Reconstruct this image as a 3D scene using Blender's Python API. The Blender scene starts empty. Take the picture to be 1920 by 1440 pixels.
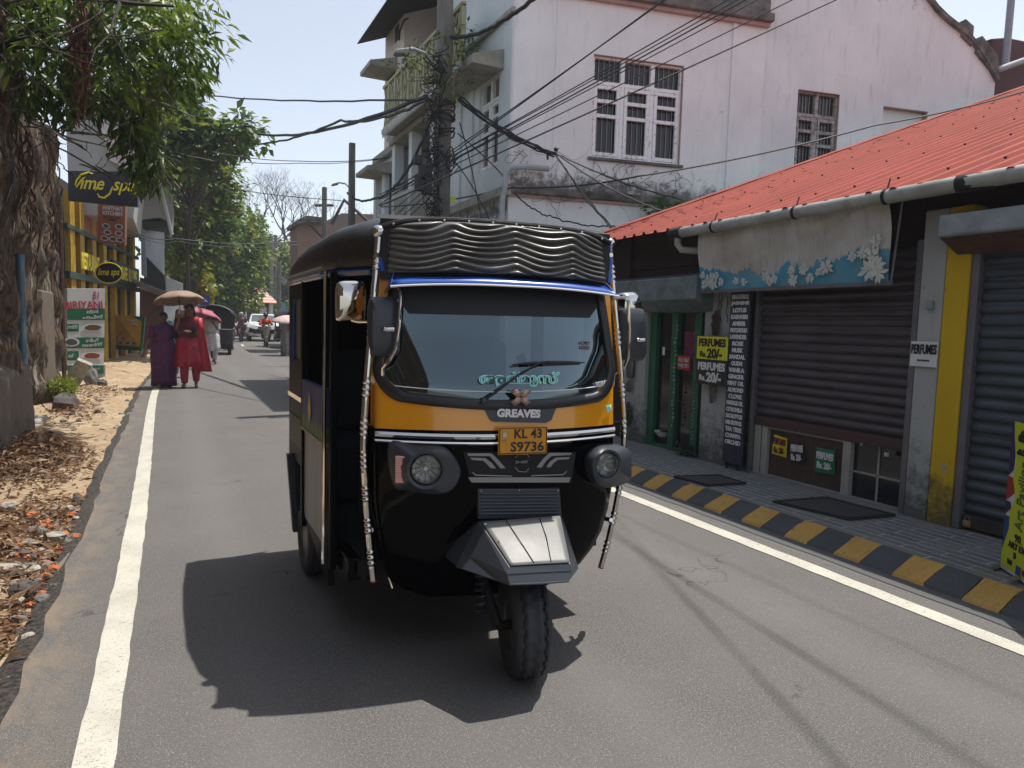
import bpy, math, random
import numpy as np
from math import sin, cos, pi, radians, sqrt, atan2
from mathutils import Vector, Matrix
random.seed(7); NR = np.random.RandomState(5)
S = bpy.context.scene; COL = S.collection
# ---------------------------------------------------------------- camera
F, CX, CY, H = 1300.0, 960.0, 720.0, 1.40
u1, v1, tilt = -640.0, -126.0, .028
Yv = F*F/(-v1+u1*tilt); Xv = -tilt*Yv
dn = Vector((Xv, Yv, F)).normalized(); fw = Vector((u1, v1, F)); fw = (fw-dn*fw.dot(dn)).normalized(); rt = dn.cross(fw)
RW = Matrix((rt, fw, -dn))                       # image axes -> world
cam = bpy.data.cameras.new('camera'); co = bpy.data.objects.new('camera', cam); COL.objects.link(co)
cam.sensor_width = 36; cam.lens = F/1920*36; cam.clip_start = .05; cam.clip_end = 2000
cx_, cy_, cz_ = (RW@Vector(v) for v in ((1,0,0),(0,-1,0),(0,0,-1)))
m = Matrix((cx_, cy_, cz_)).transposed().to_4x4(); m.translation = (0,0,H); co.matrix_world = m
S.camera = co
def ray(x, y): return RW@Vector(((x-CX)/F, (y-CY)/F, 1))
def atY(x, y, Y): r = ray(x, y); return Vector((0,0,H))+r*(Y/r.y)
def atX(x, y, X): r = ray(x, y); return Vector((0,0,H))+r*(X/r.x)
def atZ(x, y, z=0): r = ray(x, y); return Vector((0,0,H))+r*((z-H)/r.z)
def atP(x, y, P, n):
    r = ray(x, y); o = Vector((0,0,H)); P = Vector(P); n = Vector(n); return o+r*((P-o).dot(n)/r.dot(n))
def proj(p):
    d = RW.transposed()@(Vector(p)-Vector((0,0,H))); return (CX+F*d.x/max(.01,d.z), CY+F*d.y/max(.01,d.z))
# ---------------------------------------------------------------- light
SUN_EL, SUN_AZ = radians(71), radians(80)        # azimuth from +Y towards +X
W = bpy.data.worlds.new("World"); S.world = W; W.use_nodes = True
nt = W.node_tree; bg = nt.nodes['Background']; sk = nt.nodes.new('ShaderNodeTexSky')
sk.sky_type = 'NISHITA'; sk.sun_disc = False; sk.sun_elevation = SUN_EL; sk.sun_rotation = SUN_AZ
sk.air_density = 1.0; sk.dust_density = 1.2; sk.ozone_density = 1.0; sk.altitude = 10
hs = nt.nodes.new('ShaderNodeHueSaturation'); hs.inputs['Saturation'].default_value = .5; hs.inputs['Value'].default_value = 1.0
nt.links.new(sk.outputs[0], hs.inputs['Color']); nt.links.new(hs.outputs[0], bg.inputs[0]); bg.inputs[1].default_value = .13
sd = Vector((cos(SUN_EL)*sin(SUN_AZ), cos(SUN_EL)*cos(SUN_AZ), sin(SUN_EL)))
sl = bpy.data.lights.new('sun', 'SUN'); sl.energy = 3.7; sl.angle = radians(.5); sl.color = (1, .95, .87)
so = bpy.data.objects.new('sun', sl); COL.objects.link(so); so.rotation_euler = sd.to_track_quat('Z', 'Y').to_euler(); so.location = (0,0,30)
S.view_settings.view_transform = 'Standard'; S.view_settings.look = 'None'; S.view_settings.gamma = 1
S.view_settings.exposure = .6
S.cycles.max_bounces = 6; S.cycles.transparent_max_bounces = 12; S.cycles.caustics_reflective = False; S.cycles.caustics_refractive = False
# ---------------------------------------------------------------- helpers
ORG = {}
def org(o): return ORG.get(o.name, Vector((0,0,0))) if o else Vector((0,0,0))
def tag(o, label=None, cat=None, group=None, kind=None):
    for k, v in (('label',label),('category',cat),('group',group),('kind',kind)):
        if v: o[k] = v
    return o
def thing(name, loc, label, cat, group=None):
    o = bpy.data.objects.new(name, None); COL.objects.link(o); o.location = loc; o.empty_display_size = .2
    ORG[o.name] = Vector(loc); return tag(o, label, cat, group)
class MB:
    def __init__(s): s.v = []; s.f = []; s.mi = []; s.k = 0
    def V(s, *ps):
        i = len(s.v); s.v += [tuple(p) for p in ps]; return i
    def Fc(s, f): s.f.append(f); s.mi.append(s.k)
    def quad(s, a, b, c, d): i = s.V(a,b,c,d); s.Fc((i,i+1,i+2,i+3)); return s
    def poly(s, ps): i = s.V(*ps); s.Fc(tuple(range(i, i+len(ps)))); return s
    def box(s, lo, hi, M=None):
        x0,y0,z0 = lo; x1,y1,z1 = hi
        ps = [(x0,y0,z0),(x1,y0,z0),(x1,y1,z0),(x0,y1,z0),(x0,y0,z1),(x1,y0,z1),(x1,y1,z1),(x0,y1,z1)]
        if M is not None: ps = [M@Vector(p) for p in ps]
        i = s.V(*ps)
        for f in ((0,3,2,1),(4,5,6,7),(0,1,5,4),(1,2,6,5),(2,3,7,6),(3,0,4,7)): s.Fc(tuple(i+k for k in f))
        return s
    def cbox(s, c, d, M=None): return s.box([c[i]-d[i]/2 for i in range(3)], [c[i]+d[i]/2 for i in range(3)], M)
    def rings(s, R, closed=True, caps=True, loop=False):
        n = len(R[0]); i0 = len(s.v)
        for r in R: s.V(*r)
        m_ = len(R)
        for a in range(m_ if loop else m_-1):
            for b in range(n if closed else n-1):
                A = i0+a*n; B = i0+((a+1)%m_)*n
                s.Fc((A+b, A+(b+1)%n, B+(b+1)%n, B+b))
        if caps and closed and not loop:
            s.Fc(tuple(i0+k for k in range(n))[::-1]); s.Fc(tuple(i0+(m_-1)*n+k for k in range(n)))
        return s
    def tube(s, path, r, n=8, caps=True):
        P = [Vector(p) for p in path]; R = []
        rs = r if isinstance(r, (list, tuple)) else [r]*len(P)
        t0 = (P[1]-P[0]).normalized(); up = Vector((0,0,1)) if abs(t0.z) < .9 else Vector((1,0,0))
        x = t0.cross(up).normalized()
        for i, p in enumerate(P):
            a = P[max(0,i-1)]; b = P[min(len(P)-1,i+1)]; t = (b-a)
            t = t.normalized() if t.length > 1e-9 else t0
            x = (x-t*x.dot(t)).normalized(); y = t.cross(x)
            R.append([p+(x*cos(2*pi*k/n)+y*sin(2*pi*k/n))*rs[i] for k in range(n)])
        return s.rings(R, True, caps)
    def lathe(s, prof, c, axis=(0,0,1), n=20, loop=False, caps=True):
        a = Vector(axis).normalized(); up = Vector((0,0,1)) if abs(a.z) < .9 else Vector((1,0,0))
        x = a.cross(up).normalized(); y = a.cross(x); c = Vector(c)
        return s.rings([[c+a*h+(x*cos(2*pi*k/n)+y*sin(2*pi*k/n))*max(r,1e-4) for k in range(n)] for r, h in prof], True, caps and not loop, loop)
    def grid(s, rows):
        n = len(rows[0]); i0 = len(s.v)
        for r in rows: s.V(*r)
        for a in range(len(rows)-1):
            for b in range(n-1):
                A = i0+a*n+b; s.Fc((A, A+1, A+n+1, A+n))
        return s
    def prism(s, ps, d):
        d = Vector(d); n = len(ps); i = s.V(*ps); j = s.V(*[Vector(p)+d for p in ps])
        s.Fc(tuple(range(i,i+n))[::-1]); s.Fc(tuple(range(j,j+n)))
        for k in range(n): s.Fc((i+k, i+(k+1)%n, j+(k+1)%n, j+k))
        return s
    def ball(s, c, r, n=12, m_=8):
        rr = r if isinstance(r,(tuple,list)) else (r,r,r)
        R = [[(c[0]+rr[0]*sin(pi*a/m_)*cos(2*pi*b/n), c[1]+rr[1]*sin(pi*a/m_)*sin(2*pi*b/n), c[2]+rr[2]*cos(pi*a/m_)) for b in range(n)] for a in range(m_+1)]
        R[0] = [(c[0]+1e-4*rr[0]*cos(2*pi*b/n), c[1]+1e-4*rr[1]*sin(2*pi*b/n), c[2]+rr[2]) for b in range(n)]
        R[-1] = [(c[0]+1e-4*rr[0]*cos(2*pi*b/n), c[1]+1e-4*rr[1]*sin(2*pi*b/n), c[2]-rr[2]) for b in range(n)]
        return s.rings(R)
    def parts(s, name, mats, parent=None, **kw):
        p = list(range(len(s.v)))
        def fd(i):
            while p[i] != i: p[i] = p[p[i]]; i = p[i]
            return i
        for f in s.f:
            a = fd(f[0])
            for q in f[1:]: p[fd(q)] = a
        g = {}
        for i, f in enumerate(s.f): g.setdefault(fd(f[0]), []).append(i)
        o = None
        for fs in g.values():
            mb = MB(); ix = {}
            for i in fs:
                for q in s.f[i]:
                    if q not in ix: ix[q] = len(mb.v); mb.v.append(s.v[q])
                mb.f.append(tuple(ix[q] for q in s.f[i])); mb.mi.append(s.mi[i])
            o = mb.build(name, mats, parent, **kw)
        return o
    def build(s, name, mats, parent=None, smooth=False, bevel=0, loc=None, solid=0, sub=0, angle=40):
        me = bpy.data.meshes.new(name); O = org(parent) if parent else Vector(loc or (0,0,0))
        me.from_pydata([(p[0]-O.x, p[1]-O.y, p[2]-O.z) for p in s.v], [], s.f)
        ms = mats if isinstance(mats, (list,tuple)) else [mats]
        for q in ms: me.materials.append(q)
        if len(ms) > 1: me.polygons.foreach_set('material_index', s.mi)
        if smooth: me.polygons.foreach_set('use_smooth', [True]*len(me.polygons))
        me.update()
        o = bpy.data.objects.new(name, me); COL.objects.link(o)
        if parent: o.parent = parent
        else: o.location = O
        ORG[o.name] = O
        if smooth and angle and not sub:
            try: me.set_sharp_from_angle(angle=radians(angle))
            except Exception: pass
        if solid: q = o.modifiers.new('s', 'SOLIDIFY'); q.thickness = solid; q.offset = 0
        if bevel: q = o.modifiers.new('b', 'BEVEL'); q.width = bevel; q.segments = 2; q.limit_method = 'ANGLE'; q.angle_limit = radians(35)
        if sub: q = o.modifiers.new('u', 'SUBSURF'); q.levels = sub; q.render_levels = sub
        return o
# ---------------------------------------------------------------- materials
MC = {}
def rgb(h): # sRGB 0-255 -> linear
    return tuple(((c/255)/12.92 if c/255 <= .04045 else ((c/255+.055)/1.055)**2.4) for c in h)+(1,)
def c4(c): return tuple(c)+(1,) if len(c) == 3 else tuple(c)
class MT:
    def __init__(s, name):
        s.m = bpy.data.materials.new(name); s.m.use_nodes = True; s.t = s.m.node_tree; s.b = s.t.nodes['Principled BSDF']
        s.tc = s.t.nodes.new('ShaderNodeTexCoord'); s.src = s.tc.outputs['Object']
    def n(s, typ, **kw):
        q = s.t.nodes.new(typ)
        for k, v in kw.items():
            if k[0] == '_': setattr(q, k[1:], v)
            else: q.inputs[k.replace('__',' ')].default_value = v
        return q
    def L(s, a, b): s.t.links.new(a, b)
    def noise(s, scale, detail=4, rough=.55, st=None, dist=0):
        q = s.n('ShaderNodeTexNoise', Scale=scale, Detail=detail, Roughness=rough, Distortion=dist)
        if st:
            mp = s.n('ShaderNodeMapping'); mp.inputs['Scale'].default_value = st; s.L(s.src, mp.inputs[0]); s.L(mp.outputs[0], q.inputs['Vector'])
        else: s.L(s.src, q.inputs['Vector'])
        return q.outputs['Fac']
    def ramp(s, f, a, b):
        q = s.n('ShaderNodeMapRange'); q.inputs['From Min'].default_value = a; q.inputs['From Max'].default_value = b; s.L(f, q.inputs['Value']); return q.outputs['Result']
    def math(s, op, a, b):
        q = s.t.nodes.new('ShaderNodeMath'); q.operation = op
        for i, w in enumerate((a, b)):
            if hasattr(w, 'is_linked'): s.L(w, q.inputs[i])
            else: q.inputs[i].default_value = w
        return q.outputs[0]
    def mix(s, f, a, b):
        q = s.t.nodes.new('ShaderNodeMix'); q.data_type = 'RGBA'
        if hasattr(f, 'is_linked'): s.L(f, q.inputs[0])
        else: q.inputs[0].default_value = f
        for w, i in ((a, 6), (b, 7)):
            if hasattr(w, 'is_linked'): s.L(w, q.inputs[i])
            else: q.inputs[i].default_value = c4(w)
        return q.outputs[2]
    def col(s, c): s.L(c, s.b.inputs['Base Color']) if hasattr(c, 'is_linked') else setattr(s.b.inputs['Base Color'], 'default_value', c4(c)); return s
    def set(s, rough=.6, metal=0, spec=.5, coat=0):
        s.b.inputs['Roughness'].default_value = rough; s.b.inputs['Metallic'].default_value = metal
        s.b.inputs['Specular IOR Level'].default_value = spec; s.b.inputs['Coat Weight'].default_value = coat; s.b.inputs['Coat Roughness'].default_value = .05; return s
    def bump(s, f, st=.3, d=.01):
        q = s.n('ShaderNodeBump', Strength=st, Distance=d); s.L(f, q.inputs['Height']); s.L(q.outputs[0], s.b.inputs['Normal']); return s
def mat(name, c, rough=.6, metal=0, spec=.5, coat=0, var=.25, vs=6, bump=0, bs=60, c2=None, st=None, bd=.005):
    if name in MC: return MC[name]
    t = MT(name); c = c4(c)
    if var or c2:
        d2 = c4(c2) if c2 else tuple(x*(1-var) for x in c[:3])+(1,)
        t.col(t.mix(t.ramp(t.noise(vs, 5, .6, st), .35, .68), c, d2))
    else: t.col(c)
    t.set(rough, metal, spec, coat)
    if rough > .15 and var: t.L(t.ramp(t.noise(vs*2.3, 4), -.6+0, 1.6), t.b.inputs['Roughness']) if False else None
    if bump: t.bump(t.noise(bs, 5, .6), bump, bd)
    MC[name] = t.m; return t.m
# ---------------------------------------------------------------- lettering
def text(body, o, xd, up, parent, m_, w=None, h=None, name='lettering', bold=.0, depth=.002, align='C', shear=0, label=None, spacing=1):
    """raised letters: o = centre, xd = reading direction, up = letter up"""
    cu = bpy.data.curves.new('t', 'FONT'); cu.body = body; cu.extrude = .01; cu.offset = bold; cu.size = 1; cu.shear = shear; cu.space_character = spacing
    cu.resolution_u = 3; cu.space_line = .95
    if '\n' in body: cu.align_x = 'CENTER'
    to = bpy.data.objects.new('t', cu); COL.objects.link(to)
    bpy.context.view_layer.update(); dg = bpy.context.evaluated_depsgraph_get()
    me = bpy.data.meshes.new_from_object(to.evaluated_get(dg)); bpy.data.objects.remove(to)
    n = len(me.vertices)
    if not n: return None
    a = np.empty(n*3, 'f'); me.vertices.foreach_get('co', a); a = a.reshape(-1, 3)
    lo, hi = a.min(0), a.max(0); cw, ch = hi[0]-lo[0], hi[1]-lo[1]
    sx = w/cw if w else None; sy = h/ch if h else None
    sx = sx or sy; sy = sy or sx
    c = (lo+hi)/2; xd = Vector(xd).normalized(); up = Vector(up); up = (up-xd*up.dot(xd)).normalized(); nn = xd.cross(up)
    P = Vector(o)-org(parent)
    b = ((a[:,0:1]-c[0])*sx)*np.array(xd)+((a[:,1:2]-c[1])*sy)*np.array(up)+(a[:,2:3]/.01*depth)*np.array(nn)+np.array(P)
    me.vertices.foreach_set('co', b.astype('f').ravel()); me.materials.clear(); me.materials.append(m_); me.update()
    me.name = name; ob = bpy.data.objects.new(name, me); COL.objects.link(ob); ob.parent = parent; ORG[ob.name] = org(parent)
    if label: ob['label'] = label
    return ob
# ---------------------------------------------------------------- leaves
def leaves(centers, radii, per, size, name, m_, parent=None, loc=None, droop=0, aspect=2.2, flat=.5, rs=NR, smooth=False, curl=.25):
    """centers: clump centres; every clump gets per leaves; each leaf is a folded blade of 6 vertices"""
    cs = np.repeat(np.array([list(c) for c in centers]), per, 0); rr = np.repeat(np.array(radii), per)[:,None]; n = len(cs)
    d = rs.normal(size=(n,3)); d /= np.linalg.norm(d, axis=1)[:,None]; d[:,2] *= .75
    p = cs+d*rr*(rs.rand(n,1)**.5)
    ax = d*.7+rs.normal(size=(n,3))*.55; ax[:,2] = ax[:,2]*flat-droop; ax /= np.linalg.norm(ax, axis=1)[:,None]
    up = rs.normal(size=(n,3))*.45+np.array([0,0,1.]); sd_ = np.cross(ax, up); sd_ /= np.linalg.norm(sd_, axis=1)[:,None]+1e-6
    nn = np.cross(sd_, ax)
    L_ = size*(.6+.8*rs.rand(n,1)); w = L_/aspect/2
    v = np.stack([p, p+ax*L_*.4+sd_*w+nn*w*.3, p+ax*L_*.42, p+ax*L_*.4-sd_*w+nn*w*.3, p+ax*L_-nn*L_*curl*.6], 1)
    O = org(parent) if parent else Vector(loc or (0,0,0))
    me = bpy.data.meshes.new(name); nv = n*5
    me.vertices.add(nv); me.vertices.foreach_set('co', (v.reshape(-1,3)-np.array(O)).astype('f').ravel())
    base = np.arange(n)[:,None]*5; fc = np.concatenate([base+np.array([0,1,2]), base+np.array([0,2,3]), base+np.array([1,4,2]), base+np.array([2,4,3])], 1).reshape(-1,3)
    nf = len(fc); me.loops.add(nf*3); me.polygons.add(nf); me.loops.foreach_set('vertex_index', fc.ravel().astype('i'))
    me.polygons.foreach_set('loop_start', (np.arange(nf)*3).astype('i')); me.polygons.foreach_set('loop_total', np.full(nf,3,'i'))
    me.update(calc_edges=True); me.validate(); me.materials.append(m_)
    o = bpy.data.objects.new(name, me); COL.objects.link(o)
    if parent: o.parent = parent
    else: o.location = O
    return o
def leafmat(name, a, b, c=None):
    if name in MC: return MC[name]
    t = MT(name); g = t.n('ShaderNodeNewGeometry'); r = g.outputs['Random Per Island']
    k = t.mix(r, a, b)
    if c: k = t.mix(t.ramp(t.noise(1.1, 2), .5, .62), k, c)
    t.col(k); t.set(.45, 0, .4)
    tr = t.n('ShaderNodeBsdfTranslucent'); t.L(k, tr.inputs['Color']); mx = t.n('ShaderNodeMixShader'); mx.inputs[0].default_value = .38
    t.L(t.b.outputs[0], mx.inputs[1]); t.L(tr.outputs[0], mx.inputs[2]); t.L(mx.outputs[0], t.t.nodes['Material Output'].inputs[0])
    MC[name] = t.m; return t.m
def sag(a, b, d, n=14, jit=0):
    a, b = Vector(a), Vector(b)
    return [a.lerp(b, k/n)+Vector((random.uniform(-jit,jit), random.uniform(-jit,jit), -4*d*(k/n)*(1-k/n)+random.uniform(-jit,jit))) for k in range(n+1)]
# ================================================================ ground, road, pavement
def curve(Y): return .0035*max(0, Y-13)**2*(1 if Y < 60 else 1)
def gh(Y): return .006*max(0, Y-18)
t = MT('asphalt'); g1 = t.noise(120, 5, .85); g2 = t.noise(1.3, 5, .6); g3 = t.noise(9, 4, .6); g4 = t.noise(90, 3, .6)
vo = t.n('ShaderNodeTexVoronoi', Scale=130.0); t.L(t.src, vo.inputs['Vector'])
base = t.mix(t.ramp(g1, .34, .66), (.018,.018,.019), (.195,.184,.174)); base = t.mix(t.ramp(g2, .3, .75), base, (.13,.122,.115))
base = t.mix(t.ramp(g4, .62, .8), base, (.035,.035,.036)); base = t.mix(t.math('LESS_THAN', vo.outputs['Distance'], .15), base, (.42,.4,.37))
base = t.mix(t.math('MULTIPLY', t.ramp(g3, .68, .8), .5), base, (.05,.047,.046))
v2 = t.n('ShaderNodeTexVoronoi', Scale=.42); v2.feature = 'DISTANCE_TO_EDGE'; wn = t.n('ShaderNodeTexNoise', Scale=2.2, Detail=6.0); t.L(t.src, wn.inputs['Vector']); vm = t.n('ShaderNodeVectorMath'); vm.operation = 'ADD'; t.L(t.src, vm.inputs[0]); t.L(wn.outputs['Color'], vm.inputs[1]); t.L(vm.outputs[0], v2.inputs['Vector'])
base = t.mix(t.math('MULTIPLY', t.math('LESS_THAN', v2.outputs['Distance'], .0028), t.math('MULTIPLY', t.ramp(g2, .5, .56), .7)), base, (.03,.028,.027))
sx = t.n('ShaderNodeSeparateXYZ'); t.L(t.src, sx.inputs[0]); tw = t.math('PINGPONG', t.math('ADD', sx.outputs['X'], .35), .62)
base = t.mix(t.math('MULTIPLY', t.ramp(tw, .38, .62), .22), base, (.185,.177,.17)); base = t.mix(t.math('MULTIPLY', t.ramp(t.noise(2.6, 3, .5), .7, .76), .45), base, (.04,.038,.038))
df = t.math('MULTIPLY', t.ramp(t.math('SUBTRACT', 0.0, sx.outputs['X']), .28, .62), t.ramp(t.noise(7, 6, .7, (1,.5,1)), .42, .62)); base = t.mix(t.math('MULTIPLY', df, .75), base, (.27,.2,.13)); t.col(base); t.set(.85, 0, .35)
t.bump(t.noise(300, 4, .7), .5, .004); ASPH = t.m
t = MT('earth'); a = t.mix(t.ramp(t.noise(1.2, 5), .35, .65), (.36,.255,.16), (.46,.36,.24)); a = t.mix(t.ramp(t.noise(14, 6, .7), .45, .75), a, (.2,.13,.08))
a = t.mix(t.ramp(t.noise(90, 3, .7), .55, .75), a, (.5,.41,.28)); t.col(a); t.set(.95, 0, .2); t.bump(t.noise(25, 7, .7), .8, .03); EARTH = t.m
t = MT('paver'); br = t.n('ShaderNodeTexBrick', Scale=1.0); mp = t.n('ShaderNodeMapping'); mp.inputs['Rotation'].default_value = (0,0,pi/2); t.L(t.src, mp.inputs[0]); t.L(mp.outputs[0], br.inputs[0])
for k, v in (('Color1',(.15,.16,.165,1)),('Color2',(.115,.125,.13,1)),('Mortar',(.36,.37,.36,1)),('Mortar Size',.007),('Brick Width',.42),('Row Height',.085),('Bias',0.)): br.inputs[k].default_value = v
k_ = t.mix(t.ramp(t.noise(3, 5), .4, .7), br.outputs[0], (.2,.19,.175)); t.col(t.mix(t.ramp(t.noise(60, 3), .5, .8), k_, (.09,.09,.09))); t.set(.85, 0, .3); t.bump(br.outputs['Fac'], -.4, .004); PAVER = t.m
def paint(name, c, wear=.62):
    t = MT(name); a = t.mix(t.ramp(t.noise(3.5, 5, .6), .4, .7), c, tuple(x*.8 for x in c)); f = t.math('MAXIMUM', t.ramp(t.noise(26, 7, .75, (1,3.2,1)), wear-.03, wear+.03), t.ramp(t.noise(150, 3, .7), .6, .66))
    t.col(t.mix(f, a, (.11,.105,.1))); t.set(.7, 0, .3); t.bump(t.noise(200, 3), .4, .003); return t.m
LINE = paint('road_paint', (.52,.5,.43)); YKERB = paint('kerb_yellow', (.46,.27,.06), .6); DKERB = paint('kerb_grey', (.055,.06,.066), .62)
MB().quad((-400,-300,-.06), (600,-300,-.06), (600,900,-.06), (-400,900,-.06)).build('ground', mat('soil', (.2,.18,.15), .95), None).__setitem__('kind', 'structure')
YS = [-6,-2,0]+[1+.25*k for k in range(92)]+[24+2*k for k in range(60)]
def strip(xa, xb, z, m_, name, ys=YS, nx=1, jit=0, jb=0):
    rows = []
    for Y in ys:
        c = curve(Y); A = xa(Y) if callable(xa) else xa; B = xb(Y) if callable(xb) else xb
        A += c; B += c; A += random.uniform(-jit,jit); B += random.uniform(-jb,jb)
        rows.append([(A+(B-A)*k/nx, Y, (z(A+(B-A)*k/nx, Y) if callable(z) else z)+gh(Y)) for k in range(nx+1)])
    o = MB().grid(rows).build(name, m_, smooth=True); o['kind'] = 'structure'; return o
strip(-.56, 4.0, 0, ASPH, 'road', jit=.025)
# broken asphalt lip along the verge
lip = MT('asphalt_edge'); lip.col(lip.mix(lip.ramp(lip.noise(45, 5, .7), .42, .6), (.03,.028,.028), (.13,.11,.09))); lip.set(.95); lip.bump(lip.noise(50, 6, .8), 1, .03)
strip(-.68, -.53, lambda x, Y: .004 if x > -.6+curve(Y) else -.02, lip.m, 'road_edge', nx=3, jit=.035, jb=.02, ys=[y for y in YS if y < 24])
# verge: lumpy bare earth to the left of the road
def dirt(x, Y):
    d = -.62+curve(Y)-x
    return -.015+.05*min(1, max(0, d)/.6)+.018*sin(x*9+Y*2.1)*sin(Y*3.3+x*4)*min(1, max(0,d)*5)+.012*sin(Y*11+x*17)*min(1, max(0,d)*5)
rows = []
for Y in [-4,-1]+[.5+.1*k for k in range(300)]+[31,34,40,50,70]:
    c = curve(Y); L0 = -.60+c; rows.append([(L0-3.2*(k/26)**1.3, Y, dirt(L0-3.2*(k/26)**1.3, Y)+gh(Y)) for k in range(27)])
MB().grid(rows).build('dirt_verge', EARTH, smooth=True)['kind'] = 'structure'
# markings
ysL = [1+.12*k for k in range(190)]
for nm, x0, x1 in (('lane_line', -.312, -.197), ('lane_line', 3.39, 3.505)):
    wig = (lambda Y: .03*sin(Y*.35)) if x0 < 0 else (lambda Y: 0)
    strip(lambda Y, a=x0: a+wig(Y), lambda Y, a=x1: a+wig(Y), .004, LINE, nm, ys=ysL, jit=.004, jb=.004)
MB().quad((3.0,35,.11),(3.12,35,.11),(3.25,37.2,.123),(3.13,37.2,.123)).build('centre_dash', LINE)['kind'] = 'structure'
# darker resurfaced patch beside the kerb
t = MT('gutter_asphalt'); t.col(t.mix(t.ramp(t.noise(200, 3, .7), .4, .6), (.045,.05,.055), (.11,.11,.11))); t.set(.8); t.bump(t.noise(120, 4), .5, .005)
strip(3.65, 3.83, .004, t.m, 'gutter_strip', ys=[y for y in YS if y < 19], jit=.012)
# kerb: rounded blocks, black and yellow
kp = [(3.79,.003),(3.805,.02),(3.93,.078),(3.945,.086),(3.99,.1),(4.0,.06)]
kb = MB(); Y = -1.24; i = 0
while Y < 19:
    L_ = .19 if i%2 == 0 else .212
    kb.k = i%2; kb.rings([[(x+curve(yy)+random.uniform(-.003,.003), yy+random.uniform(-.006,.006), z+random.uniform(-.002,.002)) for x, z in kp]+[(4.0+curve(yy), yy, -.03),(3.80+curve(yy), yy, -.03)] for yy in (Y+.001, Y+L_*.5, Y+L_-.001)])
    Y += L_; i += 1
kb.build('kerb', [YKERB, DKERB], smooth=True, angle=20)['kind'] = 'structure'
strip(3.995, 5.3, .095, PAVER, 'pavement', ys=[y for y in YS if y < 19.2])
MB().box((4.6,7.95,.05),(5.2,19,.12)).build('plinth_slab', mat('conc', (.3,.29,.27), .9, bump=.3))['kind'] = 'structure'
# straw, litter and gravel on the verge (uncountable)
def scatter(n, size, area, m_, name, flat=.3, asp=1.4, zoff=0):
    P = []
    for _ in range(n):
        x, y = area(); P.append((x, y, dirt(x, y)+gh(y)+zoff+random.random()*.02*zoff))
    return leaves(P, [.01]*len(P), 1, size, name, m_, aspect=asp, flat=flat, curl=.1)
def pile(cx, cy, sx, sy):
    return lambda: (cx+random.gauss(0, sx), cy+random.gauss(0, sy))
straw = leafmat('straw', (.30,.19,.10), (.09,.045,.03), (.2,.10,.05))
P = []; Rr = []
for (cx, cy, sx, sy, n, h) in ((-1.12,7.6,.2,.6,2600,.3),(-.95,4.75,.16,.6,900,.04),(-1.25,11.5,.2,.9,500,.1),(-.85,5.5,.18,.5,500,.05),(-.68,4.2,.06,.8,500,.03),(-1.2,14.5,.25,.6,350,.06)):
    for _ in range(n):
        x, y = cx+random.gauss(0,sx), cy+random.gauss(0,sy); x = min(x, -.63+curve(y))
        P.append((x, y, dirt(x,y)+.005+h*random.random()*math.exp(-((x-cx)/sx)**2/2-((y-cy)/sy)**2/2)))
tag(leaves(P, [.02]*len(P), 1, .075, 'leaf_litter', straw, aspect=3.4, flat=.25, curl=.5), 'brown dry leaves, straw and rubbish heaped along the dirt verge', 'leaf litter', kind='stuff')
def shaped(cx, cy, w, h, z): return None
# rubble: every stone its own object
stone_m = [mat('stone_pale', (.42,.39,.33), .9, var=.45, vs=14, bump=.6, bs=30, bd=.02), mat('stone_grey', (.2,.19,.18), .9, var=.5, vs=10, bump=.6, bs=30, bd=.02), mat('stone_brick', (.46,.14,.055), .9, var=.4, vs=12, bump=.5, bs=40, bd=.02), mat('stone_dark', (.1,.085,.08), .85, var=.4, vs=10, bump=.5, bs=40, bd=.01)]
sn = ['pale concrete rubble lump', 'grey broken stone', 'orange broken brick piece', 'dark brown stone']
def stone(x, y, r, mi, label, sq=(1,1,.7), z=None, group='rubble pieces on the dirt verge'):
    b = MB(); n, m_ = 9, 6; ph = random.random()*9
    R = []
    for a in range(m_+1):
        R.append([((r*sq[0])*max(.02,sin(pi*a/m_))*cos(2*pi*k/n)*(1+random.uniform(-.24,.2)), (r*sq[1])*max(.02,sin(pi*a/m_))*sin(2*pi*k/n)*(1+random.uniform(-.24,.2)), r*sq[2]*cos(pi*a/m_)*(1+random.uniform(-.15,.15))) for k in range(n)])
    b.rings(R); o = b.build('stone', stone_m[mi], None); z = dirt(x,y)+r*sq[2]*.45 if z is None else z
    o.location = (x, y, z); o.rotation_euler = (random.uniform(-.3,.3), random.uniform(-.3,.3), ph)
    return tag(o, label, 'stone', group)
def st_px(px, py, r, mi, label, sq=(1,1,.7)): p = atZ(px, py, .04); return stone(p.x, p.y, r, mi, label, sq)
st_px(100,1000,.062,0,'largest pale concrete lump with a dark underside, in the rubble by the white line',(1.3,.8,.75))
st_px(58,958,.055,2,'orange brick fragment lying flat in the rubble, the left one of two',(1.5,.7,.5)); st_px(84,972,.045,2,'orange brick fragment beside the pale concrete lump',(1.3,.6,.5))
st_px(70,985,.05,1,'brown grey stone under the orange brick fragment',(1.3,1,.6)); st_px(56,1010,.045,1,'flat grey stone left of the pale concrete lump',(1.2,1,.7))
st_px(47,1032,.035,3,'round blue black stone among the rubble',(1,1,.8)); st_px(43,1102,.065,3,'dark maroon stone nearest the bottom of the rubble heap',(1.1,.8,.9))
st_px(14,1052,.07,0,'pale grey slab of concrete at the left frame edge',(1.4,.8,.5)); st_px(130,945,.045,0,'white and black stone standing at the back edge of the rubble',(1,.7,.6)); st_px(143,934,.05,3,'black edged stone tilted at the back edge of the rubble',(.8,.7,1))
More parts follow.
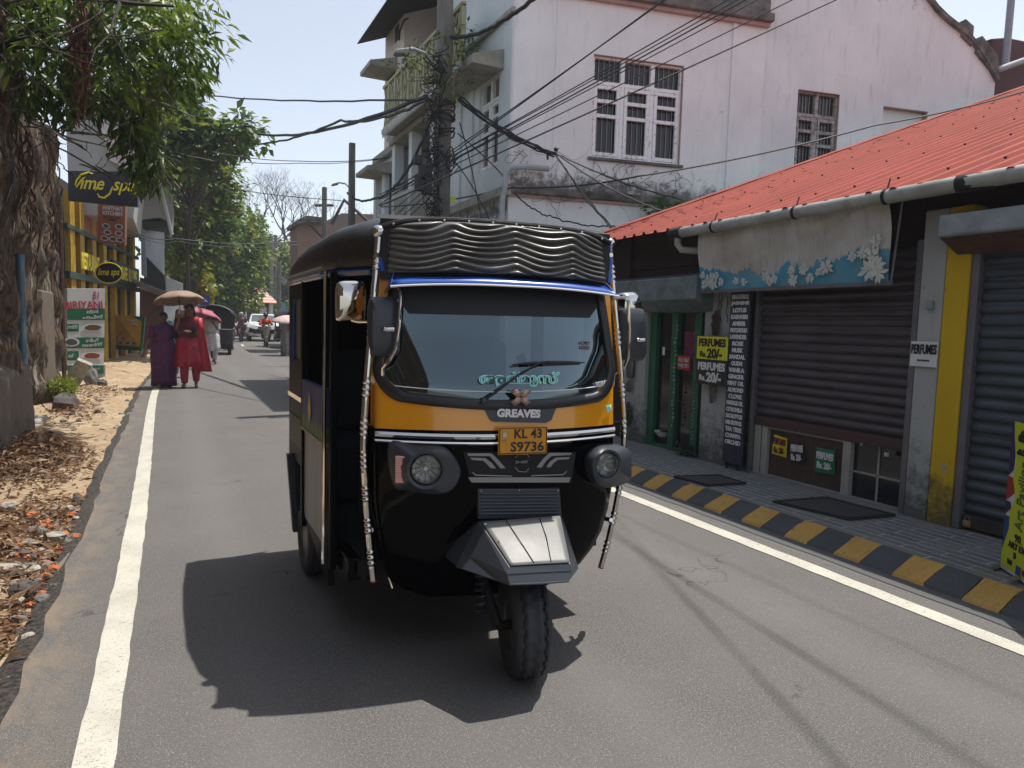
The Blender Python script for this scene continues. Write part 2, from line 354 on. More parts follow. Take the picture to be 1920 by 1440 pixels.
st_px(142,960,.03,0,'small white stone below the black edged stone',(1.2,.8,.6)); st_px(108,1015,.025,2,'small orange brick chip in front of the pale lump'); st_px(77,1017,.02,0,'small white chip in front of the pale lump'); st_px(36,1142,.035,1,'smooth grey stone on the bare orange soil',(1.4,.8,.5))
st_px(15,955,.06,0,'pale stone at the left edge behind the orange bricks'); st_px(35,1165,.02,3,'small dark stone on the bare orange soil'); st_px(53,1175,.028,0,'white stone nearest to the camera on the orange soil')
for (px, py, r, mi, lb, sq) in ((122,768,.2,3,'big dark boulder at the foot of the mossy pillar',(1,.9,.9)),(172,722,.2,1,'leaning grey stone block in front of the green food board',(.7,.6,1.3)),(192,722,.1,3,'dark red stone beside the leaning grey block',(1,1,.8)),(68,798,.17,0,'sand coloured slab on top of the leaf heap',(1.3,.8,.4)),(38,845,.12,1,'grey rock half buried in the leaf heap by the wall',(1.2,1,.6)),(52,862,.1,0,'pale rock low in the leaf heap by the wall',(1.2,1,.5))):
    st_px(px, py, r, mi, lb, sq)
b = MB(); p = atZ(125,728,.0); q = atZ(155,752,.0)
b.box((-.12,-.05,0),(.12,.05,.75)); o = b.build('concrete_slab', stone_m[0], bevel=.01); o.location = (p.x+.1, p.y-1.2, 0); o.rotation_euler = (.5,.45,.2); tag(o, 'pale concrete slab leaning at the end of the old wall beside the boulder', 'slab')
for k in range(75):
    px = random.uniform(0,165); py = random.uniform(945,1125)
    if px > 175-(py-945)*.42-10: continue
    st_px(px, py, random.uniform(.014,.038), random.choice([0,1,2,3,2,2,1]), 'small rubble chip in the heap beside the white line')
for k in range(30):
    py = random.uniform(725,800); px = 130+(py-725)*-.3+random.uniform(0,120)
    st_px(px, py, random.uniform(.02,.045), random.choice([0,1,3,0]), 'small pebble on the dirt near the boulder')
# ================================================================ right side: tin roofed shops
def wallmat(name, c, stain=(.05,.05,.045), low=None, amt=.6, patch=None, hi=None, run=.5):
    t = MT(name); a = t.mix(t.ramp(t.noise(1.1, 5, .6), .35, .7), c, tuple(x*.86 for x in c))
    a = t.mix(t.math('MULTIPLY', t.ramp(t.noise(4, 6, .7, (3.5,3.5,.35)), .55, .75), run), a, tuple(x*.62 for x in c))
    if patch: a = t.mix(t.ramp(t.noise(5, 7, .7), amt, amt+.03), a, patch)
    sx = t.n('ShaderNodeSeparateXYZ'); t.L(t.src, sx.inputs[0]); z = sx.outputs['Z']; ns = t.noise(7, 8, .75)
    sp = t.ramp(t.noise(22, 6, .75), .64, .7); a = t.mix(t.math('MULTIPLY', sp, .7), a, stain)
    if low:   # rising damp / mould bands: (z centre, half height)
        for zc, hh in low:
            q = t.math('ABSOLUTE', t.math('SUBTRACT', z, zc), 0); q = t.math('SUBTRACT', 1.0, t.math('DIVIDE', q, hh)); q = t.math('ADD', t.math('MULTIPLY', q, .42), ns)
            a = t.mix(t.math('MULTIPLY', t.ramp(q, .64, .86), .8), a, stain)
    t.col(a); t.set(.9, 0, .25); t.bump(t.noise(30, 6, .65), .35, .01); return t.m
PLW = wallmat('shop_plaster', (.36,.37,.36), low=[(0.0,.75)], patch=(.3,.25,.2), amt=.66)
YPL = wallmat('yellow_plaster', (.55,.36,.015), low=[(0.0,.6)], patch=(.36,.3,.22), amt=.62)
CONC = mat('grey_concrete', (.27,.31,.32), .85, c2=(.14,.17,.18), vs=4, bump=.5, bs=25)
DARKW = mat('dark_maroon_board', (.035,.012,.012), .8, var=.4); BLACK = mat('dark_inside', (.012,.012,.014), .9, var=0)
SHUT1 = mat('shutter_maroon', (.075,.06,.068), .5, .3, c2=(.04,.03,.035), vs=3, st=(1,1,4)); SHUT2 = mat('shutter_blue_grey', (.065,.08,.1), .5, .3, c2=(.04,.045,.05), vs=4, st=(1,1,3)); SHBAR = mat('shutter_bar', (.07,.025,.032), .5, .2, c2=(.05,.035,.035), vs=5)
GALV = mat('grey_steel', (.17,.165,.185), .5, .4); SIGNW = mat('sign_white', (.62,.62,.62), .5, var=.1); SIGNK = mat('sign_black', (.012,.013,.018), .35, var=.2); SIGNY = mat('sign_yellow', (.62,.6,.02), .45, var=.08)
shop = thing('shop_building', (4.85,3.2,.1), 'low row of shops under a red corrugated metal roof along the pavement', 'shop building')
X0 = 4.85
b = MB()
b.box((X0,5.06,.05),(5.25,5.47,2.35)); b.build('white_pillar', PLW, shop, bevel=.012)
MB().box((X0-.02,3.045,.05),(5.25,3.22,2.3)).build('grey_pillar', PLW, shop, bevel=.012)
MB().box((X0-.026,2.88,.05),(5.25,3.042,2.3)).build('yellow_pillar', YPL, shop, bevel=.01, )
MB().box((X0,6.42,.05),(5.25,6.86,1.72)).build('end_pillar', PLW, shop, bevel=.01)
b = MB()
b.box((4.97,2.6,2.02),(5.06,7.8,2.5)); b.box((5.06,6.86,.05),(5.16,7.8,2.1)); b.box((5.05,7.74,.1),(16,7.84,2.6)); b.box((4.9,6.86,.05),(5.02,7.84,2.5))
for k in range(3): b.box((4.95,5.0,2.1+k*.16),(4.972,7.8,2.1+k*.16+.13))
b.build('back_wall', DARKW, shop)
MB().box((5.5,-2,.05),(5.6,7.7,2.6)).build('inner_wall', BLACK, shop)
# roller shutters
def shutter(name, y0, y1, z0, z1, m_, mb, x=4.90, lab=None, pitch=.075):
    rows = []; z = z0; k = 0; n = int((z1-z0)/pitch)
    b = MB(); R = []
    for i in range(n):
        zb = z0+i*pitch
        for dz, dx in ((0,.0),(.012,-.0),(.02,-.014),(.038,-.02),(.056,-.016),(.066,-.004)): R.append([(x+dx+.004*sin(i*1.7), y0, zb+dz),(x+dx+.003*cos(i*2.1), (y0+y1)/2, zb+dz),(x+dx+.004*sin(i*1.3+1), y1, zb+dz)])
    b.grid(R); o = b.build(name, m_, shop, smooth=True, angle=50)
    MB().box((x-.03,y0,z0-.085),(x+.0,y1,z0)).build('bottom_bar', mb, o, bevel=.006)
    if lab: o['label'] = lab
    return o
s1 = shutter('roller_shutter', 3.27, 4.76, .64, 2.08, SHUT1, SHBAR, lab='maroon brown roller shutter pulled most of the way down')
shutter('roller_shutter', -1.2, 2.82, .20, 2.1, SHUT2, mat('rusty_bar', (.06,.045,.04), .8, c2=(.025,.02,.02)), lab='blue grey roller shutter fully closed', pitch=.08)
b = MB().box((4.84,3.225,.05),(4.9,3.27,2.1)); b.box((4.84,2.825,.1),(4.91,2.875,2.1)); b.box((4.84,4.755,.08),(4.92,4.79,2.1)); b.parts('shutter_rail', GALV, shop, bevel=.004)
# open strip under the first shutter: frame, wood panel, dark glass door
b = MB()
for y0, y1 in ((4.60,4.66),(3.73,3.80),(4.675,4.75)): b.box((4.88,y0,.09),(4.94,y1,.62))
b.box((4.89,3.80,.535),(4.93,4.60,.565)); b.build('door_frame', mat('cream_frame', (.36,.35,.31), .6), shop, bevel=.004)
t = MT('wood_panel'); t.col(t.mix(t.ramp(t.noise(7, 6, .7, (1,9,.6)), .35, .7), (.085,.05,.038), (.035,.02,.016))); t.set(.6); MB().box((4.925,3.80,.09),(4.95,4.60,.54)).build('wood_panel', t.m, shop)
b = MB().box((4.93,3.27,.09),(4.94,3.73,.62)); pn = b.build('glass_door', mat('dark_glass', (.012,.014,.018), .12, var=0), shop)
b = MB().box((4.92,3.3,.31),(4.93,3.73,.325)); b.box((4.92,3.5,.09),(4.928,3.515,.6)); b.parts('door_bar', mat('cream_frame', (.4,.4,.4)), pn)
MB().box((4.86,3.27,.09),(4.97,4.76,.115)).build('threshold', mat('grey_cement', (.24,.235,.22), .9, bump=.4), shop)
# concrete shutter box above second shutter
z1 = atX(1757,405,4.6).z; z0 = atX(1760,443,4.6).z; yb = atX(1758,425,4.6).y
MB().prism([(4.6,yb,z0),(4.6,yb,z1),(4.97,yb,z1+.05),(4.97,yb,z0-.10),(4.84,yb,z0-.10)], (0,-5,0)).build('shutter_box', CONC, shop, bevel=.012)
MB().prism([(4.62,yb-.01,z0-.004),(4.83,yb-.01,z0-.104),(4.83,yb-.01,z0-.11),(4.62,yb-.01,z0-.012)], (0,-4.9,0)).build('rusty_soffit', mat('rust', (.12,.05,.03), .9, c2=(.05,.03,.025), vs=10), shop)
# grey metal hood over green shop
ya, yc = atX(1305,530,4.62).y, 7.3; zt, zb_ = atX(1305,517,4.62).z, atX(1292,560,4.62).z
MB().prism([(4.62,ya,zb_),(4.62,ya,zt),(4.95,ya-.0,zt+.07),(4.95,ya,zb_-.13),(4.84,ya,zb_-.12)], (0,yc-ya,0)).build('metal_hood', mat('hood_metal', (.22,.26,.28), .5, .5, c2=(.12,.15,.16)), shop, bevel=.008)
# green framed glass door shop front
GRN = mat('green_paint', (.012,.12,.06), .5, c2=(.008,.07,.035), vs=9)
dr = MB()
for (y, w) in ((6.36,.055),(5.99,.05),(5.62,.05)): dr.box((4.90,y-w,.09),(4.98,y+w,1.75))
dr.box((4.91,5.6,.09),(4.97,6.4,.13)); gd = dr.build('door_frame', GRN, shop, bevel=.006, ); gd['label'] = 'dark green door frame'
MB().box((4.955,5.57,.1),(4.962,6.4,1.74)).build('glass_pane', mat('shop_glass', (.01,.012,.014), .1, var=0), gd)
b = MB(); 
for k in range(26):
    y = 5.93-.05*sin(k*.9)*.3; b.ball((4.875,y,1.5-k*.045), .008+.004*(k%3), 6, 4)
for k in range(14): b.ball((4.875,5.60+.01*sin(k*2),.8-k*.04), .008, 6, 4)
b.build('bead_garland', mat('beads', (.3,.3,.27), .4), shop, smooth=True)
b = MB(); b.box((4.95,5.69,.95),(4.953,5.88,1.4)); b.build('pink_cloth', mat('pink_cloth', (.22,.03,.08), .8, var=.6, vs=20), gd)
sg = MB().box((4.885,5.70,.99),(4.89,5.9,1.14)).build('phone_sign', mat('sign_red', (.4,.02,.025), .5), gd); ORG[sg.name] = org(shop)
text('93211 8067\n97462 3915', (4.882,5.8,1.065), (0,-1,0), (0,0,1), sg, SIGNW, w=.17, h=.1)
MB().box((4.89,6.13,1.13),(4.894,6.17,1.22)).build('sticker', SIGNW, gd)
rb = thing('rice_bowl', (5.0,6.2,.26), 'pale bowl standing inside the green framed glass door', 'bowl')
# roof
t = MT('red_roof'); c = t.mix(t.ramp(t.noise(1.0, 5, .6, (.3,1,1)), .3, .75), (.37,.085,.06), (.25,.06,.045)); c = t.mix(t.ramp(t.noise(9, 6, .7, (.18,2,1)), .54, .7), c, (.2,.06,.045))
c = t.mix(t.ramp(t.noise(60, 3), .67, .72), c, (.14,.05,.035)); t.col(c); t.set(.7, 0, .12); ROOF = t.m
rows = []; Y = -1.6; prof = ((0,0),(.095,0),(.115,.028),(.145,.028),(.165,0)); ys_ = []
while Y < 7.8:
    for dy, dz in prof: ys_.append((Y+dy, dz))
    Y += .19
ys_.append((7.87, 0))
xr = [4.55,4.62]+[5.2+.9*k for k in range(13)]
def rz(x): return 2.452+.376*(x-4.66)
o = MB().grid([[(x+.012*sin(y*7), y, rz(x)+dz+.004*sin(x*3+y*2)) for x in xr] for y, dz in ys_]).build('corrugated_roof', ROOF, shop, solid=.004)
b = MB()
for x in (5.0,6.4,7.8,9.2,10.6,12):
    for k in range(50):
        y = -1.5+.19*k+.13
        if k%2 == 0: b.ball((x,y,rz(x)+.032), .011, 6, 4)
sc_ = b.build('roof_screws', mat('screw', (.05,.02,.02), .6), o); sc_['kind'] = 'stuff'
b = MB(); R = []
for k in range(28):
    x = 4.7+k*.42; R.append([(x,7.72,rz(x)+.035+.006*(k%2)),(x,7.86,rz(x)+.05),(x,7.93,rz(x)+.02),(x,7.93,rz(x)-.1)])
b.grid(R).build('verge_flashing', ROOF, shop, solid=.006)
b = MB()
for k in range(8): b.box((4.72,-1+k*1.15,2.34),(5.6,-.94+k*1.15,2.42), Matrix.Translation((4.72,0,2.4))@Matrix.Rotation(-atan2(.376,1),4,'Y')@Matrix.Translation((-4.72,0,-2.4)))
b.parts('rafter', DARKW, shop)
PVC = mat('grey_pvc', (.36,.37,.34), .5, c2=(.22,.215,.19), vs=5)
def gz_(y): return 2.395-.006*(y-3)
g = MB(); g.tube([(4.58,-1.5,gz_(-1.5)),(4.585,1,gz_(1)),(4.58,2.9,gz_(2.9)+.0),(4.58,4,gz_(4)),(4.58,5.55,gz_(5.5)),], .052, 14); gt = g.build('gutter_pipe', PVC, shop, smooth=True)
g = MB(); g.tube([(4.58,5.55,gz_(5.5)),(4.585,5.72,gz_(5.6))], .058, 14); g.tube([(4.6,2.62,2.395),(4.58,2.85,2.395)], .058, 12); g.build('black_coupling', BLACK, gt, smooth=True)
b = MB()
for y in (5.1,4.15,3.35,2.2): b.lathe([(.057,-.012),(.057,.012)], (4.58,y,gz_(y)), (0,1,0), 12); b.tube([(4.58,y,gz_(y)+.05),(4.62,y+.01,gz_(y)+.13)], .006, 5)
b.parts('pipe_clip', BLACK, gt)
g = MB(); g.tube([(4.585,5.62,2.39),(4.59,5.63,2.27),(4.62,5.6,2.215),(4.72,5.5,2.205),(4.9,5.4,2.2)], .035, 10); g.build('drain_elbow', PVC, gt, smooth=True)
# ---- awning banner
t = MT('banner'); sx = t.n('ShaderNodeSeparateXYZ'); t.L(t.src, sx.inputs[0]); base = t.mix(t.ramp(t.noise(2.5, 5, .65), .35, .7), (.5,.49,.45), (.34,.3,.26))
base = t.mix(t.math('MULTIPLY', t.ramp(t.noise(5, 5, .6, (1,6,.7)), .5, .7), .5), base, (.28,.23,.2))
edge = t.math('ADD', t.math('MULTIPLY', t.noise(4.2, 3, .6, (1,1,.05)), .32), t.math('MULTIPLY', t.noise(40, 2, .6, (1,1,.05)), .13))
dy = t.math('MULTIPLY', t.math('ABSOLUTE', t.math('ADD', sx.outputs['Y'], -.15), 0), .10)
f = t.math('LESS_THAN', sx.outputs['Z'], t.math('ADD', t.math('SUBTRACT', edge, .09), dy))
base = t.mix(f, base, t.mix(t.ramp(t.noise(3, 4), .35, .65), (.03,.24,.4), (.11,.25,.3))); t.col(base); t.set(.75); BAN = t.m
aw = thing('awning_banner', (4.68,4.4,1.79), 'faded white vinyl banner printed with blue grass and white flowers hanging from the gutter', 'banner')
rows = []; yL, yR = 5.36, 3.36
for i in range(25):
    v = i/24; r = []
    for j in range(61):
        u = j/60; y = yL+(yR-yL)*u; d = max(0, 1-abs(u-(.80-.9*v**1.2))/.09)*(1-v)*.03+.02*sin(u*23+v*3)*(1-v)+.02*max(0,1-abs(u-.93+.55*v)/.05)*(1-v*.8)-.05*math.exp(-((u-.55+.5*(v-.4))/.25)**2)*sin(v*pi)
        ztop = gz_(y)-.02; zz = ztop+(1.80-ztop)*v
        r.append((4.63+(.05)*v-d+.0, y-.0+.02*(1-v)*sin(v*5+u*2), zz))
    rows.append(r)
MB().grid(rows).build('banner_cloth', BAN, aw, smooth=True, angle=0)
fl = MB()
def flower(y, z, r):
    for k in range(9):
        a = 2*pi*k/9+random.random()*.4; q = r*random.uniform(.75,1.1)
        u_ = (cos(a), sin(a)); w = (-sin(a)*r*.2, cos(a)*r*.2); x = 4.640+.0012*random.random()*9
        fl.poly([(x,y,z),(x,y+u_[0]*q*.6+w[0],z+u_[1]*q*.6+w[1]),(x,y+u_[0]*q,z+u_[1]*q),(x,y+u_[0]*q*.6-w[0],z+u_[1]*q*.6-w[1])])
for (y, z, r) in ((3.48,2.0,.07),(3.44,1.92,.09),(3.5,1.89,.1),(3.42,1.86,.08),(3.56,2.02,.055),(3.65,2.0,.05),(3.46,2.1,.06),(3.88,1.94,.075),(4.03,1.86,.05),(4.1,1.93,.06),(4.22,1.93,.05),(4.2,1.85,.06),(4.4,1.87,.05),(4.45,1.85,.05),(4.5,1.89,.06),(4.75,1.86,.045),(4.85,1.87,.045),(5.05,1.87,.05),(5.2,1.9,.08),(5.15,1.85,.07),(5.26,1.86,.06),(5.3,1.95,.05),(5.12,1.93,.05),(3.95,1.9,.04)): flower(y, z, r)
fl.build('printed_flowers', mat('flower_white', (.55,.55,.5), .75), aw)
MB().box((4.675,3.34,1.775),(4.70,5.40,1.805)).parts('bottom_rail', GALV, aw)
b = MB().tube([(4.69,3.35,1.79),(4.70,3.31,2.38)], .008, 6); b.tube([(4.69,5.38,1.79),(4.9,5.38,1.83)], .008, 6); b.parts('side_rod', GALV, aw)
# ---- perfume sign boards
def board(name, label, cat, p0, p1, mt, th=.012, group=None, X=None, bend=0):
    """p0 top-left (y,z), p1 bottom-right (y,z) on a plane facing the road at X"""
    yc, zc = (p0[0]+p1[0])/2, (p0[1]+p1[1])/2; r = thing(name, (X, yc, zc), label, cat, group)
    MB().box((X-th, p1[0], p1[1]), (X, p0[0], p0[1])).build('panel', mt, r, bevel=.002); return r
TX = (0,-1,0); UP = (0,0,1)
r = board('price_sign', 'yellow and black PERFUMES Rs.20 sign fixed to the white pillar', 'sign', (5.47,1.36),(5.03,.88), SIGNK, X=4.78)
MB().box((4.765,5.035,1.13),(4.772,5.465,1.355)).build('yellow_half', SIGNY, r)
for z, m_ in ((1.295,SIGNK),(1.06,SIGNW)):
    xx = 4.764 if m_ is SIGNK else 4.767
    text('PERFUMES', (xx,5.25,z), TX, UP, r, m_, w=.38, h=.08, bold=.045); text('Rs.', (xx,5.37,z-.115), TX, UP, r, m_, w=.09, h=.06, bold=.045); text('20/-', (xx,5.21,z-.105), TX, UP, r, m_, w=.21, h=.1, bold=.045)
NAVY = mat('navy_board', (.013,.016,.035), .5, c2=(.03,.035,.06), vs=7)
r = board('perfume_list_board', 'tall narrow navy board listing perfume names in white capitals beside the maroon shutter', 'sign', (5.045,1.80),(4.795,.16), NAVY, X=4.80, th=.02)
names = 'KERALA FLOWER OIL,JASMINE,LOTUS,KASHMIRI,AMBER,PATCHOULI,LAVENDER,ROSE,MUSK,SANDAL,OUDH,VANILA,GINGER,MINT OIL,ALMOND,CLOVE,MASSAGE OIL,CITRONILA,EUCALYPTUS,HAIR GROTH OIL,TEA TREE,CHAMPA,ORCHID'.split(',')
LW = mat('letter_grey_white', (.68,.68,.68), .6, var=.15)
for k, nm in enumerate(names): text(nm, (4.778,4.92,1.735-k*.0625), TX, UP, r, LW, w=.21 if len(nm) > 7 else .031*len(nm)+.015, h=.043, bold=.04)
b = MB(); [b.tube([(4.79,y,.16),(4.80,y,.09)], .012, 6) for y in (4.86,5.0)]; b.build('foot', BLACK, r)
for (y1_, y0_, zt, zb, m_, mt_, lb, rot) in ((4.53,4.38,.485,.31,SIGNY,mat('letter_maroon',(.2,.01,.02),.5),'small yellow PERFUMES Rs.20 paper on the wood panel',.05),(4.33,4.19,.46,.28,SIGNK,SIGNW,'small crumpled black PERFUMES Rs.20 paper on the wood panel',-.06),(4.06,3.88,.455,.25,mat('sign_green',(.01,.19,.09),.5),SIGNW,'small green PERFUMES Rs.20 paper on the wood panel',.0)):
    yc = (y1_+y0_)/2; zc = (zt+zb)/2; r = thing('price_paper', (4.90,yc,zc), lb, 'sign', 'small price papers under the shutter')
    rows = [[(4.895-.008*sin(u*2.5+v*2), y1_-(y1_-y0_)*u+rot*.1*(v-.5)*2, zt-(zt-zb)*v-rot*.1*(u-.5)*3) for u in (0,.25,.5,.75,1)] for v in (0,.33,.66,1)]
    MB().grid(rows).build('paper', m_, r, solid=.002)
    text('PERFUMES', (4.884,yc,zc+.04), (0,-1,-rot), UP, r, mt_, w=(y1_-y0_)*.92, h=.062, bold=.045); text('Rs. 20/-', (4.884,yc,zc-.04), (0,-1,-rot), UP, r, mt_, w=(y1_-y0_)*.8, h=.058, bold=.045)
r = board('perfume_name_sign', 'white PERFUMES sign on the grey pillar between the two shutters', 'sign', (3.24,1.375),(3.045,1.195), SIGNW, X=4.82)
text('PERFUMES', (4.805,3.14,1.32), TX, UP, r, SIGNK, w=.185, h=.07, bold=.03); text('9037205076', (4.805,3.14,1.24), TX, UP, r, SIGNK, w=.09, h=.012)
MB().box((4.80,3.10,1.60),(4.83,3.145,1.66)).build('socket', CONC, shop, bevel=.004)
# carvings
WOOD = mat('dark_carved_wood', (.06,.03,.022), .6, var=.6, vs=40, bump=.8, bs=60, bd=.02); SILV = mat('grey_mask', (.17,.17,.17), .5, .3, var=.5, vs=30, bump=.8, bs=50, bd=.02)
def carving(name, label, y, z, w, h, m_, X=4.82, kind=0):
    r = thing(name, (X,y,z), label, 'carving'); b = MB(); R = []; n = 14
    for i in range(13):
        v = i/12; zz = z-h/2+h*v; q = (.5+.5*sin(pi*min(1,v*1.15)))**.6*(1-.75*max(0,v-.8)/.2) if kind != 1 else (.35+.65*v**.8)
        q *= 1+.12*sin(i*2.6); R.append([(X-.03*q*abs(sin(pi*k/(n-1)))-.012*sin(i*2.1+k*1.9)*sin(pi*k/(n-1)), y-w/2*q+w*q*k/(n-1), zz) for k in range(n)])
    b.grid(R); b.build('carved_body', m_, r, smooth=True, solid=.012)
    b = MB()
    if kind == 2: b.box((X-.002,y-w*.55,z-h/2),(X+.008,y+w*.55,z+h/2)); b.build('back_plate', WOOD, r)
    elif kind == 1:
        for s_ in (-1,1): b.tube([(X-.02,y+s_*w*.3,z+h*.4),(X-.03,y+s_*w*.7,z+h*.5),(X-.03,y+s_*w*.6,z+h*.7)], [.012,.009,.003], 6)
        b.build('horn', m_, r, smooth=True)
    else:
        b.ball((X-.04,y,z+h*.25),(.018,w*.2,h*.1),8,6); b.ball((X-.04,y,z-h*.08),(.018,w*.28,h*.13),8,6); b.build('figure', m_, r, smooth=True)
    return r
carving('wooden_idol', 'tall brown carved idol hanging above the yellow price sign', 5.27,1.49,.09,.24,WOOD)
carving('cow_mask', 'grey cow head mask on the white pillar below the price sign', 5.27,.80,.09,.2,SILV,kind=1)
carving('wall_mask', 'black and grey carved face panel on the wall beside the green door', 6.66,.99,.13,.3,SILV,kind=2)
carving('round_mask', 'small round dark mask hanging under the carved face panel', 6.66,.74,.1,.13,SILV)
carving('arched_plaque', 'dark brown arched wooden plaque low on the wall beside the green door', 6.66,.42,.13,.27,WOOD)
b = MB().lathe([(.01,0),(.05,.0),(.09,.05),(.1,.06),(.09,.055),(.04,.01)], (4.93,6.15,.22), n=16); b.build('bowl_body', SIGNW, rb, smooth=True)
# vine growing on white pillar top
b = MB(); 
for s_ in (0,1,2):
    P_ = [(4.835,5.16+.05*s_,1.8)]
    for k in range(7): P_.append((4.835, P_[-1][1]+random.uniform(-.03,.03), P_[-1][2]-random.uniform(.02,.07)))
    b.tube(P_, .004, 5)
tag(b.build('dry_vine', BLACK, None, loc=(4.83,5.2,1.6)), 'thin dry vine hanging from the banner rail on the white pillar', 'vine')
weeds = leaves([(4.84,5.55+.06*k,.15) for k in range(4)], [.07]*4, 22, .07, 'weed_clump', leafmat('weed', (.03,.05,.02), (.06,.09,.03)), loc=(4.8,5.6,.1))
tag(weeds, 'dark small weeds growing at the foot of the white pillar', 'weeds')
# doormats
RUB = MT('rubber'); ck = RUB.n('ShaderNodeTexVoronoi', Scale=34.0); RUB.L(RUB.src, ck.inputs['Vector']); RUB.col(RUB.mix(RUB.math('LESS_THAN', ck.outputs['Distance'], .3), (.05,.045,.045), (.012,.012,.012))); RUB.set(.8); RUB.bump(ck.outputs['Distance'], .6, .01)
def dmat(pts, lab):
    c = Vector(pts[0]).lerp(Vector(pts[2]), .5); r = thing('door_mat', (c.x,c.y,.095), lab, 'door mat', 'door mats on the pavement')
    MB().prism([(p[0],p[1],.099) for p in pts], (0,0,.012)).build('mat_body', RUB.m, r, bevel=.004)
    q = [Vector(p).lerp(c.xy if len(p)==2 else c, .1) for p in pts]
    b = MB(); o_ = [Vector((p[0],p[1],.113)) for p in pts]; i_ = [Vector((p[0],p[1],.113)) for p in q]
    for k in range(4): b.quad(o_[k], o_[(k+1)%4], i_[(k+1)%4], i_[k])
    b.build('rim', BLACK, r, solid=.006)
A = lambda *q: [tuple(atZ(x,y,.1).xy) for x, y in q]
dmat(A((1448,942),(1548,934),(1680,968),(1592,976)), 'black ribbed rubber mat in front of the wood panel and glass door')
dmat(A((1262,895),(1345,892),(1400,908),(1328,912)), 'worn dark mat in front of the tall perfume list board')
# padlocks
def padlock(x, y, z, lab, m_, s=1):
    r = thing('padlock', (x,y,z), lab, 'padlock'); MB().cbox((x,y,z),(.02*s,.05*s,.042*s)).build('lock_body', m_, r, bevel=.006)
    MB().tube([(x,y-.016*s,z+.02*s),(x,y-.016*s,z+.04*s),(x,y,z+.055*s),(x,y+.016*s,z+.04*s),(x,y+.016*s,z+.02*s)], .004*s, 6).build('shackle', GALV, r, smooth=True)
padlock(4.86,3.40,.51,'steel padlock hanging from the bottom bar of the maroon shutter', mat('steel_bright',(.5,.5,.48),.35,.9),.8); padlock(4.84,2.77,.15,'brass padlock at the foot of the blue grey shutter', mat('brass',(.55,.4,.15),.35,.8),1.0)
MB().tube([(4.865,3.62,.56),(4.855,3.62,.54)], .012, 8).build('lock_hasp', GALV, s1)
# ---- yellow exhibition stand
p0 = atZ(1877,1057,.13); d = (atZ(1920,1086,.13)-p0); d.z = 0; d.normalize(); nrm = Vector((d.y,-d.x,0)); 
if nrm.dot(Vector((0,0,1.4))-p0) < 0: nrm = -nrm
ht = atP(1885,795,p0,nrm).z-.1; YG = mat('board_yellow_green', (.5,.55,.01), .5, var=.06); st = thing('exhibition_board', tuple(p0.xy)+(.1,), 'yellow green art exhibition board standing on the pavement at the right edge', 'sign board')
st_o = Vector((p0.x,p0.y,.13)); P3 = lambda u, z, o=0: st_o+d*u+Vector((0,0,z))+nrm*o
MB().prism([P3(-.005,-.02), P3(.6,-.02), P3(.6,ht-.02), P3(-.005,ht-.02)], -nrm*.035).build('board_core', SIGNW, st)
MB().poly([P3(0,0,.003),P3(.6,0,.003),P3(.6,ht,.003),P3(0.02,ht,.003),P3(.035,ht*.9,.003),P3(.07,ht*.72,.003),P3(.055,ht*.62,.003),P3(.095,ht*.5,.003),P3(.05,ht*.38,.003),P3(.06,ht*.28,.003),P3(.0,ht*.1,.003)]).build('yellow_face', YG, st)
for a_, b_, cc in ((.0,.35,(.01,.06,.17)),(.35,.45,(.02,.02,.06)),(.45,.62,(.35,.02,.01)),(.62,.98,(.02,.015,.1))):
    MB().poly([P3(-.004,ht*a_,.002),P3(.06 if a_==.45 else .05,ht*(a_+.05),.002),P3(.092 if a_==.45 else .06,ht*(a_+b_)/2,.002),P3(.05,ht*b_,.002),P3(-.004,ht*b_,.002)]).build('colour_band', mat('band%d'%int(a_*100), cc, .5), st)
if True:
    tx = lambda s_, u, z, w=None, h=None, bd=0, m_=SIGNK, xd=d, up=UP: text(s_, P3(u,z,.006), xd, up, st, m_, w=w, h=h, bold=bd)
    tx('കലയുടെ', .27, ht*.90, w=.38, h=.09, bd=.03); tx('കാലൊച്ചകൾ', .27, ht*.815, w=.38, h=.05, bd=.03)
    tx('Art Pavilion', .16, ht*.52, w=ht*.46, h=.08, m_=mat('letter_green',(.06,.16,.02),.5), xd=UP, up=-d); tx('2025', .235, ht*.53, w=.16, h=.04, m_=mat('letter_green',(.06,.16,.02)), xd=UP, up=-d)
    tx('90.', .17, ht*.235, w=.075, h=.042); tx('ART EXHIBITION', .27, ht*.175, w=.4, h=.036, bd=.02); tx('B', .15, ht*.115, w=.022, h=.036, bd=.03); tx('kld', .1, ht*.055, w=.045, h=.028, bd=.04)
    MB().prism([P3(.17,.0,.004),P3(.22,.0,.004),P3(.22,.05,.004),P3(.17,.05,.004)], nrm*.002).build('logo_block', mat('logo_blue',(.02,.05,.25),.5), st); tx('KERALA', .29, .03, w=.1, h=.03, bd=.03, m_=mat('letter_maroon',(.2,.01,.02),.5))
WS = mat('painted_wood', (.1,.14,.13), .8, c2=(.28,.27,.1), vs=25)
b = MB(); q = atZ(1862,1062,.12); q2 = atZ(1896,1087,.12)
b.tube([q-Vector((0,0,.01)), q+Vector((.3,.03,-.01))], .015, 4); b.tube([q2, q2+Vector((.4,0,0))], .016, 4); b.build('foot', WS, st)
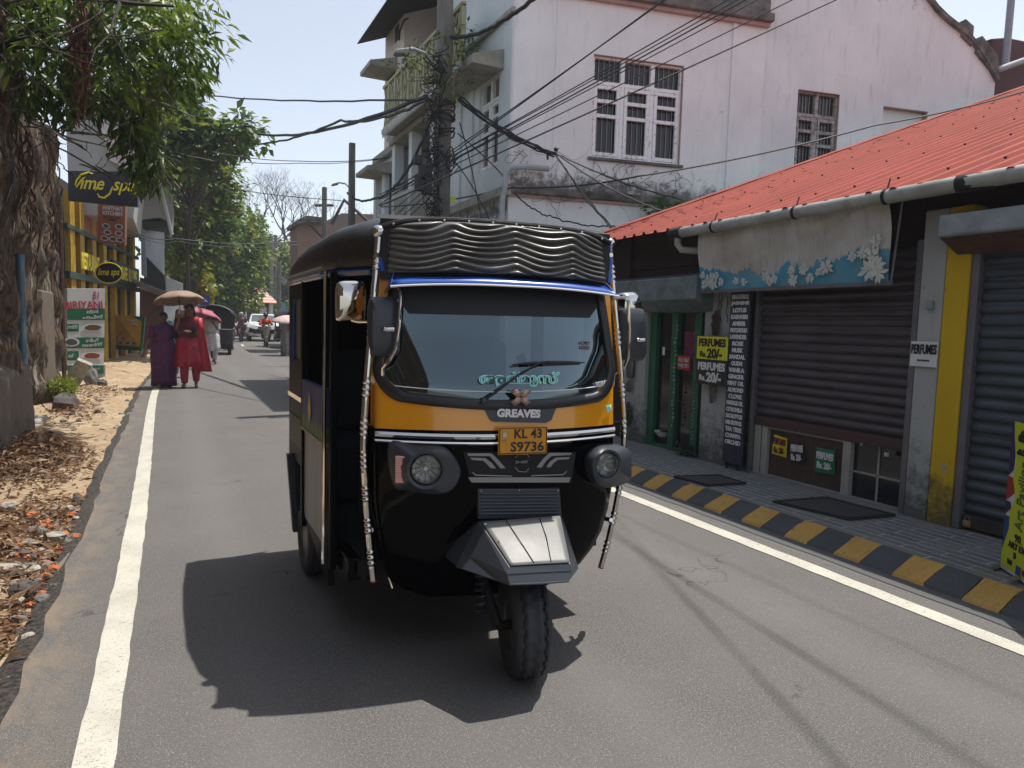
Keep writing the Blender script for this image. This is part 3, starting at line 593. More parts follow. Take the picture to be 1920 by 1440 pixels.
# ---- maroon house with pipes at far right
mh = thing('maroon_house', (14.6,8.6,5), 'dark maroon upper building with grey drain pipes rising beyond the red roof', 'building')
MAR = mat('maroon_wall', (.085,.02,.02), .8, var=.3)
q = atY(1860,72,8.6); q2 = atY(1860,170,8.6)
MB().prism([(q.x,8.6,4),(q.x,8.6,q.z),(q.x+.5,8.6,q.z+.12),(q.x+6,8.6,q.z+.6),(q.x+6,8.6,4)], (0,5,0)).build('wall', MAR, mh, bevel=.02)
PG = mat('pipe_grey', (.27,.29,.32), .5, var=.15)
MB().tube([atY(1885,122,8.4), atY(1896,0,8.4), atY(1903,-80,8.4)], .065, 12).build('drain_pipe', PG, mh, smooth=True)
MB().tube([atY(1853,141,8.4), atY(1858,134,8.35), atY(1880,128,8.3), atY(1935,108,8.3), atY(2050,70,8.3)], .06, 12).build('drain_pipe', PG, mh, smooth=True)
# ================================================================ white two storey building
ang = radians(11.5); GO = Vector((4.85,10.1,0)); GE = Vector((cos(ang),-sin(ang),0)); GN = Vector((-sin(ang),-cos(ang),0))
def G(u, z, o=0): return GO+GE*u+GN*o+Vector((0,0,z))
wb = thing('white_building', (4.85,10.1,0), 'old white two storey colonial building with stained walls, barred windows and a street balcony', 'building')
WW = wallmat('white_gable', (.86,.88,.88), low=[(3.62,.42),(7.2,.4)], amt=.7, patch=(.58,.55,.55)); WG = wallmat('white_gable_high', (.80,.82,.83), low=[(8.6,1.5),(3.9,.4)], amt=.72, patch=(.56,.54,.53), run=.8); WB = wallmat('pale_blue_wall', (.74,.80,.82), amt=.74, patch=(.4,.42,.42), low=[(3.3,.3)])
WL = wallmat('white_lower', (.82,.84,.85), amt=.72, patch=(.5,.48,.48), run=.9)
MOLD = mat('mouldy_coping', (.2,.185,.17), .9, c2=(.04,.04,.035), vs=4, bump=.5, bs=20); PINK = mat('pink_band', (.48,.34,.31), .85, var=.2)
GB = lambda lo, hi: [G(lo[0],lo[1],hi[2]), G(hi[0],lo[1],hi[2]), G(hi[0],hi[1],hi[2]), G(lo[0],hi[1],hi[2])]
def gbox(b, u0, u1, z0, z1, o0, o1): b.prism([G(u0,z0,o1),G(u1,z0,o1),G(u1,z1,o1),G(u0,z1,o1)], -GN*(o1-o0)); return b
def wall_holes(b, u0, u1, z0, z1, holes, P, th):
    """flat wall with rectangular openings and reveals; P(u,z,o)"""
    us = sorted({u0,u1}|{h[0] for h in holes}|{h[1] for h in holes}); zs = sorted({z0,z1}|{h[2] for h in holes}|{h[3] for h in holes})
    for i in range(len(us)-1):
        for j in range(len(zs)-1):
            um, zm = (us[i]+us[i+1])/2, (zs[j]+zs[j+1])/2
            if any(h[0] < um < h[1] and h[2] < zm < h[3] for h in holes): continue
            b.quad(P(us[i],zs[j],0),P(us[i+1],zs[j],0),P(us[i+1],zs[j+1],0),P(us[i],zs[j+1],0))
    for h in holes:
        a, c, d_, e = h
        for (p, q) in (((a,d_),(a,e)),((a,e),(c,e)),((c,e),(c,d_)),((c,d_),(a,d_))): b.quad(P(p[0],p[1],0),P(q[0],q[1],0),P(q[0],q[1],-th),P(p[0],p[1],-th))
    return b
H1 = (1.33,2.93,4.18,5.80)
wall_holes(MB(), 0, 4.45, 3.62, 6.62, [H1], G, .14).build('gable_wall', WW, wb)
H2 = (5.16,6.02,4.1,5.68); H3 = (6.96,7.95,4.4,5.58)
GS = lambda u, z, o=0: G(u, z, o-.02)
b = wall_holes(MB(), 4.45, 9.45, 2.5, 6.1, [H2,H3], GS, .14)
def gt_(u): return min(9.1, 7.55-.79*(u-7.87)+.12*sin(u*3))
us = [4.45+5*k/20 for k in range(21)]
for i in range(20):
    zt1, zt2 = min(8.9, gt_(us[i])), min(8.9, gt_(us[i+1])); b.quad(GS(us[i],6.1),GS(us[i+1],6.1),GS(us[i+1],max(zt2,6.101)),GS(us[i],zt1))
b.build('high_gable_wall', WG, wb)
b = MB()
for i in range(6, 20):
    z_a, z_b = min(8.9,gt_(us[i]))-.02, min(8.9,gt_(us[i+1]))-.02
    b.prism([G(us[i],z_a,.06),G(us[i+1],z_b,.06),G(us[i+1],z_b+.09,.06),G(us[i],z_a+.09,.06)], -GN*.5)
b.prism([G(8.9,6.75,.04),G(9.5,6.3,.04),G(9.4,6.75,.04),G(9.0,7.05,.04)], -GN*.6); b.prism([G(8.55,7.0,.03),G(8.8,6.85,.03),G(8.8,7.2,.03),G(8.6,7.3,.03)], -GN*.4)
b.parts('gable_coping', MOLD, wb)
b = gbox(MB(), -.02, 3.9, 0, 3.50, -.1, -.02); b.build('lower_wall', WL, wb)
b = MB(); gbox(b, 3.80, 3.87, 3.6, 6.6, 0, .03); gbox(b, .68, .73, 3.62, 6.6, 0, .012); b.parts('pilaster_strip', WW, wb, bevel=.01)
b = MB(); gbox(b, -.06, 4.1, 3.50, 3.63, 0, .07); b.parts('string_course', MOLD, wb, bevel=.02); b = MB(); gbox(b, -.02, 4.1, 3.455, 3.50, -.02, .02); b.build('pink_moulding', PINK, wb)
b = MB(); gbox(b, -.1, 4.50, 6.66, 6.80, 0, .16); gbox(b, -.1, 4.45, 6.80, 7.3, 0, .1); b.build('parapet', MOLD, wb, bevel=.02); b = MB(); gbox(b, -.05, 4.47, 6.60, 6.66, 0, .08); b.build('pink_cornice', PINK, wb)
# windows
WFR = MT('white_window_paint'); WFR.col(WFR.mix(WFR.ramp(WFR.noise(16, 7, .75), .56, .62), (.86,.88,.88), (.42,.4,.38))); WFR.set(.75); WFR.bump(WFR.noise(40,4), .3, .005); WFR = WFR.m
WFD = MT('bare_window_wood'); WFD.col(WFD.mix(WFD.ramp(WFD.noise(16, 7, .75), .45, .6), (.42,.39,.38), (.15,.12,.11))); WFD.set(.8); WFD = WFD.m
GLZ = mat('window_glass', (.012,.012,.014), .25, var=.3, vs=2); BAR = mat('iron_bar', (.35,.33,.32), .6)
def gwindow(P, nrm, h, cols, mfr, lab, casement_open=False, top=True, name='window', par=None, bars=5, th=.12):
    a, c, d_, e = h; fr = MB(); bx = lambda B, u0, u1, z0, z1, o0, o1: B.prism([P(u0,z0,o1),P(u1,z0,o1),P(u1,z1,o1),P(u0,z1,o1)], -nrm*(o1-o0))
    w = (c-a); zt = e-(e-d_)*.26 if top else e
    bx(fr, a, a+.04, d_, e, -.12, -.05); bx(fr, c-.04, c, d_, e, -.12, -.05); bx(fr, a+.04, c-.04, d_, d_+.04, -.12, -.05); bx(fr, a+.04, c-.04, e-.04, e, -.12, -.05)
    if top: bx(fr, a+.04, c-.04, zt-.03, zt+.03, -.12, -.045)
    for k in range(1, cols): u = a+w*k/cols; bx(fr, u-.035, u+.035, d_+.04, e-.04, -.119, -.048)
    o = fr.build(name, mfr, par or wb, bevel=.005); 
    if lab: o['label'] = lab
    for k in range(cols):
        u0, u1 = a+w*k/cols+.04, a+w*(k+1)/cols-.04; s = MB(); z0_, z1_ = d_+.045, zt-.035; t_ = .055 if w/cols > .45 else .04
        oo = -.09+.05; 
        bx(s, u0, u0+t_, z0_, z1_, -.09, oo); bx(s, u1-t_, u1, z0_, z1_, -.09, oo)
        for zz in (z0_+.03, z0_+(z1_-z0_)*.57, z0_+(z1_-z0_)*.78, z1_-.03): bx(s, u0+t_, u1-t_, zz-.028, zz+.028, -.088, oo-.002)
        s.build('casement', mfr, o, bevel=.004)
        g = MB(); bx(g, u0, u1, d_, e, -.135, -.13); g.build('glass_pane', GLZ, o)
        g = MB()
        for q in range(1, bars): uu = u0+(u1-u0)*q/bars; g.tube([P(uu,d_,-.115),P(uu,e,-.115)], .007, 5)
        g.build('iron_bars', BAR, o)
    return o
gwindow(G, GN, H1, 3, WFR, 'large three light barred window with white frames')
gwindow(GS, GN, H2, 2, WFD, 'small two light window with peeling bare frames')
b = MB(); 
for h, P in ((H1,G),(H2,GS),(H3,GS)):
    b.prism([P(h[0],h[3]-.012,0.0),P(h[1],h[3]-.012,0.0),P(h[1],h[3]-.004,0.0),P(h[0],h[3]-.004,.0)], -GN*.12); b.prism([P(h[1]-.012,h[2],0.0),P(h[1]-.004,h[2],0.0),P(h[1]-.004,h[3]-.02,0.0),P(h[1]-.012,h[3]-.02,.0)], -GN*.12)
b.parts('window_reveal', mat('reveal_pink', (.45,.3,.25), .85, var=.3), wb)
b = MB(); gbox(b, H3[0], H3[1], H3[2], H3[3], -.16, -.13); b.build('blind_recess', WG, wb)
b = MB(); gbox(b, H1[0]-.05, H1[1]+.05, 4.13, 4.18, 0, .05); b.build('window_sill', MOLD, wb, bevel=.01)
# roof closing the body
b = MB(); gbox(b, 0, 9.4, 6.0, 6.05, -9, -.2); b.build('flat_roof', MOLD, wb)
# ---- street facade (faces -X)
SN = Vector((-1,0,0))
def Q(y, z, o=0): return Vector((4.85-o, y, z))
hw = (10.62,11.42,4.02,5.55)
def Qr(u, z, o=0): return Q(-u, z, o)        # u runs towards the camera
wall_holes(MB(), -13.0, -10.1, 3.62, 9.2, [(-hw[1],-hw[0],hw[2],hw[3])], Qr, .14).build('street_wall', WB, wb)
gwindow(Qr, SN, (-hw[1],-hw[0],hw[2],hw[3]), 2, WFR, 'tall barred window facing the street under a concrete sunshade')
sb = lambda B, y0, y1, z0, z1, o0, o1: B.box((4.85-o1,y0,z0),(4.85-o0,y1,z1))
b = sb(MB(), 10.12, 13.0, 0, 3.5, -.1, -.02); b.build('street_lower_wall', WB, wb)
b = MB(); sb(b, 10.03, 13.1, 3.46, 3.6, 0, .14); sb(b, 10.05,13.1,6.25,6.33,0,.07); sb(b, 10.05,13.1,3.60,3.64,0,.06); b.parts('street_cornice', mat('cornice_grey', (.4,.4,.37), .9, c2=(.25,.25,.22)), wb, bevel=.015)
b = MB(); sb(b, 10.1, 10.22, 3.64, 9, 0, .03); sb(b, 12.2,12.45,0,9,0,.05); sb(b, 11.65,11.8,3.64,5.6,0,.04); b.parts('corner_pilaster', WB, wb, bevel=.01)
CHJ = mat('sunshade', (.36,.36,.31), .9, c2=(.25,.25,.2), vs=5)
b = MB().prism([(4.85,10.45,5.83),(4.3,10.45,5.66),(4.3,10.45,5.57),(4.3,10.45,5.52),(4.85,10.45,5.52)], (0,1.35,0)); b.build('sunshade', CHJ, wb, bevel=.01)
# arch / recess bay and columns
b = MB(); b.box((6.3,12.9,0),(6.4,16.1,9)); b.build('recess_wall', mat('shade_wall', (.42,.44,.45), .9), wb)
b = MB()
for y0, z0, h_ in ((13.3,3.6,2.1),(14.6,3.6,2.1),(13.3,.2,2.6),(14.6,.2,2.6),(13.4,6.0,2.2),(14.7,6.0,2.2)): b.box((6.27,y0,z0),(6.3,y0+.9,z0+h_))
b.parts('doorway', mat('doorway_dark', (.1,.07,.06), .8), wb)
b = MB()
for y in (13.15,14.5,15.75): b.box((4.62,y,0),(4.85,y+.2,5.5))
b.parts('column', WB, wb, bevel=.015)
b = MB(); b.box((4.55,12.95,3.38),(6.3,16,3.52)); b.box((4.55,12.95,5.45),(6.3,16,5.56)); b.parts('gallery_slab', CHJ, wb)
# lower gallery railing
b = MB(); b.box((4.6,13.1,4.2),(4.66,15.9,4.27)); 
for k in range(26): b.box((4.61,13.15+k*.11,3.55),(4.645,13.19+k*.11,4.2))
b.build('gallery_railing', mat('rail_white', (.5,.5,.46), .8), wb)
# wing at the far end
b = MB(); b.box((4.85,15.9,5.6),(9,17.45,9.4)); b.build('wing_upper', wallmat('wing_white', (.74,.66,.64), amt=.74, patch=(.6,.56,.53)), wb); b = MB(); b.box((4.88,16.0,0),(9,17.95,5.6)); b.box((4.7,16.9,0),(4.9,17.1,5.3)); b.box((4.72,17.75,0),(4.9,17.95,5.3)); b.parts('wing_lower', WB, wb, bevel=.02)
b = MB(); b.box((4.72,15.85,5.45),(9,18.1,5.62)); b.box((4.78,15.82,7.3),(7,15.9,7.42)); b.build('wing_cornice', CHJ, wb, bevel=.02)
for (y0, y1, z0) in ((16.4,17.35,7.35),(16.6,17.7,5.0)):
    MB().prism([(4.85,y0,z0+.28),(4.2,y0,z0+.1),(4.2,y0,z0),(4.85,y0,z0)], (0,y1-y0,0)).build('sunshade', CHJ, wb, bevel=.01)
    MB().box((4.84,y0+.15,z0-1.5),(4.848,y1-.15,z0)).build('window', GLZ, wb)
MB().box((4.84,16.3,8.0),(4.85,16.6,8.35)).build('vent', mat('doorway_dark', (.1,.07,.06)), wb)
MB().tube([(4.8,16.1,7.9),(4.72,15.8,7.98),(4.76,15.6,8.15),(4.82,15.5,8.16)], .02, 6).build('iron_hook', BLACK, wb)
# balcony with patterned yellowish balustrade
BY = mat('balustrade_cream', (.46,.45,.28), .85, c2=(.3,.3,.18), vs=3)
b = MB(); b.box((4.3,10.9,5.60),(6.3,15.65,5.70)); bl = b.build('balcony', CHJ, wb, bevel=.01)
b = MB(); b.box((4.3,10.95,6.58),(4.38,15.65,6.64)); b.box((4.32,10.95,5.70),(4.37,15.65,5.76)); y = 10.95
while y < 15.6:
    b.box((4.305,y,5.7),(4.375,y+.07,6.6)); c_ = (4.34,y+.27,6.15)
    for s_ in (-1,1):
        b.prism([(4.325,y+.27-s_*.18,5.78),(4.325,y+.27-s_*.14,5.78),(4.325,y+.27+s_*.18,6.56),(4.325,y+.27+s_*.14,6.56)], (.03,0,0))
        b.tube([(4.34,y+.27+s_*.16*abs(sin(a*pi/5)),5.8+a*.15) for a in range(6)], .016, 5)
    y += .47
b.build('balustrade', BY, bl)
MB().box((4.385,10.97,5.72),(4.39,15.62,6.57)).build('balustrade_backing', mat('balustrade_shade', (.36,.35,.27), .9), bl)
b = MB(); y = 10.95; k = 0
while y < 15.6: b.prism([(4.29,y,5.60),(4.29,y+.045,5.50),(4.29,y+.09,5.60)], (.015,0,0)); y += .09
b.box((4.285,10.9,5.6),(4.3,15.66,5.7)); b.build('fretwork_trim', mat('trim_white', (.55,.55,.52), .8), bl)
# pierced screen beside the pole
b = MB()
for k in range(8): b.box((4.9,12.75+k*.1,6.9),(4.94,12.8+k*.1,8.1))
b.box((4.88,12.7,6.85),(4.96,13.5,6.95)); b.box((4.88,12.7,8.1),(4.96,13.5,8.25)); b.build('pierced_screen', mat('screen', (.35,.32,.28), .9), wb)
# corrugated eave of the old roof
rows = []
for k in range(120):
    y = 11.5+k*.05; rows.append([(x, y, 8.15+.42*(x-4.2)+.02*(k%2)) for x in (4.15,4.9,5.8,7.2)])
MB().grid(rows).build('old_eave', mat('old_tin', (.045,.04,.038), .8), wb, solid=.02)
# rain pipe on corner
PB = mat('pipe_blue_grey', (.42,.48,.52), .6, var=.2)
MB().tube([(5.4,9.85,3.9),(5.0,9.93,3.9),(4.8,9.98,3.88),(4.74,10.03,3.8),(4.74,10.05,3.55),(4.72,10.1,3.4),(4.72,10.1,.2)], .045, 8).build('rain_pipe', PB, wb, smooth=True)
# dry creeper on the gable
b = MB(); rn = random.Random(3)
for k in range(70):
    u, z = rn.uniform(.6,3.2), rn.uniform(3.35,4.1); P_ = [G(u,z,.05)]
    a = rn.uniform(0,6.28)
    for q in range(8):
        a += rn.uniform(-.7,.7); u += .055*cos(a); z += .05*sin(a); P_.append(G(u, z, .04+.04*sin(q+k)))
    b.tube(P_, rn.choice([.002,.003,.005]), 4, False)
for k in range(20):
    u, z = rn.uniform(0,.35), rn.uniform(3.5,4.2); a = rn.uniform(0,6.28); P_ = [G(u,z,.05)]
    for q in range(5): a += rn.uniform(-.7,.7); u += .04*cos(a); z += .04*sin(a); P_.append(G(u,z,.06))
    b.tube(P_, .005, 4, False)
cr = thing('wall_creeper', G(2,3.6), 'dry brown creeper sprawling over the stained white wall under the large window', 'creeper')
b.build('stems', mat('dry_stem', (.2,.16,.13), .9), cr)
leaves([G(rn.uniform(.9,3.2), rn.uniform(3.35,4.05), .08) for _ in range(22)], [.12]*22, 5, .06, 'leaf_sprays', leafmat('creeper_leaf', (.1,.16,.03), (.2,.22,.06)), parent=cr)
leaves([G(2.45,3.3,.3),G(2.6,3.42,.3)], [.22]*2, 40, .16, 'young_tree', leafmat('green_leaf', (.03,.11,.02), (.06,.2,.03)), loc=G(2.5,3.2,.3)).__setitem__('category','plant')
bpy.data.objects['young_tree']['label'] = 'small bright green plant sprouting behind the edge of the red roof'
# ================================================================ three wheeled auto rickshaw
PBK = mat('black_body_paint', (.0012,.0012,.002), .06, 0, .10, coat=0, var=0); SBK = mat('side_black', (.004,.004,.005), .4, 0, .06, var=0); YEL = mat('yellow_body_paint', (.74,.30,.006), .22, 0, .5, coat=.6, var=.06, vs=3)
RUBB = mat('black_rubber', (.012,.013,.016), .45, var=.1); MATB = mat('matt_black', (.006,.006,.007), .7, var=.2); CHR = mat('chrome', (.62,.6,.57), .08, 1, var=0)
GRP = mat('grey_plastic', (.038,.045,.056), .4, var=.15); VIN = mat('black_vinyl', (.016,.014,.014), .42, var=.35, vs=4, bump=.25, bs=5, bd=.03); BLU = mat('blue_paint', (.02,.09,.4), .25, coat=.5, var=.1)
GRP_SUN = mat('sunlit_grey_plastic', (.19,.19,.18), .45, .0, var=.2, vs=9, bump=.15, bs=14, bd=.01); LETW = mat('letter_white', (.75,.75,.75), .5, var=0); SGR = mat('silver_decal', (.28,.28,.29), .4, .3, var=.1)
rk = thing('auto_rickshaw', (1.28,3.2,0), 'black and orange auto rickshaw with a padded hood and chrome rods, nearest to the camera', 'auto rickshaw')
P0 = Vector((1.27,2.72,0)); aa = radians(9); LD = Vector((cos(aa),-sin(aa),0)); ND = Vector((-sin(aa),-cos(aa),0))
def interp(x, T):
    for (a, b), (c, d) in zip(T, T[1:]):
        if x <= c: return b+(d-b)*max(0,(x-a))/(c-a)
    return T[-1][1]
GT = [(.15,-.16),(.25,-.06),(.35,.0),(.5,.055),(.7,.09),(.95,.10),(1.1,.09),(1.35,.07),(1.6,.05),(1.9,.05)]
BG = [(.9,.155),(1.15,.14),(1.35,.095),(1.6,.06),(1.9,.05)]
def off(s, z): return interp(z, BG)*(1-min(1, abs((s+.02)/.58))**2.2)+interp(z, GT)
def Pt(s, z, e=0): return P0+LD*s+ND*(off(s,z)+e)+Vector((0,0,z))
def Fp(px, py, e=0):
    P = P0.copy(); s = 0; z = 1
    for _ in range(12):
        q = atP(px, py, P0+ND*(off(s,z)+e), ND); s = (q-P0).dot(LD); z = q.z
    return s, z
def FP(px, py, e=0): s, z = Fp(px, py, e); return Pt(s, z, e)
def patch(rows, ns=24, e=0, wrap=None):
    R = []
    for z, a, b_ in rows:
        r = [Pt(a+(b_-a)*k/ns, z, e) for k in range(ns+1)]
        if wrap: 
            l0, r0 = r[0], r[-1]; r = [l0-ND*w*1.0-LD*.0+Vector((-.012*min(1,w*8),0,0)) for w in wrap[::-1]]+r+[r0-ND*w+Vector((.012*min(1,w*8),0,0)) for w in wrap]
        R.append(r)
    return MB().grid(R)
def dec(pxs, name, m_, e=.004, parent=None, th=.002, sub=1):
    """thin raised shape on the bulged front, from its outline"""
    b = MB(); pts = []
    n = len(pxs)
    for i in range(n):
        a, c = pxs[i], pxs[(i+1)%n]
        k_ = max(1, int(math.dist(a, c)/12))
        for k in range(k_): pts.append((a[0]+(c[0]-a[0])*k/k_, a[1]+(c[1]-a[1])*k/k_))
    sz = [Fp(x, y) for x, y in pts]
    # strip fill between left and right by z rows: fan around centre
    cs = (sum(s for s,_ in sz)/len(sz), sum(z for _,z in sz)/len(sz)); R = []
    for f in (1,.66,.33,.001): R.append([Pt(cs[0]+(s-cs[0])*f, cs[1]+(z-cs[1])*f, e) for s, z in sz])
    R.insert(0, [Pt(s, z, e-th-.003) for s, z in sz]); b.rings(R, True, False); return b.build(name, m_, parent or rk)
# --- lower black shell
SH_ = 0; SH = [(1.02,-.535,.490),(.97,-.535,.492),(.9,-.536,.50),(.8,-.534,.507),(.7,-.53,.507),(.6,-.52,.50),(.5,-.505,.475),(.42,-.49,.44),(.35,-.47,.385),(.29,-.41,.31),(.25,-.3,.22)]
front = patch([(z,a,b_) for z,a,b_ in SH], 30, 0, [.015,.05,.12,.26]).build('front_shell', PBK, rk, smooth=True, angle=60)
# --- yellow nose panel + pillars
R = []
for f in (1,.66,.33,0):
    r = [Pt(-.535+1.027*k/40, .985+((1.10+.12*max(0,abs(-.535+1.027*k/40+.022)-.38)/.13)-.985)*f, .006) for k in range(41)]
    R.append([r[0]-ND*w+Vector((-.012*min(1,w*8),0,0)) for w in (.1,.05,.015)]+r+[r[-1]-ND*w+Vector((.012*min(1,w*8),0,0)) for w in (.015,.05,.1)])
yel = MB().grid(R).build('nose_panel', YEL, rk, smooth=True, angle=60)
b = MB()
for s0, s1, t0, t1 in ((-.553,-.512,-.512,-.450),(.468,.500,.420,.478)):
    R = []
    for k in range(9):
        z = 1.19+.45*k/8; f = k/8; a = s0+(t0-s0)*f; c = s1+(t1-s1)*f; r = [Pt(a+(c-a)*j/4, z, .005) for j in range(5)]
        R.append([r[0]-ND*.12]+r if s0 < 0 else r+[r[-1]-ND*.12])
    MB().grid(R).build('windscreen_pillar', YEL, rk, smooth=True)
# chrome double strip
for z, h in ((.965,.020),(.938,.012)):
    R = []
    for dz, e in ((-h/2,.004),(-h/2,.018),(0,.024),(h/2,.018),(h/2,.004)):
        R.append([Pt(-.532,z+dz,e)-ND*.09]+[Pt(-.538+1.034*k/30, z+dz-.004*(1-abs(k-15)/15), e) for k in range(31)]+[Pt(.496,z+dz,e)-ND*.09])
    MB().grid(R).build('chrome_strip', CHR, rk, smooth=True)
# --- windscreen
def wout(g=0, n=8):   # outline in (s,z), clockwise from top left
    pts = []; TL, TR, BR, BL = (-.455-g,1.575+g), (.425+g,1.575+g), (.478+g,1.125-g), (-.522-g,1.125-g)
    for (c, r, a0, a1) in (((TL[0]+.03,TL[1]-.03),.03,180,90),((TR[0]-.03,TR[1]-.03),.03,90,0),((BR[0]-.11,BR[1]+.11),.11,5,-82),((BL[0]+.11,BL[1]+.11),.11,-98,-185)):
        for k in range(n+1): a = radians(a0+(a1-a0)*k/n); pts.append((c[0]+r*cos(a), c[1]+r*sin(a)))
    out = []
    for i, (s, z) in enumerate(pts):
        s2, z2 = pts[(i+1)%len(pts)]; m_ = max(1, int(math.hypot(s2-s, z2-z)/.05))
        for k in range(m_): q = (s+(s2-s)*k/m_, z+(z2-z)*k/m_); zz = q[1]-(.035*(1-(q[0]/.5)**2) if q[1] < 1.2 else 0); out.append((q[0], zz))
    return out
oo, oi = wout(.026), wout(-.012)
def ringmesh(A_, B_, e0, e1):
    n = min(len(A_), len(B_)); rs = lambda L_: [L_[int(i*len(L_)/n)] for i in range(n)]
    return A_, B_
def scaled(L_, d):   # inset by moving towards the centre
    c = (-.02, 1.34); return [(s-(s-c[0])/abs((s-c[0]) or 1)*min(abs(s-c[0]), d*abs(s-c[0])/.5), z-(z-c[1])/abs((z-c[1]) or 1)*min(abs(z-c[1]), d*abs(z-c[1])/.23)) for s, z in L_]
base_o = wout(0)
b = MB(); b.rings([[Pt(s,z,-.01) for s,z in scaled(base_o,-.024)],[Pt(s,z,.014) for s,z in scaled(base_o,-.024)],[Pt(s,z,.022) for s,z in scaled(base_o,-.008)],[Pt(s,z,.016) for s,z in scaled(base_o,.012)],[Pt(s,z,.0) for s,z in scaled(base_o,.014)]], True, False)
wsf = b.build('windscreen_seal', RUBB, rk, smooth=True, angle=70)
def glassmat(name, tint, ior=1.51):
    t = MT(name); tr = t.n('ShaderNodeBsdfTransparent'); tr.inputs[0].default_value = c4(tint); gl = t.n('ShaderNodeBsdfGlossy', Roughness=.02); gl.inputs[0].default_value = (.74,.93,1,1); fr = t.n('ShaderNodeFresnel', IOR=ior)
    mx = t.n('ShaderNodeMixShader'); t.L(t.math('ADD', t.math('MULTIPLY', fr.outputs[0],   .5 if ior > 1.5 else 1.0), .125 if ior > 1.5 else 0.0), mx.inputs[0]); t.L(tr.outputs[0], mx.inputs[1]); t.L(gl.outputs[0], mx.inputs[2]); t.L(mx.outputs[0], t.t.nodes['Material Output'].inputs[0]); return t.m
WG_ = glassmat('windscreen_glass', (.13,.16,.18))
LENS = glassmat('lens_glass', (.95,.95,.95), 1.4)
def halfw(L_, z):
    xs = []
    for i in range(len(L_)):
        (s1_, z1_), (s2_, z2_) = L_[i], L_[(i+1)%len(L_)]
        if (z1_-z)*(z2_-z) <= 0 and z1_ != z2_: xs.append(s1_+(s2_-s1_)*(z-z1_)/(z2_-z1_))
    return (min(xs), max(xs)) if xs else None
rows = []
for k in range(15):
    z = 1.574-(1.574-1.095)*k/14; hw_ = halfw(base_o, z)
    if hw_: rows.append((z, hw_[0]+.002, hw_[1]-.002))
gl = patch(rows, 26, .004).build('windscreen', WG_, rk, smooth=True)
# dark sun strip at the top of the glass with slanted ends
R = []
for k in range(7):
    z = 1.568-.125*k/6; hw_ = halfw(base_o, z); f = max(0, (1.50-z)/.055); f = min(1,f)
    a, c = hw_[0]+.01+.06*f**1, hw_[1]-.01-.06*f; R.append([Pt(a+(c-a)*j/24, z+.006*(j/24-.5), .007) for j in range(25)])
MB().grid(R).build('sun_strip', mat('sun_film', (.003,.003,.004), .5, var=0), gl, smooth=True)
R = []
for k in range(9):
    z = 1.50-.32*k/8; hw_ = halfw(base_o, z); R.append([Pt(hw_[0]+.004+(.055-.02*abs(k-4)/4)*j/3, z, .0075) for j in range(4)])
# inner edge trims + text on glass
b = MB().tube([Pt(-.47+.89*k/30, 1.155-.018*(1-((k-15)/15)**2), .008) for k in range(31)], .0022, 5); b.build('pinstripe', LETW, gl)
MG = mat('sticker_mint', (.4,1,.8), .5, c2=(.4,.85,1), vs=9)
cpt = FP(975,711,.012); xd_ = (FP(1040,710,.012)-FP(905,710,.012)); text('അമ്മൂസ്', cpt, xd_, (0,0,1), gl, MG, w=xd_.length*1.12, h=.062, bold=.05, depth=.001, name='glass_lettering')
text('അമ്മൂസ്', cpt+ND*.002, xd_, (0,0,1), gl, mat('sticker_dark', (.01,.09,.07), .5, var=0), w=xd_.length*1.09, h=.052, bold=-.03, depth=.001, name='glass_lettering')
cpt = FP(1130,719,.012); text('9539679', cpt, FP(1145,716,.012)-FP(1115,722,.012), (0,0,1), gl, LETW, w=.085, h=.022, bold=.02, name='phone_lettering')
text('FOR\nHIRE', FP(1098,647,.012), FP(1110,647,.012)-FP(1086,647,.012), (0,0,1), gl, mat('sticker_faint', (.35,.2,.2), .5), w=.05, h=.035, name='hire_lettering')
# wiper
b = MB(); wp = [FP(908,750,.03), FP(930,735,.045), FP(975,700,.045), FP(1010,682,.04), FP(1030,677,.035)]; b.tube(wp, [.007,.006,.005,.004,.003], 6)
wi = b.build('wiper', RUBB, rk, smooth=True); MB().tube([FP(960,684,.022), FP(990,681,.026), FP(1030,679,.03), FP(1070,679,.026), FP(1096,680,.022)], [.003,.006,.007,.006,.003], 6).build('wiper_blade', RUBB, wi); MB().ball(FP(907,752,.03), .014).build('wiper_pivot', GRP, wi, smooth=True)
# bow tied at the wiper
b = MB()
for s_ in (-1,1):
    for q in (-1,1):
        c = FP(976,744,.04); b.grid([[c+LD*(s_*.034*f+.01*j*q)+Vector((0,0,q*.03*f-.008*j*s_))+ND*(.012*sin(f*pi)) for j in (-1,0,1)] for f in (0,.25,.5,.75,1)])
b.build('ribbon_bow', mat('bow_pink', (.5,.33,.27), .3, .4, var=.4, vs=60), rk, smooth=True, solid=.001)
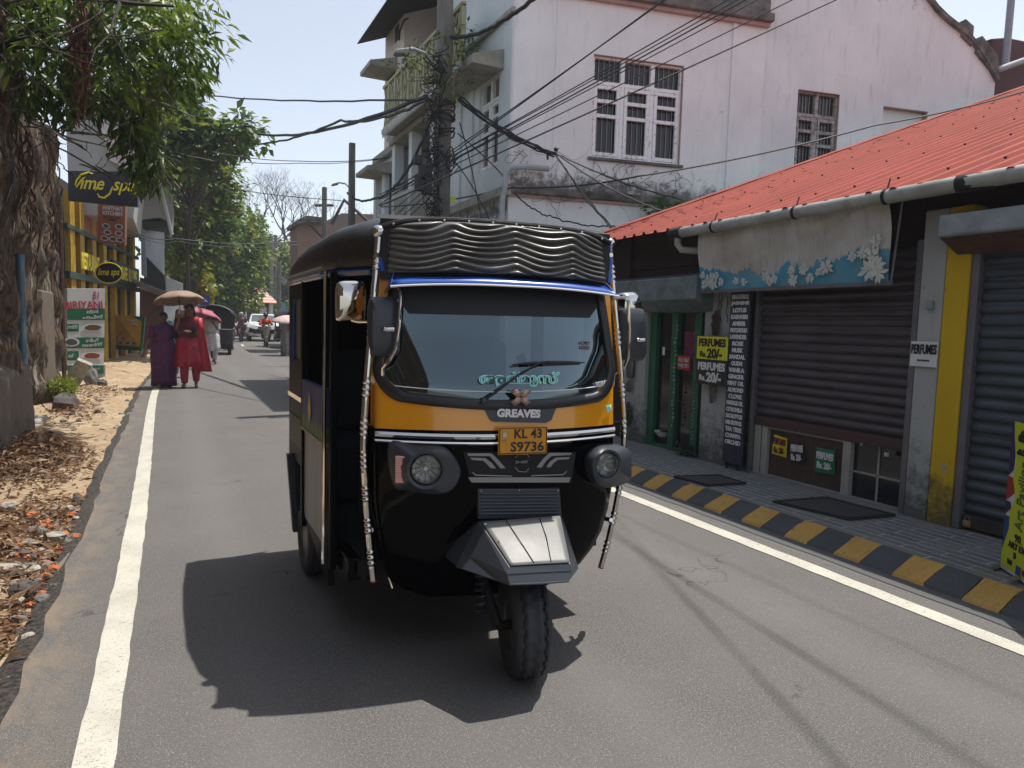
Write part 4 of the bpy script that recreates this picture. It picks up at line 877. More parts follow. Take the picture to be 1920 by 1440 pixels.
# --- decals and grille
g_ = dec([(903,759),(1043,760),(1032,787),(1022,792),(925,790),(918,787)], 'maker_badge', GRP, .012)
text('GREAVES', FP(973,775,.016), FP(1022,776,.016)-FP(924,774,.016), UP, g_, LETW, w=.185, h=.034, bold=.05, depth=.0015); text('POWERED BY', FP(971,763,.016), LD, UP, g_, LETW, w=.065, h=.008, bold=.02, depth=.0015)
text('BS VI', FP(1142,766,.013), FP(1150,762,.013)-FP(1132,768,.013), UP, rk, MG, w=.03, h=.03, bold=.03, name='emission_sticker')
gp_ = dec([(868,846),(1079,848),(1070,905),(884,905)], 'grille_panel', MATB, .006)
for pl in ([(876,850),(922,850),(936,864),(948,878),(938,878),(928,866),(918,855),(878,855)],[(882,858),(910,859),(922,868),(930,878),(920,878),(912,869),(906,864),(884,862)],
           [(1072,849),(1030,849),(1018,860),(1006,876),(1015,877),(1024,864),(1034,855),(1070,853)],[(1068,857),(1042,858),(1030,866),(1024,876),(1032,876),(1038,868),(1046,862),(1066,861)],
           [(878,896),(1070,894),(1066,904),(884,905)]): 
    b = MB(); n = len(pl)
    if n == 8:
        for i in range(3): b.quad(*[FP(*pl[k], .012) for k in (i, i+1, 6-i, 7-i)])
    else: b.grid([[FP(878+192*k/12, 895, .014) for k in range(13)], [FP(884+182*k/12, 904.5, .014) for k in range(13)]])
    b.build('grille_stripe', SGR, gp_, solid=.002)
b = MB(); b.tube([FP(886,886,.012),FP(892,891,.012),FP(960,893,.012)], .003, 5); b.tube([FP(1062,884,.012),FP(1056,890,.012),FP(996,892,.012)], .003, 5)
for q in ((850,6),(852,6)): pass
b.tube([FP(966,858,.012),FP(972,852,.012),FP(988,852,.012),FP(992,857,.012)], .002, 5); b.tube([FP(966,876,.012),FP(972,884,.012),FP(986,885,.012),FP(992,878,.012)], .002, 5); b.build('grille_line', SGR, gp_)
text('D-435', FP(978,866,.012), LD, UP, gp_, SGR, w=.05, h=.011, bold=.02)
# ribbed panel
c_ = [FP(896,917,.02), FP(1050,916,.02), FP(1054,972,.03), FP(897,974,.03)]
rp = MB().prism([c_[3],c_[2],c_[1],c_[0]], -ND*.05).build('ribbed_panel', GRP, rk, bevel=.004)
b = MB()
for k in range(7):
    f = .16+.11*k; A_, B_ = c_[0].lerp(c_[3], f), c_[1].lerp(c_[2], f); A_, B_ = A_.lerp(B_,.03), B_.lerp(A_,.03); b.tube([A_,B_], .0045, 6)
b.build('panel_ribs', GRP, rp, smooth=True)
b = MB(); 
for q in ((902,921),(974,919),(1046,920)): b.ball(FP(*q,.024), .004, 8, 4)
b.build('screws', CHR, rp)
# number plate
pc = FP(981,826,.04); n_ = ND; xh = LD; w_, h_ = .205, .112
ptn = MB().prism([pc+xh*sx_*w_/2+UP_*h_/2*sz_ for UP_ in (Vector((0,0,1)),) for sx_, sz_ in ((-1,-1),(1,-1),(1,1),(-1,1))], -ND*.008).build('number_plate', mat('plate_yellow', (.62,.27,.012), .4, var=.08), rk, bevel=.003)
BKL = mat('letter_black', (.01,.01,.01), .5, var=0)
text('KL 43', pc+xh*.02+UPv(.028) if False else pc+xh*.02+Vector((0,0,.028)), xh, UP, ptn, BKL, w=.115, h=.038, bold=.02, depth=.002); text('S9736', pc+xh*.018+Vector((0,0,-.024)), xh, UP, ptn, BKL, w=.14, h=.040, bold=.02, depth=.002)
text('IND', pc+xh*-.078+Vector((0,0,.002)), xh, UP, ptn, mat('plate_blue', (.2,.25,.3)), w=.022, h=.008); MB().cbox(pc+xh*-.078+Vector((0,0,.024)), (.016,.004,.016)).build('hologram', mat('hologram', (.4,.55,.6), .3), ptn)
b = MB(); o4 = [(-1,-1),(1,-1),(1,1),(-1,1)]
for k in range(4):
    A_, B_ = o4[k], o4[(k+1)%4]; b.tube([pc+xh*A_[0]*(w_/2-.005)+Vector((0,0,A_[1]*(h_/2-.005)))+ND*.001, pc+xh*B_[0]*(w_/2-.005)+Vector((0,0,B_[1]*(h_/2-.005)))+ND*.001], .0018, 4)
b.build('plate_border', BKL, ptn)
# headlights
def lamp_unit(outer, lamp, rad, nx, ind, side):
    sz = [Fp(x,y) for x,y in outer]; n = len(sz); dense = []
    for i in range(n):
        p0_, p1_, p2_, p3_ = sz[i-1], sz[i], sz[(i+1)%n], sz[(i+2)%n]
        for k in range(4):
            f = k/4; cr_ = lambda j: .5*((2*p1_[j])+(-p0_[j]+p2_[j])*f+(2*p0_[j]-5*p1_[j]+4*p2_[j]-p3_[j])*f*f+(-p0_[j]+3*p1_[j]-3*p2_[j]+p3_[j])*f**3); dense.append((cr_(0), cr_(1)))
    ls, lz = Fp(*lamp); m_ = len(dense); cpos = FP(*lamp, .082); an = (ND+LD*nx).normalized(); ux = Vector((0,0,1)).cross(an); ux = -ux if ux.dot(LD) < 0 else ux; uz = an.cross(ux); uz = uz if uz.z > 0 else -uz
    circ = []
    for s, z in dense: a = atan2(z-lz, s-ls); circ.append(a)
    ring = lambda r_, e: [cpos+ux*cos(a)*r_+uz*sin(a)*r_+an*e for a in circ]
    R = [[Pt(s,z,-.03) for s,z in dense],[Pt(s,z,.05) for s,z in dense],[Pt(ls+(s-ls)*.93, lz+(z-lz)*.93, .068) for s,z in dense], ring(rad*1.28,.006), ring(rad*1.08,.002), ring(rad*1.02,-.01), ring(rad*.95,-.03)]
    hl = MB().rings(R, True, False).build('headlight_housing', GRP, rk, smooth=True, angle=45)
    # bowl, bulb and lens
    bowl = MB().rings([[cpos+an*(h_+random.uniform(-.004,.004))+(ux*cos(2*pi*k/18)+uz*sin(2*pi*k/18))*r_*random.uniform(.97,1.03) for k in range(18)] for r_, h_ in ((rad,0),(rad*.93,-.022),(rad*.82,-.04),(rad*.62,-.055),(rad*.4,-.064),(rad*.2,-.066),(.001,-.066))], True, False); hd = bowl.build('headlight', mat('reflector', (.92,.92,.9), .3, 0, var=.6, vs=60), hl); 
    b = MB(); b.lathe([(rad*.2,-.06),(rad*.2,-.03),(rad*.14,-.022),(.001,-.022)], cpos, an, 16); b.lathe([(rad*.95,-.005),(rad*1.0,.002),(rad*.95,.006)], cpos, an, 30, False, False)
    for k in range(12):
        a = 2*pi*k/12; b.tube([cpos+ux*cos(a)*rad*.35+uz*sin(a)*rad*.35-an*.045, cpos+ux*cos(a)*rad*.9+uz*sin(a)*rad*.9-an*.02], .002, 4)
    b.build('bulb', CHR, hl, smooth=True)
    MB().lathe([(rad*1.0,.0),(rad*.8,.008),(rad*.4,.013),(.001,.014)], cpos, an, 28, False, False).build('lens', LENS, hl, smooth=True)
    return hl
hlL = lamp_unit([(728,829),(775,832),(830,836),(855,865),(857,890),(838,916),(800,921),(762,914),(735,905)], (799,881), .058, -.1, None, -1)
hlR = lamp_unit([(1100,850),(1120,834),(1150,833),(1170,840),(1174,870),(1171,897),(1150,906),(1120,909),(1102,895),(1096,870)], (1139,872), .052, .12, None, 1)
AMB = mat('indicator_lens', (.8,.42,.36), .25, var=.3, vs=4); CLR = mat('clear_lens', (.6,.6,.6), .2, .3, var=.2)
for (x, y, w, h, m_, hl, e) in ((752,880,10,25,AMB,hlL,.084),(1175,877,5,28,CLR,hlR,.0)):
    b = MB(); A_ = FP(x-w,y-h,e); 
    for k in range(11):
        yy = y-h+2*h*(k+.5)/11; c0, c1 = FP(x-w,yy,e), FP(x+w,yy,e); 
        if hl is hlR: c0 = FP(1171,yy,.0)-ND*.03; c1 = c0+LD*.012-ND*.05+Vector((.012,0,0))
        b.tube([c0,c1], .0062, 6)
    b.build('indicator', m_, hl, smooth=True)
# dashboard inside, steering column, interior
MB().prism([P0+LD*s+ND*.02+Vector((0,0,z)) for s, z in ((-.5,.98),(.52,.98),(.52,1.09),(-.5,1.09))], -ND*.14).build('dashboard', MATB, rk, bevel=.02)
MB().tube([FP(1010,760,-.25),FP(985,700,-.22),FP(975,665,-.2)], [.03,.022,.02], 8).build('steering_handle', GRP, rk, smooth=True)
INT = mat('interior_black', (.006,.006,.007), .9, var=0)
b = MB(); b.box((.70,2.82,.33),(1.88,4.3,.39)); fl_ = b.build('floor', INT, rk)
MB().box((.66,4.22,.38),(1.9,4.27,1.65)).build('rear_wall', INT, rk); MB().box((.72,3.78,.39),(1.84,4.2,.75)).build('rear_seat', mat('seat_dark', (.01,.012,.02), .7), rk, bevel=.04); 
ps = MB(); ps.box((.8,4.1,.75),(1.76,4.22,1.25)); ps.build('rear_backrest', mat('seat_dark', (.01,.012,.02)), rk, bevel=.04)
SB = mat('seat_blue', (.03,.038,.06), .55); MB().box((.83,3.05,.4),(1.7,3.42,.72)).build('driver_seat', SB, rk, bevel=.04); MB().box((.92,3.40,.75),(1.65,3.47,1.32)).build('driver_backrest', SB, rk, bevel=.035)
MB().box((1.86,2.95,.36),(1.93,4.25,1.05)).build('side_wall', PBK, rk, bevel=.02); b = MB(); b.box((1.87,3.5,1.05),(1.92,3.56,1.66)); b.box((1.87,4.1,1.05),(1.92,4.25,1.66)); b.parts('side_post', PBK, rk)
# --- left side
# rear quarter with window, tapering at back
def rq(y, z, o=0): return Vector((.635-o, y, z))
holes = [(3.88,4.16,1.18,1.52)]
b = MB(); u_ = [3.76,3.88,4.16,4.27]; z_ = [.98,1.18,1.52,1.66]
for i in range(3):
    for j in range(3):
        if i == 1 and j == 1: continue
        b.quad(rq(u_[i],z_[j]),rq(u_[i+1],z_[j]),rq(u_[i+1],z_[j+1]),rq(u_[i],z_[j+1]))
qs = b.build('rear_quarter', SBK, rk, solid=.012)
MB().box((.630,3.87,1.17),(.640,3.885,1.53)).box((.630,4.155,1.17),(.640,4.17,1.53)).build('window_frame', BLU, qs); MB().quad(rq(3.88,1.18,-.01),rq(4.16,1.18,-.01),rq(4.16,1.52,-.01),rq(3.88,1.52,-.01)).build('window_film', mat('film_olive', (.1,.085,.03), .3, var=.6, vs=8), qs)
b = MB(); b.box((.632,3.76,.60),(.66,4.30,.97)); b.prism([(.64,4.3,.6),(.7,4.36,.6),(.7,4.36,1.5),(.64,4.3,1.5)], (.02,0,0)); b.build('rear_panel', SBK, rk, bevel=.01)
MB().box((.625,3.76,.955),(.634,4.3,.985)).build('chrome_trim', CHR, rk, bevel=.003); MB().box((.627,3.76,.70),(.634,4.26,.86)).build('side_stripe', mat('brown_grey', (.07,.062,.058), .5), rk)
MB().prism([(.64,4.28,.64),(.64,4.05,.30),(.64,3.9,.34),(.64,3.76,.62)], (.03,0,0)).build('wheel_arch', PBK, rk, bevel=.008)
MB().prism([(.615,4.02,.19),(.615,4.07,.19),(.60,4.2,.62),(.60,4.15,.62)], (.16,0,0)).build('mud_flap', RUBB, rk, bevel=.004)
# passenger lower door panel with painted landscape
t = MT('painted_sky'); sx = t.n('ShaderNodeSeparateXYZ'); t.L(t.src, sx.inputs[0]); sky_ = t.mix(t.ramp(t.noise(9, 5, .7), .35, .7), (.012,.012,.05), (.03,.045,.2)); gr = t.mix(t.ramp(t.noise(40, 3, .6, (1,1,.2)), .4, .6), (.03,.07,.02), (.1,.16,.06))
hgt = t.math('ADD', t.math('MULTIPLY', t.noise(16, 4, .6, (1,1,.1)), .16), .83); t.col(t.mix(t.math('LESS_THAN', sx.outputs['Z'], hgt), sky_, gr)); t.set(.25, coat=.5); ART = t.m; ART.node_tree.nodes['Principled BSDF'].inputs['Coat Weight'].default_value = 0; ART.node_tree.nodes['Principled BSDF'].inputs['Roughness'].default_value = .5
pd = MB().box((.615,3.16,.845),(.645,3.74,1.095)).build('painted_panel', ART, rk, bevel=.006)
MB().poly([(.611,3.50,.885),(.611,3.46,.96),(.611,3.50,1.05),(.611,3.54,.96)]).build('gold_star', mat('gold_paint', (.55,.36,.02), .4), pd, solid=.002)
t = MT('brown_gloss'); t.col(t.mix(t.ramp(t.noise(3, 4, .6, (1,2.4,.8)), .42, .62), (.035,.026,.02), (.10,.08,.062))); t.set(.3, .0, .3)
MB().prism([(.625,3.15,.36),(.625,3.70,.36),(.625,3.74,.42),(.625,3.74,.838),(.625,3.15,.838)], (.03,0,0)).build('side_panel', t.m, rk, bevel=.006)
MB().box((.612,3.15,.832),(.64,3.75,.846)).build('panel_trim', mat('trim_gold', (.2,.2,.08), .4), rk)
b = MB(); b.tube([(.612,3.13,.30),(.612,3.13,1.0),(.615,3.13,1.62)], .009, 8); b.build('door_post', CHR, rk, smooth=True)
b = MB(); b.box((.63,3.075,.28),(.66,3.12,1.62)); b.box((.615,3.74,.30),(.65,3.78,1.66)); b.prism([(.63,3.1,.2),(.63,3.16,.2),(.63,3.75,.36),(.63,3.15,.36)], (.03,0,0)); b.parts('body_post', SBK, rk, bevel=.006)
b = MB(); b.prism([(.74,2.84,.30),(.74,2.90,.30),(.74,2.88,1.0),(.74,2.84,1.0)], (.03,0,0)); b.box((.66,2.86,.30),(.72,3.12,.40)); b.parts('door_sill', PBK, rk, bevel=.01)
b = MB(); b.tube([(.765,2.83,.99),(.775,2.84,.7),(.80,2.84,.4),(.84,2.80,.27)], .006, 6); b.build('sill_edge', CHR, rk)
# lining under the roof + gutter rail
def roofsec(y, xc, hw, zt, zb=1.63, n=24):
    r = []
    for k in range(n+1):
        a = pi-pi*k/n; r.append((xc+hw*(abs(cos(a))**.42)*(1 if cos(a) > 0 else -1), y, zb+(zt-zb)*abs(sin(a))**.55))
    return r
secs = [(2.70,1.27,.50,1.815),(2.80,1.275,.53,1.845),(3.0,1.28,.61,1.865),(3.25,1.285,.655,1.865),(3.7,1.285,.665,1.85),(4.0,1.285,.665,1.82),(4.2,1.285,.66,1.77),(4.32,1.285,.65,1.70),(4.37,1.285,.635,1.64)]
canopy = MB().grid([roofsec(*s_) for s_ in secs]).build('canopy', VIN, rk, smooth=True, angle=0, solid=.012)
b = MB()
for dz in (0,.03):
    b.tube([Vector((s_[1]-s_[2]-.006, s_[0]+.05, 1.645-dz*1.2)) for s_ in secs[1:-1]], .006, 6)
b.build('roof_piping', mat('piping_grey', (.3,.3,.3), .4, .4, var=0), canopy, smooth=True)
b = MB(); b.tube([(s_[1]-s_[2]+.01, s_[0]+.05, 1.615) for s_ in secs[1:-1]], .022, 6); b.build('roof_rail', BLU, rk)
MB().grid([[Vector((s_[1]-s_[2]+.02,s_[0]+.02,1.66)), Vector((s_[1]+s_[2]-.02,s_[0]+.02,1.66))] for s_ in secs]).build('headlining', INT, rk)
MB().prism([(.68,4.30,.5),(1.88,4.30,.5),(1.88,4.37,1.64),(.68,4.37,1.64)], (0,.02,0)).build('rear_panel', PBK, rk)
# --- padded hood above the windscreen
rows = []; nz, ns = 90, 72
def pads(u, v):   # u across 0..1, v down 0..1
    z = 1.80-.205*v; s = -.50+.955*u
    ph = 8.6*v*2*pi/2/pi; w = abs(sin(pi*(u-.27)/.265)); wob = -1.05*w*(1+.22*sin(u*7+v*3))+.16*sin(u*11+v*5)+.12*sin(u*4.3-v*9)
    rid = abs(sin(pi*(v*8.0+wob+.15)))**.7
    fade = min(1, u/.05, (1-u)/.05)**.6*min(1, (v)/.07, (1-v)/.03)**.5 if 0 < u < 1 and 0 < v < 1 else 0
    return s, z, rid*fade
for j in range(nz+1):
    r = []
    for i in range(ns+1):
        u, v = i/ns, j/nz; s, z, d = pads(u, v)
        zz = z+.012*(1-(2*u-1)**2)-(.03*(abs(2*u-1)**6))*(1-v); r.append(Pt(s, zz, .03+.035*v+(.034+.006*sin(u*17+v*4))*d-.05*abs(2*u-1)**8))
    rows.append(r)
pad = MB().grid(rows).build('padded_hood', mat('quilted_vinyl', (.13,.126,.118), .33, var=.15, vs=8), rk, smooth=True, angle=0)
b = MB(); top = [Pt(-.52+.99*k/40, 1.808+.012*(1-((k-20)/20)**2)-.035*abs((k-20)/20)**6, .02) for k in range(41)]; b.tube(top, .011, 8)
b.build('hood_piping', VIN, pad, smooth=True)
b = MB(); 
for k in range(2, 39, 4): b.ball(top[k]+ND*.012-Vector((0,0,.005)), .006, 8, 5)
b.build('hood_studs', CHR, pad)
b = MB(); b.tube([Pt(-.515,1.79,.0),Pt(-.525,1.70,.01),Pt(-.51,1.60,.03)], .009, 6); b.tube([Pt(.47,1.79,.0),Pt(.48,1.70,.01),Pt(.465,1.60,.03)], .009, 6); b.parts('hood_edge', BLU, pad)
MB().grid([[Pt(-.52+.99*k/20, z, e) for k in range(21)] for z, e in ((1.85,-.15),(1.81,.015),(1.7,.02),(1.57,.03))]).build('hood_backing', MATB, pad)
# --- blue visor
R = []
for z, e, w in ((1.598,.055,.465),(1.585,.085,.47),(1.563,.125,.48)): R.append([Pt(-w-.01+(2*w-.015)*k/24, z-.02*abs((k-12)/12)**2.5, e) for k in range(25)])
vis = MB().grid(R).build('sun_visor', BLU, rk, smooth=True, solid=.006, angle=0)
MB().tube([Pt(-.492+.957*k/24, 1.559-.02*abs((k-12)/12)**2.5, .127) for k in range(25)], .0045, 6).build('visor_trim', LETW, vis, smooth=True)
b = MB(); b.poly([Pt(-.47,1.598,.05),Pt(-.49,1.543,.125),Pt(-.50,1.53,.04)]); b.poly([Pt(.44,1.598,.05),Pt(.468,1.53,.04),Pt(.458,1.543,.125)]); b.parts('visor_end', BLU, vis, solid=.004)
# --- front mudguard
Y_ = lambda x, y, Yv_: atY(x, y, Yv_)
A1, B1 = Y_(899,980,2.44), Y_(1050,968,2.42); C1, D1 = Y_(1069,1058,2.19), Y_(955,1064,2.21); E1, G1 = Y_(956,1096,2.18), Y_(1066,1090,2.16)
Hh, Hb = Y_(856,1062,2.42), Y_(895,975,2.56); I1, Ib = Y_(1084,1066,2.36), Y_(1056,972,2.5); E2, G2 = Y_(950,1075,2.20), Y_(1070,1069,2.18); H2_ = Y_(868,1035,2.44); I2 = Y_(1079,1050,2.37)
b = MB(); b.quad(A1,D1,C1,B1); b.quad(D1,E2,G2,C1); b.quad(E2,E1,G1,G2); b.quad(A1,H2_,E2,D1); b.quad(H2_,Hh,E1,E2); b.quad(B1,C1,G2,I2); b.quad(I2,G2,G1,I1)
b.poly([A1,Hb,H2_+Vector((.0,.1,.0)),H2_]); b.poly([H2_,H2_+Vector((0,.1,0)),Hh+Vector((0,.12,-.0)),Hh]); b.poly([B1,I2,I2+Vector((.0,.1,.0)),Ib]); b.poly([I2,I1,I1+Vector((0,.1,0)),I2+Vector((0,.1,0))]); b.quad(A1,B1,Ib,Hb)
mg = MB(); mg.v = b.v; mg.f = b.f; mg.mi = b.mi
# merge duplicate corners so the bevel rounds the edges
def merge(mb):
    idx = {}; mp_ = []; nv = []
    for p in mb.v:
        k = tuple(round(c, 4) for c in p)
        if k not in idx: idx[k] = len(nv); nv.append(p)
        mp_.append(idx[k])
    mb.v = nv; mb.f = [tuple(mp_[i] for i in f) for f in mb.f]; return mb
fg = merge(mg).build('front_mudguard', GRP, rk, bevel=.014, solid=.004)
up_ = (B1-A1).cross(D1-A1); up_.normalize(); up_ = up_ if up_.z > 0 else -up_
def pl(u, v, e=.004): a = A1.lerp(B1,u); d__ = D1.lerp(C1,u); return a.lerp(d__, v)+up_*(e+.006*sin(pi*u)*sin(pi*min(1,v*1.1)))
rows = [[pl(.02+.965*i/14, .02+.97*j/12, .0065) for i in range(15)] for j in range(13)]
sp = MB().grid(rows).build('mudguard_sunlit_top', GRP_SUN, fg, smooth=True, solid=.003)  # paler sheet paints the sun glare on the guard's own grey plastic top
b = MB(); b.tube([pl(.30,.03,.012),pl(.33,.5,.012),pl(.40,.97,.010)], .0016, 5); b.tube([pl(.72,.03,.012),pl(.72,.5,.012),pl(.68,.97,.010)], .0016, 5); b.build('top_crease', MATB, sp)
b = MB(); b.ball(pl(.03,.1,.012), .006, 8, 5); b.ball(pl(.06,.5,.012)-up_*.0, .004, 6, 4); b.build('rivet', CHR, fg)
b = MB(); b.tube([E1.lerp(G1,0), E1.lerp(G1,.5)-Vector((0,.006,0)), G1], .004, 6); b.tube([Hh,E1], .004, 6); b.tube([E2+Vector((0,-.004,0)),G2+Vector((0,-.004,0))], .002, 5); b.build('guard_lip', GRP, fg)
TYRE = mat('tyre_rubber', (.032,.034,.042), .6, var=.2)
# --- wheels
def wheel(c, r, w, yaw, label=None, tread=True):
    th = MB(); nu, ax = 96, Vector((cos(yaw), sin(yaw), 0)); fwd = Vector((-sin(yaw), cos(yaw), 0)); prof = []
    for k in range(44):
        a = -pi*.78+2*pi*.78*k/43; pw = w/2*(1 if sin(a)>0 else -1)*abs(sin(a))**.75; pr_ = r-w*.50+w*.50*(abs(cos(a))**.5 if abs(a) < pi/2 else -abs(cos(a))**.9*.7); prof.append((pw, pr_))
    R = []
    for i in range(nu):
        t_ = 2*pi*i/nu; d_ = fwd*cos(t_)+Vector((0,0,sin(t_))); ring = []
        for pw, pr_ in prof:
            if tread and abs(pw) < w*.42 and pr_ > r*.9:
                q = pw/w+.012*(1 if (i//2)%2 else -1); g = min(abs(q-x) for x in (-.27,-.09,.09,.27)); pr_ -= .013 if g < .022 else 0
            ring.append(Vector(c)+ax*pw+d_*pr_)
        R.append(ring)
    root = MB(); i0 = 0
    b = MB(); n = len(prof)
    for r_ in R: b.V(*r_)
    for i in range(nu):
        for k in range(n-1): A_ = i*n+k; B_ = ((i+1)%nu)*n+k; b.Fc((A_, A_+1, B_+1, B_))
    ty = b.build('wheel', TYRE, rk, smooth=True, angle=50)
    if label: ty['label'] = label
    rr = r-w*.78
    MB().lathe([(rr*1.04,w*.36),(rr*.98,w*.40),(rr*.9,w*.30),(rr*.82,w*.1),(rr*.35,w*.06),(rr*.3,w*.2),(.001,w*.2)], c, ax, 32).build('wheel_rim', mat('rim_grey', (.13,.13,.13), .4, .5), ty, smooth=True)
    MB().lathe([(rr*1.04,-w*.36),(rr*.98,-w*.40),(rr*.9,-w*.30),(rr*.82,-w*.1),(rr*.35,-w*.06),(rr*.3,-w*.2),(.001,-w*.2)], c, ax, 32).build('wheel_rim', mat('rim_grey', (.13,.13,.13)), ty, smooth=True)
    return ty
wf = wheel((1.262,2.395,.215), .215, .15, radians(-14), 'front wheel with zigzag grooved tyre')
wheel((.70,3.86,.215), .215, .12, 0); wheel((1.86,3.86,.215), .215, .12, 0)
b = MB(); b.tube([(1.15,2.40,.215),(1.13,2.5,.36),(1.18,2.62,.6)], .022, 8); b.tube([(1.15,2.395,.215),(1.28,2.395,.215)], .02, 8); b.build('front_fork', MATB, rk)
b = MB(); b.tube([(1.10+.022*cos(a*.8),2.46+.022*sin(a*.8),.25+a*.0036) for a in range(60)], .006, 5); b.build('coil_spring', mat('spring_blue', (.02,.02,.05), .4), rk, smooth=True)
b = MB(); b.tube([(.7,3.86,.22),(1.86,3.86,.22)], .03, 8); b.box((1.0,3.7,.2),(1.55,4.1,.4)); b.box((.85,2.9,.24),(.9,4.2,.32)); b.box((1.66,2.9,.24),(1.71,4.2,.32)); b.build('axle', MATB, rk)
# --- chrome rods
def rod(pts, name='chrome_rod'):
    P_ = [atY(x, y, Yq) for x, y, Yq in pts]; out = []
    for i in range(len(P_)-1):
        for k in range(8):
            p0_, p1_, p2_, p3_ = P_[max(0,i-1)], P_[i], P_[i+1], P_[min(len(P_)-1,i+2)]; f = k/8
            out.append(.5*((2*p1_)+(-p0_+p2_)*f+(2*p0_-5*p1_+4*p2_-p3_)*f*f+(-p0_+3*p1_-3*p2_+p3_)*f**3))
    out.append(P_[-1]); L_ = [0]
    for a, c in zip(out, out[1:]): L_.append(L_[-1]+(c-a).length)
    T = L_[-1]; res, rad_ = [], []; n = int(T/.004)
    for k in range(n+1):
        d_ = T*k/n; i = max(j for j in range(len(L_)) if L_[j] <= d_+1e-9); i = min(i, len(out)-2); p = out[i].lerp(out[i+1], (d_-L_[i])/max(1e-6,(L_[i+1]-L_[i]))); r = .0135
        for c0 in (.115,.40,.63,.79,.93,1.07,1.21,1.35):
            q = (d_-c0*T/1.45)
            if abs(q) < .04: r = .0135+.003*max(0, cos(q/.04*pi*3.5))**.5 if cos(q/.04*pi*3.5) > 0 else .0125
        res.append(p); rad_.append(r)
    o = MB().tube(res, rad_, 12).build(name, CHR, rk, smooth=True, angle=60)
    MB().ball(out[0]+Vector((0,0,.012)), .026, 16, 10).build('rod_knob', CHR, o, smooth=True); MB().tube([out[-1], out[-1]+(out[-1]-out[-2]).normalized()*.006], .0135, 10).build('red_cap', mat('cap_red', (.3,.02,.02), .5), o); return o, out
r1, o1 = rod([(710,440,2.72),(702,540,2.70),(690,690,2.68),(683,790,2.67),(683,870,2.67),(690,985,2.69),(700,1088,2.69)])
r2, o2 = rod([(1142,462,2.62),(1152,560,2.60),(1164,700,2.58),(1170,790,2.57),(1166,880,2.57),(1147,985,2.6),(1127,1062,2.64)])
b = MB()
for (x, y, x2, y2) in ((686,797,712,799),(697,994,712,995),(706,478,722,480)): b.tube([atY(x,y,2.69), atY(x2,y2,2.76)], .010, 6)
b.parts('rod_bracket', CHR, r1); b = MB()
for (x, y, x2, y2) in ((1170,792,1150,792),(1146,975,1132,972),(1146,478,1132,480)): b.tube([atY(x,y,2.56), atY(x2,y2,2.64)], .010, 6)
b.parts('rod_bracket', CHR, r2)
# --- mirrors
def mirror(rim, depth, body_m, arm, Yq, knob=None, name='side_mirror', lab=None, face=None):
    pts = [atY(x, y, Yq) for x, y in rim]; c = sum(pts, Vector())/len(pts); dense = []
    n = len(pts)
    for i in range(n):
        a, m1, c1 = pts[i-1].lerp(pts[i], .75), pts[i], pts[i].lerp(pts[(i+1)%n], .25)
        for k in range(5): f = k/5; dense.append(a.lerp(m1,f).lerp(m1.lerp(c1,f),f))
        dense.append(c1)
    dv = Vector((0,depth,0)); R = [[c+(p-c)*.94+dv*1.0 for p in dense],[p+dv*.9 for p in dense],[p for p in dense],[c+(p-c)*.82-dv*.45 for p in dense],[c+(p-c)*.45-dv*.62 for p in dense],[c+(p-c)*.001-dv*.63 for p in dense]]
    o = MB().rings(R, True, True).build(name, body_m, rk, smooth=True, angle=38)
    if lab: o['label'] = lab
    MB().tube([atY(*q) for q in arm], .008, 8).build('mirror_arm', CHR, o, smooth=True)
    if knob: kb_ = atY(*knob); MB().ball(kb_, .010, 10, 6).tube([kb_+Vector((0,0,-.002)), kb_+Vector((.035,.0,0))], .009, 6).build('arm_clamp', CHR, o, smooth=True)
    MB().poly([c+(p-c)*.9+dv*1.01 for p in dense[::-1]]).build('mirror_glass', CHR, o); return o
mirror([(697,556),(748,556),(750,664),(740,668),(697,668),(692,640),(692,580)], .035, GRP, [(722,548,2.72),(733,537,2.66),(748,538,2.63),(752,548,2.62),(748,610,2.62),(741,655,2.62),(728,678,2.63),(718,690,2.66),(716,735,2.68)], 2.66, (722,617,2.625), lab='black backed mirror on the left of the windscreen')
mirror([(1166,578),(1206,578),(1212,600),(1213,660),(1205,677),(1168,676),(1162,660),(1162,600)], .035, GRP, [(1133,580,2.72),(1138,563,2.64),(1150,558,2.58),(1170,558,2.55),(1178,565,2.55),(1180,620,2.55),(1178,670,2.56),(1170,690,2.58),(1152,700,2.62),(1150,722,2.66)], 2.60, (1196,637,2.565), lab='black backed mirror on the right of the windscreen')
mirror([(636,527),(684,527),(687,540),(685,600),(680,603),(634,603),(631,592),(631,540)], .03, CHR, [(660,600,2.86),(672,603,2.84),(690,603,2.8),(705,600,2.76)], 2.88, lab='chrome backed outer mirror on the left side')
mirror([(1166,549),(1192,547),(1200,562),(1205,590),(1200,600),(1170,600),(1163,580)], .04, CHR, [(1180,598,2.84),(1168,604,2.8),(1155,606,2.74)], 2.84, lab='chrome backed outer mirror on the right side')
MB().tube([atY(714,725,2.68), atY(716,742,2.68)], .012, 8).build('mirror_socket', YEL, rk)
